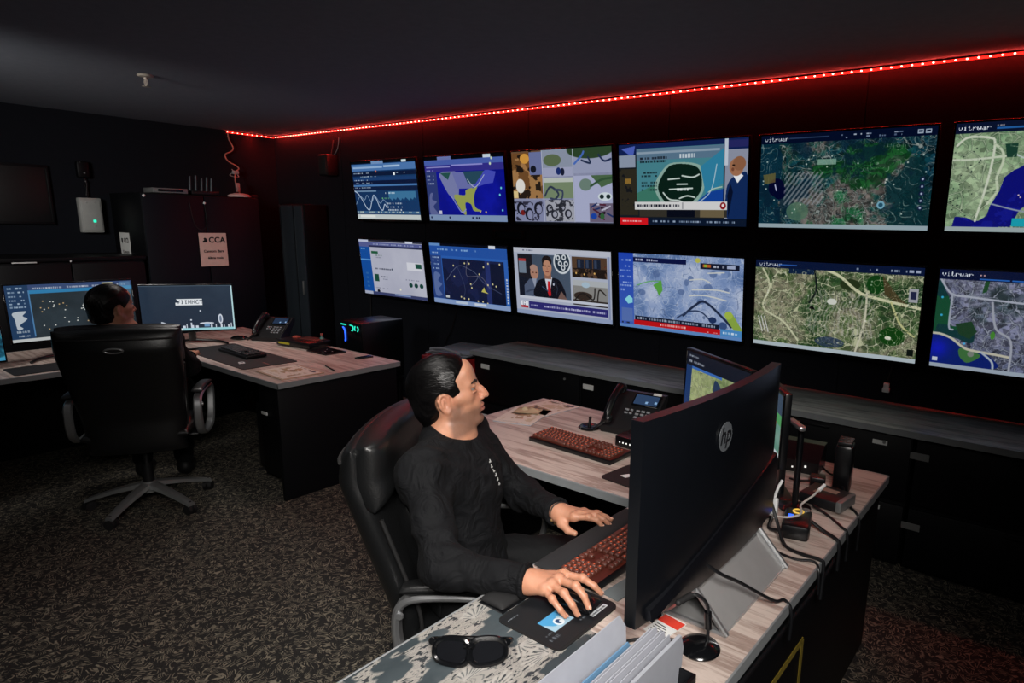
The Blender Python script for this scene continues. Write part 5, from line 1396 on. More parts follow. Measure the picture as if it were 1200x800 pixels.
rg = np.random.RandomState(5); vs = []; fs = []
for j in range(9):
    for i in range(9):
        vs.append(((i / 8 - .5) * .13, (j / 8 - .5) * .09, .004 + .022 * rg.rand() * (1 - (2 * i / 8 - 1) ** 2) * (1 - (2 * j / 8 - 1) ** 2)))
for j in range(8):
    for i in range(8):
        a = j * 9 + i; fs.append((a, a + 1, a + 10, a + 9))
o2 = len(vs); vs += [(x, y, 0) for x, y, z in vs]; fs += [tuple(i + o2 for i in f[::-1]) for f in fs]
MB().add(vs, fs).build('wrapper', mat('kraft', srgb(168, 148, 120), .7), t, 30)
t = thing('network_box', 'small black box with white lights beside the curved monitor', 'box', (-1.37, 2.32, DZ), -.05)
MB().box((0, 0, .028), (.24, .15, .046), .004).build('housing', SATIN, t)
mb = MB()
for k in range(5):
    mb.box((-.095 + .018 * k, -.0755, .026), (.006, .003, .007), .001, 1)
mb.build('lights', GLOWW, t); MB().box((-.09, 0, .003), (.02, .12, .006)).box((.09, 0, .003), (.02, .12, .006)).build('foot', RUB, t)
t = thing('mouse_mat', 'black mouse mat with a white mark beside the lone red-lit keyboard', 'mouse mat', (-1.22, 2.0, DZ), -.1)
MB().prism(rrect(.22, .19, .02), 0, .004).build('mat', RUB, t, 30)
MB().prism([(-.06, -.03), (-.03, -.035), (-.02, -.005), (-.045, .005)], .0041, .0046).build('white_mark', WHITE, t)

flat_monitor('angled screen with a green map showing above the curved monitor', (-1.16, 2.5, DZ), -math.radians(33), .5, .29, .245, screen_dispatch, tilt=.03, foot='flat', gain=.75)
flat_monitor('screen seen edge-on as a thin green sliver right of the curved monitor', (-.79, 2.17, DZ), -math.radians(56), .34, .235, .29, screen_side, tilt=0, foot='flat', gain=.8)

t = thing('pole_stand', 'slim black pole with a small silver head among the cables', 'stand', (-.655, 2.12, DZ))
MB().lathe([(.001, 0), (.055, 0), (.055, .006), (.03, .012), (.014, .02), (.001, .02)], 28).build('base', SATIN, t)
MB().cyl((0, 0, .01), (0, 0, .292), .011, .0105, 16).build('pole', SATIN, t)
MB().at((-.012, -.015, .302), (0, 0, .7)).box((0, 0, 0), (.024, .11, .018), .008).build('head', SILV, t)
MB().at((-.012, -.015, .302), (0, 0, .7)).ball((.011, .02, 0), .008, 8).ball((.011, -.03, 0), .007, 8).build('lens', mat('lens_amber', srgb(120, 70, 50), .2), t)
t = thing('smart_speaker', 'black cylinder speaker behind the right end of the curved monitor', 'speaker', (-.735, 2.0, DZ))
MB().lathe([(.001, 0), (.042, 0), (.044, .004), (.044, .15), (.04, .158), (.034, .158), (.03, .15), (.001, .15)], 32).build('body', SATIN, t)
MB().lathe([(.036, .158), (.042, .159), (.042, .161), (.036, .161)], 32).build('ring', PLAST, t)
t = thing('radio_charger', 'tall ribbed black charger with a red light near the desk corner', 'charger', (-.575, 2.4, DZ), .15)
MB().box((0, 0, .09), (.062, .09, .18), .012).build('body', SATIN, t)
mb = MB()
for k in range(4):
    mb.box((.0, -.033 + .022 * k, .186), (.05, .012, .014), .003)
mb.build('top_ribs', PLAST, t)
MB().box((-.01, -.046, .012), (.01, .003, .007), .001).build('light', mat('amber_light', srgb(200, 90, 50), .4, emit=(1, .25, .1), estr=.8), t)
t = thing('docking_box', 'flat black docking box with a grey end beside the pole', 'dock', (-.58, 2.235, DZ), -.15)
MB().box((0, 0, .022), (.15, .13, .036), .005).build('housing', PLAST, t)
MB().box((.071, -.01, .026), (.02, .12, .038), .004).build('grey_end', GREYM, t)
MB().box((-.0, .02, .0408), (.06, .03, .001)).box((-.03, -.02, .0408), (.02, .02, .001)).build('stickers', mat('sticker_tan', srgb(150, 120, 106), .6), t)
MB().box((0, 0, .003), (.13, .1, .006)).build('feet', RUB, t)
t = thing('power_hub', 'black charging hub with blue and yellow ring lights among the cables', 'hub', (-.59, 1.95, DZ), .25)
MB().box((0, 0, .025), (.085, .15, .05), .012).build('housing', SATIN, t)
MB().at((.0, .04, .0505)).tube([(.016 * math.cos(a), .016 * math.sin(a), 0) for a in [2 * PI * k / 16 for k in range(17)]], .003, 6, 0).build('ring_light', GLOWY, t)
MB().box((-.02, .0, .0505), (.016, .02, .002), .001).build('blue_light', GLOWB, t)
MB().lathe([(.001, .05), (.014, .05), (.014, .053), (.001, .053)], 18, (.022, .058, 0)).build('knob', GREYM, t)
t = thing('power_adapter', 'small black cube adapter between the pole and the tall charger', 'adapter', (-.655, 2.37, DZ), .3)
MB().box((0, 0, .021), (.055, .055, .042), .006).build('body', SATIN, t)
MB().tube([(-.02, 0, .02), (-.07, .0, .012), (-.1, .03, .005)], .004, 6).build('lead', PLAST, t)
t = thing('desk_scanner', 'black angular device with small lights at the back of the desk', 'device', (-.79, 2.53, DZ), .1)
mb = MB(); prof = [(-.07, 0), (-.07, .05), (.02, .1), (.07, .1), (.07, 0)]; n = 5
vs = [(-.1, y, z) for y, z in prof] + [(.1, y, z) for y, z in prof]
mb.add(vs, [(i, (i + 1) % n, n + (i + 1) % n, n + i) for i in range(n)] + [tuple(range(n)), tuple(range(2 * n - 1, n - 1, -1))]); mb.build('housing', SATIN, t, 20)
MB().box((.05, -.071, .03), (.008, .003, .008)).box((.0, -.071, .02), (.006, .003, .006)).build('light', GLOWW, t)
MB().tube([(.1, .0, .02), (.14, -.03, .006), (.2, -.02, .005)], .004, 6).build('lead', PLAST, t)
WCAB = mat('pale_cable', srgb(170, 164, 158), .5)
t = thing('usb_cable', 'pale cable with a white plug curling over the charging hub', 'cable', (-.6, 1.98, DZ))
MB().tube([(-.1, -.05, .055), (-.07, -.07, .05), (-.01, -.075, .058), (.02, -.03, .062), (.0, .03, .066), (.02, .08, .085), (.03, .11, .1)], .0035, 8).build('lead', WCAB, t)
MB().cyl((.03, .108, .098), (.04, .135, .112), .0065, .0055, 12).build('plug', WHITE, t)
t = thing('white_plug', 'white plug standing behind the charging hub', 'plug', (-.685, 2.0, DZ))
MB().box((0, 0, .035), (.026, .018, .07), .005).tube([(0, 0, .07), (.004, .01, .1), (.01, .03, .125)], .005, 8).build('plug_body', WHITE, t)
for k, (lab, pts) in enumerate((
    ('black cable looping over the desk edge below the tall charger', [(-.56, 2.35, .03), (-.53, 2.3, .008), (-.5, 2.24, .006), (-.47, 2.2, .006), (-.455, 2.19, -.02), (-.454, 2.19, -.12)]),
    ('black cable running from the docking box over the desk edge', [(-.6, 2.15, .015), (-.54, 2.12, .006), (-.48, 2.06, .006), (-.457, 2.05, -.01), (-.454, 2.05, -.1)]),
    ('thick black cable running from the charging hub to the desk edge', [(-.56, 1.99, .03), (-.51, 1.98, .012), (-.47, 1.96, .008), (-.456, 1.955, -.01), (-.454, 1.95, -.09)]),
    ('black cable dropping from the curved monitor and crossing to the desk edge', [(-.66, 1.88, .12), (-.63, 1.87, .06), (-.58, 1.82, .008), (-.52, 1.8, .006), (-.47, 1.8, .006), (-.456, 1.8, -.01), (-.454, 1.79, -.11)]),
    ('slack black cable lying in a loop beside the silver stand', [(-.7, 1.95, .02), (-.67, 1.86, .006), (-.6, 1.78, .005), (-.53, 1.76, .005), (-.48, 1.78, .005), (-.458, 1.76, -.01), (-.454, 1.76, -.08)]),
    ('black cable bundle behind the pole stand', [(-.72, 2.12, .05), (-.7, 2.05, .02), (-.68, 1.97, .008), (-.66, 1.9, .008), (-.62, 1.88, .02)]))):
    t = thing('cable', lab, 'cable', (0, 0, DZ), 0)
    t.location = (pts[0][0], pts[0][1], DZ)
    MB().tube([(x - pts[0][0], y - pts[0][1], z) for x, y, z in pts], (.0045, .0045, .006, .0055, .004, .006)[k], 8).build('lead', PLAST, t)

# --- the far desk
flat_monitor('wide screen with a dark map of white dots behind the back-turned head', (-5.33, 1.45, DZ), PI / 2 + .0, .69, .36, .31, screen_track, tilt=.05, gain=.8)
flat_monitor('screen with white lettering on slate blue, right of the back-turned person', (-5.27, 2.12, DZ), math.radians(58), .6, .335, .27, screen_skyline, tilt=.0, gain=.9)
flat_monitor('small cyan screen at the left edge of the far desk', (-5.2, .86, DZ), PI / 2, .34, .2, .15, screen_cyan, tilt=.1, foot='flat', gain=.7)
t = thing('desk_mat', 'large black desk mat under the keyboard on the far desk', 'desk mat', (-4.58, 2.13, DZ), -.03)
MB().prism(rrect(.95, .36, .02), 0, .004).build('mat', RUB, t, 30)
text_mesh('GR', .05, 'mat_mark', WHITE, t, (.27, -.1, .0044), (0, 0, -.3), .0002, bold=.002)
mb = MB()
for k in range(7):
    mb.box((.36 + .012 * k, -.0, .0043), (.009, .012, .0004))
mb.build('mat_lettering', mat('mat_print_red', srgb(120, 70, 60), .6), t)
keyboard('keyboard', 'dark unlit keyboard on the large mat of the far desk', (-4.6, 2.17, DZ + .004), -.05, .44, .14, False)
t = thing('desk_mat', 'black mat on the left arm of the far desk', 'desk mat', (-5.03, 1.2, DZ))
MB().prism(rrect(.26, .4, .02), 0, .004).build('mat', RUB, t, 30)
t = thing('desk_mat', 'dark mat below the slate blue screen on the far desk', 'desk mat', (-5.05, 1.84, DZ), .5)
MB().prism(rrect(.3, .34, .02), 0, .004).build('mat', RUB, t, 30)
mb = MB()
for x, y in ((-.08, .05), (.02, -.02), (.08, .08), (-.02, .1)):
    mb.ball((x, y, .005), .006, 6)
mb.build('mat_dots', WHITE, t)
phone('black desk phone with a blue screen on the far desk', (-5.02, 2.62, DZ), .45, False)
t = thing('computer_mouse', 'black mouse beside the phone on the far desk', 'mouse', (-5.2, 2.44, DZ), .6)
MB().cushion(lambda u, v: (.055 * u, .032 * v, .013), lambda u, v: .018, (0, 0, 1), 16, 14, 2.6, 2.6).build('shell', GLOSS, t)
t = thing('label_printer', 'low black device with a yellow strip on the far desk', 'printer', (-4.6, 2.63, DZ), .15)
MB().box((0, 0, .028), (.36, .2, .044), .006).build('housing', SATIN, t)
MB().box((.05, .04, .052), (.2, .1, .006), .002).build('lid', mat('reddish_lid', srgb(70, 40, 36), .35), t)
MB().box((-.09, -.1015, .026), (.12, .003, .014)).build('yellow_strip', mat('yellow_print', srgb(170, 160, 30), .6), t)
MB().box((-.1, .02, .056), (.05, .04, .014), .003).build('red_button', mat('soft_red', srgb(170, 76, 62), .5), t)
MB().box((0, 0, .004), (.3, .16, .008)).build('foot', RUB, t)
t = thing('tablet', 'black tablet lying flat near the far desk\'s back edge', 'tablet', (-4.27, 2.61, DZ), .0)
MB().prism(rrect(.25, .17, .012), 0, .008).build('body', SATIN, t, 30)
MB().box((0, 0, .0083), (.23, .15, .0005)).build('screen', GLOSS, t)
MB().box((.02, -.02, .0087), (.008, .008, .0003)).box((.06, .01, .0087), (.008, .006, .0003)).box((-.04, .03, .0087), (.006, .006, .0003)).build('icon', WHITE, t)
t = thing('pocket_phone', 'small black pocket phone lying near the far desk\'s right end', 'phone', (-3.89, 2.66, DZ), 1.5)
MB().prism(rrect(.12, .05, .008), 0, .009).build('body', SATIN, t, 30)
MB().box((0, 0, .0092), (.1, .042, .0004)).build('screen', GLOSS, t)
t = thing('picture_card', 'tan card with dark brown figures on the corner of the far desk', 'card', (-3.84, 2.09, DZ), -.05)
MB().box((0, 0, .003), (.34, .27, .006), .001).build('card', mat('tan_card', srgb(170, 142, 120), .6), t)
picture_quad('print', [(-.16, -.12, .0063), (.16, -.12, .0063), (.16, .12, .0063), (-.16, .12, .0063)], print_mat('tan_print', print_magazine(17).image('tan_print'), .5), t)
t = thing('stylus', 'dark stylus lying beside the tan card', 'pen', (-3.75, 2.31, DZ), -.25)
MB().cyl((-.09, 0, .005), (.08, 0, .005), .0045, None, 10).cyl((.08, 0, .005), (.1, 0, .005), .0045, .001, 10).build('barrel', PLAST, t)
t = thing('pen_cup', 'small teal bottle standing behind the far desk\'s tablet', 'bottle', (-4.5, 2.72, DZ))
MB().lathe([(.001, 0), (.016, 0), (.016, .06), (.008, .07), (.008, .08), (.001, .08)], 18).build('bottle', mat('teal_bottle', srgb(70, 120, 112), .4), t)
MB().lathe([(.001, .08), (.01, .08), (.01, .095), (.001, .095)], 14).build('cap', mat('red_cap', srgb(150, 80, 70), .5), t)
# ------------------------------------------------------------------ office chairs
def office_chair(label, loc, rz, lift=0.0, base_rot=0.0):
    """faces local +x, y to its left"""
    t = thing('office_chair', label, 'chair', loc, rz, 'executive chairs')
    def bx(z): return -.12 - .30 * max(0, z - .55) + .35 * max(0, z - .97)
    def hw(z): return .24 + .05 * min(1, max(0, (z - .42) / .5))
    Z0, Z1 = .345 + lift, 1.075 + lift
    def z_of(v): return Z0 + (Z1 - Z0) * (v + 1) / 2
    def shell_c(u, v):
        z = z_of(v) - .012 * abs(u) ** 3 * max(0, v) ** 3
        return (bx(z - lift) + .03 * abs(u) ** 2.2, u * hw(z - lift), z)
    MB().cushion(shell_c, lambda u, v: .05, (1, 0, .25), 34, 40, 7, 10).build('back_shell', LEATH, t)
    def pad_c(u, v):
        z = .5 + lift + .37 * (v + 1) / 2
        return (bx(z - lift) + .055 + .06 * abs(u) ** 2.2, u * .185, z)
    MB().cushion(pad_c, lambda u, v: .035 + .012 * math.cos(v * 2), (1, 0, .25), 24, 26, 4, 5).build('back_cushion', LEATH, t)
    def head_c(u, v):
        z = .885 + lift + .2 * (v + 1) / 2 - .01 * abs(u) ** 3 * max(0, v) ** 2
        return (bx(z - lift) + .034 + .035 * abs(u) ** 2.4, u * .288, z)
    MB().cushion(head_c, lambda u, v: .068, (1, 0, .25), 34, 20, 8, 5).build('headrest', LEATH, t)
    for s in (-1, 1):
        pts = [(bx(z) + .03 + .045, s * (hw(z) * .975), z + lift) for z in (.46, .56, .66, .76, .86)]
        MB().tube(pts, .006, 8).build('side_piping', SEAMM, t)
    mb = MB()
    pts = [(bx(1.03) + .03 * abs(u) ** 2.2 - .046 * (1 - abs(u) ** 7) ** .5, u * hw(1.03), 1.02 + lift) for u in [(k / 8 - 1) * .9 for k in range(17)]]
    mb.tube(pts, .0055, 8, 3); mb.build('back_seam', SEAMM, t)
    h = MB().at((bx(.965) - .057, .0, .965 + lift), (0, -.28, 0))
    h.tube([(0, .042 * math.cos(a), .013 * math.sin(a)) for a in [2 * PI * k / 20 for k in range(21)]], .005, 8, 0)
    h.build('pull_handle', SILV, t)
    MB().at((bx(.965) - .055, .0, .965 + lift), (0, -.28, 0)).box((0, 0, 0), (.008, .085, .024), .006).build('handle_recess', RUB, t)
    def seat_c(u, v):
        return (.1 + .24 * u, .26 * v, .435 + lift - .02 * max(0, u) ** 3 + .012 * abs(v) ** 3)
    MB().cushion(seat_c, lambda u, v: .05, (0, 0, 1), 26, 26, 6, 6).build('seat', LEATH, t)
    MB().box((.03, 0, .365 + lift), (.26, .2, .035), .008).build('tilt_mechanism', PLAST, t)
    MB().cyl((0, 0, .1), (0, 0, .25 + lift), .03, .03, 20).cyl((0, 0, .2 + lift), (0, 0, .36 + lift), .016, .016, 16).build('gas_lift', PLAST, t)
    for s in (-1, 1):
        y = s * .31; ax = .07
        loop = [(ax + q, y, z + lift) for q, z in ((-.15, .46), (-.165, .58), (-.13, .64), (.0, .655), (.16, .645), (.2, .6), (.17, .48), (.1, .41), (-.06, .405))]
        a = MB().ribbon(loop, .045, .022).build('armrest', SILV, t)
        MB().at((ax, y, .672 + lift), (0, .02, 0)).cushion(lambda u, v: (.15 * u, .03 * v, .008 * (1 - u * u)), lambda u, v: .015, (0, 0, 1), 18, 10, 6, 4).build('arm_pad', LEATH, a)
        MB().cyl((ax - .15, y + s * .02, .6 + lift), (ax - .15, y + s * .027, .6 + lift), .012, .01, 14).build('arm_bolt', SILV, a)
        MB().box((.02, s * .24, .41 + lift), (.14, .1, .012), .004).build('arm_bracket', PLAST, t)
    for k in range(5):
        a = base_rot + 2 * PI * k / 5
        c, s = math.cos(a), math.sin(a)
        mb = MB(); P = []
        for q in range(9):
            f = q / 8; r = .03 + .30 * f; z = .135 - .045 * f - .03 * f * f
            P.append((r, z, .034 - .012 * f, .03 - .012 * f))
        vs = []; fs = []
        for r, z, w, h in P:
            for yy, zz in ((-w, -h / 2), (-w * .8, h * .3), (-w * .35, h / 2), (w * .35, h / 2), (w * .8, h * .3), (w, -h / 2)):
                vs.append((r * c - yy * s, r * s + yy * c, z + zz))
        for q in range(8):
            for j in range(6):
                l = (j + 1) % 6; fs.append((q * 6 + j, q * 6 + l, q * 6 + 6 + l, q * 6 + 6 + j))
        fs += [tuple(range(6)), tuple(range(8 * 6 + 5, 8 * 6 - 1, -1))]
        mb.add(vs, fs); g = mb.build('base_leg', GREYM, t, 35)
        ca = a + .8 * (k % 3)
        mb = MB().at((.315 * c, .315 * s, 0), (0, 0, ca))
        mb.cyl((-.0, -.024, .027), (0, -.006, .027), .027, None, 18).cyl((0, .006, .027), (0, .024, .027), .027, None, 18).box((0, 0, .036), (.03, .05, .03), .01).cyl((0, 0, .03), (0, 0, .075), .008, None, 10)
        mb.build('caster', RUB, t, 30)
    MB().cyl((0, 0, .09), (0, 0, .155), .045, .04, 22).build('base_hub', GREYM, t)
    return t
C2, A2 = (-1.5, 1.33), math.radians(35)
office_chair('black leather executive chair the man in black sits in', (*C2, 0), A2, .0, .3)
C1, A1 = (-4.2, 1.38), math.radians(146)
office_chair('black leather executive chair seen from behind at the far desk', (*C1, 0), A1, .02, .25)
# ------------------------------------------------------------------ people: smooth solids polygonised with surface nets
class Sdf:
    """smoothly joined rounded cones and ellipsoids"""
    def __init__(self):
        self.p = []
    def cone(self, a, b, ra, rb=None, k=.02, sub=False):
        a = np.array(a, float); b = np.array(b, float); rb = ra if rb is None else rb
        c = (a + b) / 2; R = np.linalg.norm(b - a) / 2 + max(ra, rb)
        self.p.append(('c', a, b, ra, rb, k, sub, c, R)); return self
    def chain(self, pts, rad, k=.02):
        for i in range(len(pts) - 1):
            self.cone(pts[i], pts[i + 1], rad[i], rad[i + 1], k)
        return self
    def ell(self, c, r, k=.02, sub=False, rot=None):
        c = np.array(c, float); r = np.array(r, float)
        M = np.array(Euler(rot).to_matrix()) if rot is not None else np.eye(3)
        self.p.append(('e', c, r, M, None, k, sub, c, r.max())); return self
    def moved(self, R, t):
        s = Sdf(); R = np.array(R); t = np.array(t)
        for q in self.p:
            if q[0] == 'c':
                s.p.append(('c', R @ q[1] + t, R @ q[2] + t, q[3], q[4], q[5], q[6], R @ q[7] + t, q[8]))
            else:
                s.p.append(('e', R @ q[1] + t, q[2], R @ q[3], None, q[5], q[6], R @ q[7] + t, q[8]))
        return s
    @staticmethod
    def spread(e, g):
        s = Sdf()
        for q in e.p:
            sg = math.copysign(g, q[7][1]); v = np.array([0, sg, 0])
            s.p.append(q[:1] + (q[1] + v,) + ((q[2] + v,) if q[0] == 'c' else (q[2],)) + q[3:7] + (q[7] + v,) + q[8:])
        return s
    def __add__(self, o):
        s = Sdf(); s.p = self.p + o.p; return s
    def __call__(self, P):
        d = np.full(len(P), 9.0)
        for q in self.p:
            far = np.linalg.norm(P - q[7], axis=1) - q[8]
            k = q[5]
            near = far < (k + .004 if q[6] else np.maximum(.06, d + k))
            e = far.copy()
            if near.any():
                X = P[near]
                if q[0] == 'c':
                    ab = q[2] - q[1]; L = ab @ ab
                    t = np.clip(((X - q[1]) @ ab) / (L + 1e-12), 0, 1)
                    e[near] = np.linalg.norm(X - q[1] - t[:, None] * ab, axis=1) - (q[3] + (q[4] - q[3]) * t)
                else:
                    Y = (X - q[1]) @ q[3]
                    k0 = np.linalg.norm(Y / q[2], axis=1); k1 = np.linalg.norm(Y / q[2] ** 2, axis=1) + 1e-9
                    e[near] = k0 * (k0 - 1) / k1
            if q[6]:
                h = np.maximum(k - np.abs(d + e), 0) / k
                d = np.maximum(d, -e) + h * h * k / 4
            else:
                h = np.maximum(k - np.abs(d - e), 0) / k
                d = np.minimum(d, e) - h * h * k / 4
        return d

def nets(f, lo, hi, h):
    B = 8; H = h * B
    lo = np.array(lo, float); n = np.ceil((np.array(hi) - lo) / H).astype(int)
    I = np.stack(np.meshgrid(*[np.arange(k) for k in n], indexing='ij'), -1).reshape(-1, 3)
    d = np.concatenate([f(c) for c in np.array_split(lo + (I + .5) * H, max(1, len(I) // 200000))])
    A = I[np.abs(d) < H * 1.25]
    g = np.stack(np.meshgrid(*[np.arange(B + 1)] * 3, indexing='ij'), -1)
    N = n * B + 2
    def key(c): return (c[..., 0] * N[1] + c[..., 1]) * N[2] + c[..., 2]
    ck = []; cv = []; ek = [[], [], []]; es = [[], [], []]
    for blk in np.array_split(A, max(1, len(A) // 400)):
        C = blk[:, None, None, None, :] * B + g[None]
        V = f((lo + C.reshape(-1, 3) * h)).reshape(C.shape[:-1])
        S = V < 0
        c8 = [(i, j, k) for i in (0, 1) for j in (0, 1) for k in (0, 1)]
        sl = lambda a, o: a[:, o[0]:o[0] + B, o[1]:o[1] + B, o[2]:o[2] + B]
        cnt = sum(sl(S, o).astype(int) for o in c8)
        mix = (cnt > 0) & (cnt < 8)
        if not mix.any():
            continue
        cc = sl(C, (0, 0, 0))[mix]
        vals = np.stack([sl(V, o)[mix] for o in c8], -1)
        acc = np.zeros((len(cc), 3)); num = np.zeros(len(cc))
        for i, o in enumerate(c8):
            for ax in range(3):
                if o[ax] == 0:
                    o2 = list(o); o2[ax] = 1; j = c8.index(tuple(o2))
                    a, b = vals[:, i], vals[:, j]; x = (a < 0) != (b < 0)
                    t = np.where(x, a / np.where(x, a - b, 1), 0)
                    p = np.array(o, float)[None].repeat(len(cc), 0); p[:, ax] += t
                    acc[x] += p[x]; num += x
        ck.append(key(cc)); cv.append(lo + (cc + acc / num[:, None]) * h)
        s0 = sl(S, (0, 0, 0))
        for ax in range(3):
            o = [0, 0, 0]; o[ax] = 1
            s1 = sl(S, o); x = s0 != s1
            ek[ax].append(sl(C, (0, 0, 0))[x]); es[ax].append(s0[x])
    K = np.concatenate(ck); P = np.concatenate(cv)
    K, ui = np.unique(K, return_index=True); P = P[ui]
    faces = []
    for ax in range(3):
        c = np.concatenate(ek[ax]); s = np.concatenate(es[ax])
        b, e = [(1, 2), (2, 0), (0, 1)][ax]
        q = []
        for ob, oe in ((0, 0), (-1, 0), (-1, -1), (0, -1)):
            cc = c.copy(); cc[:, b] += ob; cc[:, e] += oe
            kk = key(cc); j = np.clip(np.searchsorted(K, kk), 0, len(K) - 1)
            q.append(np.where(K[j] == kk, j, -1))
        q = np.stack(q, 1); ok = (q >= 0).all(1)
        q = q[ok]; s = s[ok]
        q[~s] = q[~s][:, ::-1]
        faces.append(q)
    return P, np.concatenate(faces)

def net_object(name, f, lo, hi, h, m, parent=None, colour=None, smooth=1):
    P, F = nets(f, lo, hi, h)
    me = bpy.data.meshes.new(name)
    me.vertices.add(len(P)); me.vertices.foreach_set('co', P.astype(np.float32).ravel())
    me.loops.add(F.size); me.loops.foreach_set('vertex_index', F.astype(np.int32).ravel())
    me.polygons.add(len(F)); me.polygons.foreach_set('loop_start', np.arange(0, F.size, 4, dtype=np.int32)); me.polygons.foreach_set('loop_total', np.full(len(F), 4, dtype=np.int32))
    me.update(calc_edges=True); me.validate()
    me.shade_smooth(); me.materials.append(m)
    if colour is not None:
        at = me.color_attributes.new('skin', 'FLOAT_COLOR', 'POINT')
        c = np.ones((len(P), 4), np.float32); c[:, :3] = colour(P)
        at.data.foreach_set('color', c.ravel())
    o = bpy.data.objects.new(name, me); COL.objects.link(o)
    if parent is not None:
        o.parent = parent
    return o

CAM_R = Matrix(((0.80446733, -0.14026999, 0.57719724), (0.59358332, 0.1535845, -0.78998142), (0.02216214, 0.97812889, 0.20681563)))

def skin_mat(name):
    m = mat(name, srgb(190, 140, 112), .48, bump=.12, bscale=700)
    nt, N, L, b = nodes(m)
    at = N.new('ShaderNodeVertexColor'); at.layer_name = 'skin'
    nz = N.new('ShaderNodeTexNoise'); nz.inputs['Scale'].default_value = 90; nz.inputs['Detail'].default_value = 3
    mr = N.new('ShaderNodeMapRange'); mr.inputs['To Min'].default_value = .86; mr.inputs['To Max'].default_value = 1.1; L.new(nz.outputs['Fac'], mr.inputs['Value'])
    mx = N.new('ShaderNodeVectorMath'); mx.operation = 'SCALE'; L.new(at.outputs['Color'], mx.inputs[0]); L.new(mr.outputs['Result'], mx.inputs['Scale'])
    L.new(mx.outputs[0], b.inputs['Base Color'])
    b.inputs['Subsurface Weight'].default_value = .12; b.inputs['Subsurface Radius'].default_value = (1, .35, .2); b.inputs['Subsurface Scale'].default_value = .006
    return m

def cloth_mat(name, col, fold=.5):
    m = bpy.data.materials.new(name); m.use_nodes = True
    nt, N, L, b = nodes(m)
    tc = N.new('ShaderNodeTexCoord')
    b.inputs['Base Color'].default_value = (*col, 1); b.inputs['Roughness'].default_value = .82; b.inputs['Specular IOR Level'].default_value = .22
    n1 = N.new('ShaderNodeTexNoise'); n1.inputs['Scale'].default_value = 14; n1.inputs['Detail'].default_value = 3; n1.inputs['Distortion'].default_value = 1.2
    n2 = N.new('ShaderNodeTexNoise'); n2.inputs['Scale'].default_value = 420; n2.inputs['Detail'].default_value = 2
    L.new(tc.outputs['Object'], n1.inputs['Vector']); L.new(tc.outputs['Object'], n2.inputs['Vector'])
    b1 = N.new('ShaderNodeBump'); b1.inputs['Strength'].default_value = fold; b1.inputs['Distance'].default_value = .02; L.new(n1.outputs['Fac'], b1.inputs['Height'])
    b2 = N.new('ShaderNodeBump'); b2.inputs['Strength'].default_value = .25; b2.inputs['Distance'].default_value = .001; L.new(n2.outputs['Fac'], b2.inputs['Height']); L.new(b1.outputs['Normal'], b2.inputs['Normal'])
    L.new(b2.outputs['Normal'], b.inputs['Normal'])
    return m

def hair_mat(name, yaw=0.0):
    m = bpy.data.materials.new(name); m.use_nodes = True
    nt, N, L, b = nodes(m)
    tc = N.new('ShaderNodeTexCoord'); ro = N.new('ShaderNodeMapping'); ro.inputs['Rotation'].default_value = (0, 0, -yaw)
    mp = N.new('ShaderNodeMapping'); mp.inputs['Scale'].default_value = (9, 130, 100)
    L.new(tc.outputs['Object'], ro.inputs['Vector']); L.new(ro.outputs['Vector'], mp.inputs['Vector'])
    nz = N.new('ShaderNodeTexNoise'); nz.inputs['Scale'].default_value = 3; nz.inputs['Detail'].default_value = 5; L.new(mp.outputs['Vector'], nz.inputs['Vector'])
    r = ramp(nt, [(.3, srgb(3, 3, 4)), (.7, srgb(10, 9, 9))]); L.new(nz.outputs['Fac'], r.inputs['Fac']); L.new(r.outputs['Color'], b.inputs['Base Color'])
    b.inputs['Roughness'].default_value = .27; b.inputs['Specular IOR Level'].default_value = .2
    bp = N.new('ShaderNodeBump'); bp.inputs['Strength'].default_value = .55; bp.inputs['Distance'].default_value = .003; L.new(nz.outputs['Fac'], bp.inputs['Height']); L.new(bp.outputs['Normal'], b.inputs['Normal'])
    return m

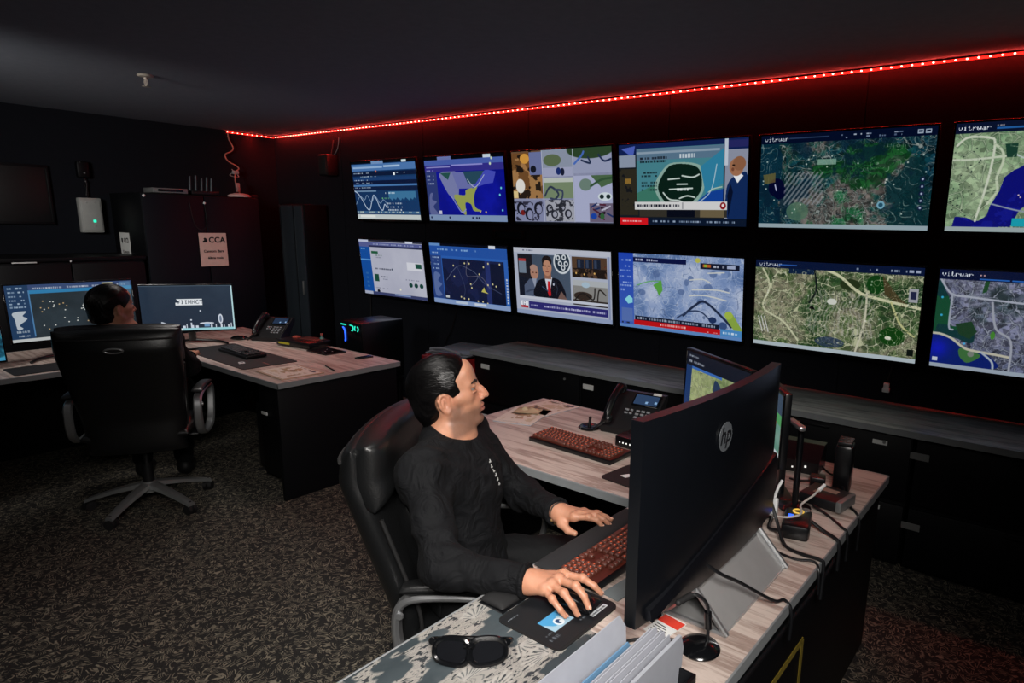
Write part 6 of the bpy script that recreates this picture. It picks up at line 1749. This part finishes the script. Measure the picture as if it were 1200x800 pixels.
def head_sdf():
    """head in its own frame: +x face, +y left, +z up, origin between the ears"""
    s = Sdf()
    s.ell((-.02, 0, .038), (.091, .074, .078), .02)
    s.ell((.008, 0, .028), (.078, .066, .074), .03)
    s.ell((.036, 0, -.03), (.052, .06, .085), .03)
    for y in (-1, 1):
        s.cone((-.004, y * .056, -.022), (.0, y * .053, -.058), .014, .014, .02)
        s.cone((.0, y * .052, -.058), (.06, y * .022, -.1), .016, .014, .025)
        s.cone((.055, y * .046, -.012), (.03, y * .058, -.012), .016, .014, .02)
        s.cone((.078, y * .012, .026), (.068, y * .046, .024), .010, .008, .016)
    s.ell((.0745, 0, -.102), (.017, .022, .016), .02)
    s.ell((.064, 0, .06), (.02, .05, .03), .03)
    for y in (-1, 1):
        s.ell((.089, y * .033, .006), (.014, .017, .011), .012, True)
    s.ell((.08, 0, -.056), (.012, .03, .03), .02)
    s.cone((.088, 0, .014), (.105, 0, -.02), .0078, .009, .012)
    s.cone((.102, 0, -.01), (.1135, 0, -.031), .009, .0098, .01)
    for y in (-1, 1):
        s.ell((.097, y * .0115, -.035), (.011, .0075, .0075), .008)
    for y in (-1, 1):
        s.ell((.0995, y * .0065, -.0445), (.005, .0035, .004), .004, True)
    s.ell((.0925, 0, -.0592), (.0095, .022, .0065), .006)
    s.ell((.0915, 0, -.0735), (.0095, .019, .0075), .006)
    s.ell((.1045, 0, -.0663), (.0105, .026, .0012), .0025, True)
    s.ell((.09, 0, -.086), (.008, .024, .006), .01, True)
    for y in (-1, 1):
        s.ell((.0765, y * .033, .0138), (.0125, .0168, .0066), .003)
        s.ell((.0765, y * .033, -.0038), (.012, .0165, .0055), .003)
    # ears
    n_ear = len(s.p)
    for y in (-1, 1):
        w = lambda a, b, dy=0: (a, y * (.071 + .012 * max(0, -(a + .002) * 40) + dy), b)
        s.ell((.0, y * .07, -.004), (.016, .006, .026), .008, rot=(0, 0, -y * .35))
        loop = [w(.012, -.006, -.003), w(.012, .014, .0), w(.004, .026, .002), w(-.009, .024, .004), w(-.017, .01, .004), w(-.015, -.01, .002), w(-.006, -.024, 0), w(.004, -.032, -.002), w(.01, -.026, -.004)]
        s.chain(loop, [.0045, .0045, .005, .005, .005, .005, .0055, .007, .006], .004)
        s.ell(w(.001, -.006, .008), (.0085, .008, .012), .005, True)
        s.cone(w(-.006, -.012, .003), w(-.004, .012, .003), .0035, .003, .004)
    e = Sdf(); e.p = s.p[n_ear:]; s.p = s.p[:n_ear] + Sdf.spread(e, .0035).moved(np.eye(3), (-.012, 0, -.012)).p
    # neck
    s.cone((-.022, 0, -.06), (-.05, 0, -.175), .056, .06, .025)
    for y in (-1, 1):
        s.cone((-.02, y * .05, -.05), (.0, y * .02, -.185), .016, .014, .025)
    s.ell((.012, 0, -.125), (.016, .014, .016), .02)
    return s

def hair_shape(line):
    cap = Sdf()
    cap.ell((-.022, 0, .04), (.102, .082, .087), .02)
    cap.ell((.008, 0, .036), (.084, .072, .082), .03)
    cap.ell((-.055, 0, -.01), (.062, .066, .075), .04)
    cap.cone((-.068, -.02, -.05), (-.066, -.02, -.098), .04, .026, .03)
    cap.cone((-.068, .02, -.05), (-.066, .02, -.098), .04, .026, .03)
    def f(P):
        d = cap(P)
        x, y, z = P[:, 0], P[:, 1], P[:, 2]
        ya = np.abs(y)
        ang = np.arctan2(z - .05, ya + .0)
        strand = np.sin(ya * 520 + z * 130 + 3 * np.sin(x * 60)) * .0005 + np.sin(ya * 230 - z * 90 + x * 40) * .0003
        d = d + strand * line.get('strand', 1)
        # the edge of the hair: forehead, temple, sideburn, round the ear, nape
        fx = np.interp(z, [-.13, -.1, -.05, -.02, .0, .012, .03, .05, .065, .085, .12], line['front'])
        fx = fx - line.get('temple', .0) * np.clip((ya - .03) / .04, 0, 1) * np.clip((z - .03) / .02, 0, 1)
        g = (x - fx) * .8
        ear = .030 - np.hypot((x + .014) * 1.05, (z + .016) * .85)
        ear = np.where(ya > .045, ear, -1)
        nape = line['nape'] - z
        h = .006
        d = np.maximum(d, g); d = np.maximum(d, ear * .9); d = np.maximum(d, nape * .8)
        return d
    return f

def grow(f, a):
    return lambda P: f(P) - a

def wrinkles(P, seed=0):
    x, y, z = P[:, 0], P[:, 1], P[:, 2]
    w = np.sin(38 * z + 22 * x + 3.1 * np.sin(19 * y + seed) + 2 * np.sin(31 * x)) * .5
    w += np.sin(55 * x - 41 * z + 3.5 * np.sin(23 * z + 17 * y + 1 + seed)) * .35
    w += np.sin(90 * y + 30 * z + 2.5 * np.sin(40 * x + seed)) * .2
    return w

def hand_sdf(wrist, fingers, thumb, elbow, palm_n, r=1.0):
    s = Sdf(); wrist = np.array(wrist); elbow = np.array(elbow)
    s.cone(elbow, wrist + (elbow - wrist) * .15, .045, .029, .02)
    s.cone(wrist + (elbow - wrist) * .15, wrist, .029, .026, .02)
    n = np.array(palm_n)
    mc = [np.array(f[0]) for f in fingers]
    for i, m in enumerate(mc):
        s.cone(wrist + (m - wrist) * .1 + (m - np.mean(mc, 0)) * .3, m - n * .003, .0195, .0125, .018)
    for i in range(3):
        s.cone(mc[i] - n * .003, mc[i + 1] - n * .003, .0115, .0115, .01)
    for i, f in enumerate(fingers):
        q = (1.0, 1.04, 1.0, .88)[i] * r
        rr = [.0108 * q, .0095 * q, .0084 * q, .0072 * q]
        f = [np.array(p) for p in f]
        s.cone(f[0], f[1], rr[0], rr[1], .006); s.cone(f[1], f[2], rr[1], rr[2], .004); s.cone(f[2], f[3], rr[2], rr[3], .004)
        s.ell(f[1] + n * .002, (.0102 * q,) * 3, .006); s.ell(f[0] + n * .003, (.0118 * q,) * 3, .008)
        d = (f[3] - f[2]) / np.linalg.norm(f[3] - f[2]); up = n - d * (n @ d); up /= np.linalg.norm(up)
        s.ell(f[3] + up * .0062 * q, (.0048, .0048, .0022), .0015, True)
    t = [np.array(p) for p in thumb]
    s.cone(wrist + (t[0] - wrist) * .25, t[0], .019, .0155, .018); s.cone(t[0], t[1], .0145, .0112, .01); s.cone(t[1], t[2], .0112, .0088, .006)
    return s

def nails(fingers, n, m, parent):
    n = np.array(n)
    for f in fingers:
        a, b = np.array(f[2]), np.array(f[3]); d = (b - a) / np.linalg.norm(b - a); up = n - d * (n @ d); up /= np.linalg.norm(up)
        c = b + up * .0058 + d * .001
        M4 = Matrix((d, np.cross(up, d), up)).transposed().to_4x4(); M4.translation = c
        mb = MB(); mb.m = M4
        mb.ball((0, 0, 0), (.0062, .0048, .0016), 8).build('fingernail', m, parent)

SKINC = np.array(srgb(178, 126, 100))
def face_colour(Rm, t, beard_shade=1.0, hands=()):
    Rm = np.array(Rm); t = np.array(t)
    def f(P):
        c = np.tile(SKINC, (len(P), 1))
        q = (P - t) @ Rm
        x, y, z = q[:, 0], q[:, 1], q[:, 2]; ya = np.abs(y)
        on = np.clip((z + .2) / .02, 0, 1) * (np.linalg.norm(q, axis=1) < .28)
        jaw = np.clip((-.045 - z) / .02, 0, 1) * np.clip((z + .135) / .015, 0, 1)
        jaw = np.maximum(jaw, np.clip((.03 - np.abs(x - .015)) / .02, 0, 1) * np.clip((-.02 - z) / .02, 0, 1) * np.clip((z + .135) / .015, 0, 1)) * np.clip((x + .02) / .015, 0, 1)
        lip0 = (np.abs(z + .066) < .022) & (ya < .032) & (x > .07)
        jaw = jaw * on
        c = c * (1 - beard_shade * .6 * jaw[:, None]) + np.array(srgb(70, 62, 60)) * (beard_shade * .6 * jaw[:, None]) * .6  # stubble, darkened further to paint in the shade along the jaw
        lip = np.exp(-((z + .066) / .0095) ** 2) * (ya < .026) * np.clip((x - .082) / .004, 0, 1) * on
        c = c * (1 - .75 * lip[:, None]) + np.array(srgb(160, 92, 80)) * (.75 * lip[:, None])
        red = (np.exp(-((x - .1) / .025) ** 2 - ((z + .022) / .02) ** 2) + .8 * np.exp(-((x) / .02) ** 2 - ((z + .004) / .03) ** 2) * (ya > .066)) * on
        c = c * (1 - .3 * red[:, None]) + np.array(srgb(196, 116, 92)) * (.3 * red[:, None])
        sock = np.exp(-((ya - .033) / .016) ** 2 - ((z - .0) / .012) ** 2) * (x > .05) * on
        return c * (1 - .25 * sock[:, None])
    return f

EYEW = mat('eye_white', srgb(112, 104, 98), .35); EYED = mat('eye_dark', srgb(22, 14, 10), .12); BROW = mat('eyebrow_hair', srgb(20, 16, 15), .6)
HAIR = hair_mat('black_hair', math.radians(47)); HAIR2 = hair_mat('dark_hair', math.radians(104)); SKIN = skin_mat('skin'); NAIL = mat('nail', srgb(206, 158, 136), .3)
SHIRT = cloth_mat('black_knit', srgb(5, 6, 9), 1.0); TROUS = cloth_mat('black_trousers', srgb(7, 8, 10), .4); SHOEM = mat('shoe_leather', srgb(14, 14, 15), .4)

def person(label, D):
    root = thing('person', label, 'person', D['root'], 0)
    off = np.array([*D['root']])
    yaw, pit, rol = D['head_rot']
    Rm = (Matrix.Rotation(yaw, 3, 'Z') @ Matrix.Rotation(-pit, 3, 'Y') @ Matrix.Rotation(rol, 3, 'X'))
    Rn = np.array(Rm); hc = np.array(D['head']) - off
    J = {k: np.array(v, float) - off for k, v in D['joints'].items()}
    head = head_sdf().moved(Rn, hc)
    T = Sdf()
    F = np.array([math.cos(D['yaw']), math.sin(D['yaw']), 0]); Lf = np.array([-F[1], F[0], 0]); U = np.array([0, 0, 1.0])
    E = D['yaw']
    pel, wai, che, nek = J['pelvis'], J['waist'], J['chest'], J['neck']
    def torso(s, g=0.0):
        s.ell(pel, (.12 + g, .165 + g, .12 + g), .05, rot=(0, 0, E))
        s.ell(wai, (.105 + g, .145 + g, .14 + g), .07, rot=(0, 0, E))
        s.ell(che, (.115 + g, .168 + g, .16 + g), .07, rot=(0, -.12, E))
        for sd, k in ((J['shR'], 'R'), (J['shL'], 'L')):
            s.cone(nek - U * .02, sd + U * .012, .062 + g, .058 + g, .05)
            s.ell(sd, (.066 + g, .066 + g, .07 + g), .04)
            s.cone(che + (sd - che) * .75 + F * .035 - U * .03, che + F * .06, .06 + g, .07 + g, .05)
        s.cone(nek - U * .09, nek + U * .005, .085 + g, .058 + g, .05)
        return s
    def arm(s, side, g=0.0, upto=1.0):
        sh, el, wr = J['sh' + side], J['el' + side], J['wr' + side]
        s.cone(sh, el, .056 + g, .043 + g * 1.3, .03)
        s.cone(el, wr + (el - wr) * (1 - upto), .044 + g * 1.3, .028 + g * 1.2 + (1 - upto) * .012, .03)
        return s
    def leg(s, side, g=0.0):
        hp, kn, an = J['hp' + side], J['kn' + side], J['an' + side]
        s.cone(hp, kn, .085 + g, .062 + g, .05); s.cone(kn, an, .06 + g, .042 + g, .03)
        return s
    body = head + torso(Sdf())
    for sd in 'RL':
        arm(body, sd); leg(body, sd)
    # hands
    for sd in 'RL':
        hd = D['hand' + sd]
        fg = [[np.array(p) - off for p in f] for f in hd['fingers']]; th = [np.array(p) - off for p in hd['thumb']]
        body = body + hand_sdf(J['wr' + sd], fg, th, J['el' + sd], hd['n'])
    lo = np.min([q[7] - q[8] for q in body.p], 0) - .02; hi = np.max([q[7] + q[8] for q in body.p], 0) + .02
    b = net_object('body', body, lo, hi, D['h'], SKIN, root, face_colour(Rn, hc, D['beard_shade']))
    for sd in 'RL':
        nails([[np.array(p) - off for p in f] for f in D['hand' + sd]['fingers']], D['hand' + sd]['n'], NAIL, root) if D.get('nails') else None
    # hair
    hf = hair_shape(D['hair'])
    hl = lambda P: hf((P - hc) @ Rn)
    net_object('hair', hl, hc - .16, hc + .16, D['hh'], D.get('hair_m', HAIR), root)
    M4 = Matrix.Translation(hc) @ Rm.to_4x4()
    for s in (-1, 1):
        mb = MB(); mb.m = M4
        mb.ball((.0725, s * .033, .005), .0122, 12); e = mb.build('eye', EYEW, root)
        mb = MB(); mb.m = M4
        mb.ball((.0795, s * .0335, .0052), (.0058, .0068, .0068), 10); mb.build('iris', EYED, e)
        mb = MB(); mb.m = M4
        mb.tube([(.0915, s * .014, .0235), (.0885, s * .03, .0285), (.0765, s * .051, .0255)], lambda q: .0052 - .0026 * q, 8); mb.build('eyebrow', BROW, root)
    # clothes
    sh = torso(Sdf(), .012)
    for sd in 'RL':
        arm(sh, sd, .009, .97)
    ncut = nek + U * .045
    nd = (U * .93 + F * .36 * D.get('collar', 1)); nd = nd / np.linalg.norm(nd)
    def shirt(P):
        wf = np.ones(len(P))
        for sd in 'RL':
            wf = np.minimum(wf, np.clip((np.linalg.norm(P - J['wr' + sd], axis=1) - .05) / .08, 0, 1))
        d = sh(P) + wrinkles(P, D['seed']) * .0058 * wf
        for sd in 'RL':
            el, wr = J['el' + sd], J['wr' + sd]; ax = (wr - el) / np.linalg.norm(wr - el)
            near = np.linalg.norm(P - wr, axis=1) < .09
            d = np.where(near, np.maximum(d, (P - wr) @ ax + .004), d)
        d = np.maximum(d, (P - ncut) @ nd)
        d = np.maximum(d, -(P[:, 2] - (pel[2] - .07)))
        return d
    lo = np.min([q[7] - q[8] for q in sh.p], 0) - .03; hi = np.max([q[7] + q[8] for q in sh.p], 0) + .03
    so = net_object('shirt', shirt, lo, hi, D['hs'], SHIRT, root)
    # ribbed neckline
    ring = []
    hn = np.array(D['collar_c']) - off if 'collar_c' in D else nek + U * .03
    ex = F - nd * (F @ nd); ex = ex / np.linalg.norm(ex); ey = np.cross(nd, ex)
    for k in range(25):
        a = 2 * PI * k / 24
        ring.append(tuple(hn + ex * .068 * math.cos(a) + ey * .066 * math.sin(a)))
    MB().tube(ring, .0085, 8, 0).build('neckband', SHIRT, so)
    for sd in 'RL':
        el, wr = J['el' + sd], J['wr' + sd]; ax = (wr - el) / np.linalg.norm(wr - el)
        u = Vector(ax).orthogonal().normalized(); v = Vector(ax).cross(u); c = Vector(wr - ax * .012)
        MB().tube([c + (u * math.cos(2 * PI * k / 20) + v * math.sin(2 * PI * k / 20)) * .0395 for k in range(21)], .008, 8, 0).build('cuff', SHIRT, so)
    tr = Sdf(); tr.ell(pel - U * .03, (.13, .178, .11), .05, rot=(0, 0, E))
    for sd in 'RL':
        leg(tr, sd, .014)
    def trousers(P):
        d = tr(P) + wrinkles(P, 5) * .004
        return np.maximum(d, (P[:, 2] - (pel[2] + .16)))
    lo = np.min([q[7] - q[8] for q in tr.p], 0) - .03; hi = np.max([q[7] + q[8] for q in tr.p], 0) + .03
    net_object('trousers', trousers, lo, hi, .008, TROUS, root)
    for sd in 'RL':
        an = J['an' + sd]; g = an.copy(); fz = -off[2]
        s = Sdf(); s.cone((an[0], an[1], fz + .05), np.array([an[0], an[1], fz + .04]) + F * .13, .045, .038, .03); s.cone((an[0], an[1], fz + .06), (an[0], an[1], fz + .1), .045, .046, .02)
        f2 = lambda P, s=s: np.maximum(s(P), fz + .004 - P[:, 2])
        net_object('shoe', f2, np.array([an[0] - .2, an[1] - .2, fz - .02]), np.array([an[0] + .2, an[1] + .2, fz + .18]), .008, SHOEM, root)
    return root, J, F, Lf

def seat_joints(O, yaw, dz=0.0, sh=None, neck=None):
    F = np.array([math.cos(yaw), math.sin(yaw), 0]); L = np.array([-F[1], F[0], 0]); U = np.array([0, 0, 1.0]); O = np.array([O[0], O[1], dz])
    p = lambda f, l, z: O + F * f + L * l + U * z
    return dict(pelvis=p(.0, 0, .565), waist=p(-.03, 0, .71), chest=p(-.055, 0, .87), neck=p(-.06, 0, 1.0), shR=p(-.05, -.19, .945), shL=p(-.05, .19, .945),
                hpR=p(.04, -.09, .54), hpL=p(.04, .09, .54), knR=p(.45, -.11, .555), knL=p(.45, .13, .555), anR=p(.42, -.1, .1), anL=p(.44, .14, .1)), p

# the man at the near desk
Y1m = math.radians(32)
J, p = seat_joints((-1.46, 1.35), Y1m)
J.update(neck=(-1.53, 1.345, 1.0), chest=(-1.51, 1.345, .865), waist=(-1.475, 1.35, .71), shR=(-1.44, 1.165, .95), shL=(-1.625, 1.51, .95),
         elR=(-1.245, 1.06, .775), wrR=(-1.0, 1.135, .788), elL=(-1.455, 1.62, .735), wrL=(-1.225, 1.53, .769))
man = dict(root=(-1.46, 1.35, 0), head=(-1.54, 1.355, 1.15), head_rot=(math.radians(47), math.radians(11), 0), yaw=Y1m, joints=J, h=.003, hh=.0028, hs=.0055, beard_shade=1.0, seed=0, nails=True, collar_c=(-1.532, 1.345, 1.035),
    hair=dict(front=[-.05, -.055, -.03, .014, .034, .04, .036, .044, .056, .066, .058], temple=.012, nape=-.105),
    handR=dict(n=(0, 0, 1), fingers=[
        [(-.94, 1.197, .802), (-.885, 1.206, .806), (-.858, 1.219, .789), (-.846, 1.233, .767)],
        [(-.93, 1.166, .806), (-.872, 1.16, .811), (-.847, 1.161, .793), (-.832, 1.16, .769)],
        [(-.932, 1.141, .802), (-.882, 1.127, .803), (-.855, 1.125, .784), (-.845, 1.133, .758)],
        [(-.942, 1.123, .793), (-.903, 1.107, .789), (-.879, 1.109, .769), (-.869, 1.117, .752)]],
        thumb=[(-.958, 1.2, .778), (-.925, 1.219, .766), (-.9, 1.222, .76)]),
    handL=dict(n=(.1, 0, 1), fingers=[
        [(-1.148, 1.512, 0.783), (-1.105, 1.53, 0.787), (-1.083, 1.545, 0.779), (-1.068, 1.553, .76)],
        [(-1.143, 1.532, 0.786), (-1.095, 1.552, 0.789), (-1.072, 1.566, 0.779), (-1.056, 1.575, .76)],
        [(-1.146, 1.552, 0.783), (-1.1, 1.573, 0.785), (-1.079, 1.586, 0.776), (-1.064, 1.594, 0.769)],
        [(-1.154, 1.571, 0.777), (-1.118, 1.59, 0.776), (-1.1, 1.601, 0.768), (-1.087, 1.608, 0.763)]],
        thumb=[(-1.185, 1.497, .755), (-1.152, 1.488, .744), (-1.127, 1.49, .742)]))
person('man in black long-sleeved shirt with slicked-back dark hair, hand on a mouse', man)
# his bracelet and the lettering on his chest
mroot = [o for o in SC.objects if o.name == 'person'][0]
wr, el = Vector(J['wrL']), Vector(J['elL']); ax = (wr - el).normalized(); u = ax.orthogonal().normalized(); v = ax.cross(u)
c = wr + ax * .004 - Vector(man['root'])
MB().tube([c + (u * math.cos(2 * PI * k / 24) + v * math.sin(2 * PI * k / 24)) * .031 for k in range(25)], .005, 8, 0).build('bracelet', mat('bracelet_cord', srgb(40, 34, 30), .5), mroot)
mb = MB()
for k in range(3):
    a = .9 + .5 * k; q = c + (u * math.cos(a + 2) + v * math.sin(a + 2)) * .034
    mb.ball(q, .0055, 6)
mb.build('bracelet_beads', mat('bead_gold', srgb(150, 120, 80), .35, metal=.5), mroot)

# small white print down the front of his shirt
so = [o for o in mroot.children if o.name.startswith('shirt')][0]
bpy.context.view_layer.update()
mb = MB()
for k, (px, py) in enumerate(((574, 541), (576, 547), (579, 552), (581, 557), (583, 562), (585, 567))):
    d = Vector(CAM_R @ Vector((px - 690, 425 - py, -761.257))).normalized()
    hit, q, nr, _ = so.ray_cast(Vector((0, 0, 1.68)) - Vector(man['root']), d)
    if hit:
        x = Vector((0, 0, 1)).cross(nr).normalized(); yv = nr.cross(x)
        M4 = Matrix((x, yv, nr)).transposed().to_4x4(); M4.translation = q + nr * .001; mb.m = M4
        mb.box((0, 0, 0), (.009, .004, .001)).box((.003 - .002 * (k % 3), .004, 0), (.003, .008, .001))
if mb.v:
    mb.build('shirt_print', mat('shirt_print_white', srgb(170, 172, 170), .7), mroot)

# the person at the far desk
Y2m = A1
J2, p2 = seat_joints((-4.27, 1.4), Y2m, .03)
J2.update(elR=tuple(p2(.1, -.26, .76)), elL=tuple(p2(.1, .26, .76)), wrR=tuple(p2(.34, -.2, .775)), wrL=tuple(p2(.34, .18, .775)))
def far_hand(l, s):
    q = lambda f, a, z: tuple(p2(f, l + s * a, z))
    return dict(n=(0, 0, 1), fingers=[[q(.42, -.03 + .02 * i, .785), q(.46, -.032 + .021 * i, .785), q(.485, -.033 + .021 * i, .775), q(.505, -.033 + .021 * i, .762)] for i in range(4)], thumb=[q(.39, -.05, .77), q(.42, -.06, .76), q(.44, -.06, .756)])
other = dict(root=(-4.27, 1.4, 0), head=(-4.2, 1.31, 1.185), head_rot=(math.radians(104), math.radians(3), 0), yaw=Y2m, joints=J2, h=.0045, hh=.004, hs=.008, beard_shade=.35, seed=3, hair_m=HAIR2,
    hair=dict(front=[-.05, -.05, -.03, .026, .028, .03, .056, .068, .076, .084, .08], temple=.0, nape=-.075, strand=2.2),
    handR=far_hand(-.2, -1), handL=far_hand(.18, 1))
J2['neck'] = (-4.195, 1.335, 1.03)
person('person with short dark hair seen from behind above the far chair', other)
# ------------------------------------------------------------------ camera (pixel frame 1200 x 800)
F_PX = 761.257; PPX, PPY = 690.0, 425.0
Rw = Matrix(((0.80446733, -0.14026999, 0.57719724), (0.59358332, 0.1535845, -0.78998142), (0.02216214, 0.97812889, 0.20681563)))
cam = bpy.data.cameras.new('camera'); co = bpy.data.objects.new('camera', cam); COL.objects.link(co)
cam.sensor_fit = 'HORIZONTAL'; cam.sensor_width = 36.0; cam.lens = F_PX * 36.0 / 1200
cam.shift_x = -(PPX - 600) / 1200; cam.shift_y = (PPY - 400) / 1200
M4 = Rw.to_4x4(); M4.translation = (0, 0, 1.68); co.matrix_world = M4
cam.clip_start = .02
SC.camera = co

# ------------------------------------------------------------------ light
def area(name, loc, target, sx, sy, col, pw, spread=180):
    l = bpy.data.lights.new(name, 'AREA'); l.shape = 'RECTANGLE'; l.size = sx; l.size_y = sy; l.color = col; l.energy = pw; l.spread = math.radians(spread)
    o = bpy.data.objects.new(name, l); COL.objects.link(o); o.location = loc
    d = Vector(target) - Vector(loc); o.rotation_euler = d.to_track_quat('-Z', 'Y').to_euler()
    return o
for nm, loc, tgt, sx, sy, col, pw, sp in LIGHTS:
    area(nm, loc, tgt, sx, sy, col, pw, sp)
wd = bpy.data.worlds.new('world'); SC.world = wd; wd.use_nodes = True
wd.node_tree.nodes['Background'].inputs[0].default_value = (.02, .022, .026, 1); wd.node_tree.nodes['Background'].inputs[1].default_value = .15
SC.view_settings.view_transform = 'Standard'; SC.view_settings.look = 'None'; SC.view_settings.gamma = 1.0; SC.view_settings.exposure = 0.0; SC.view_settings.use_curve_mapping = False
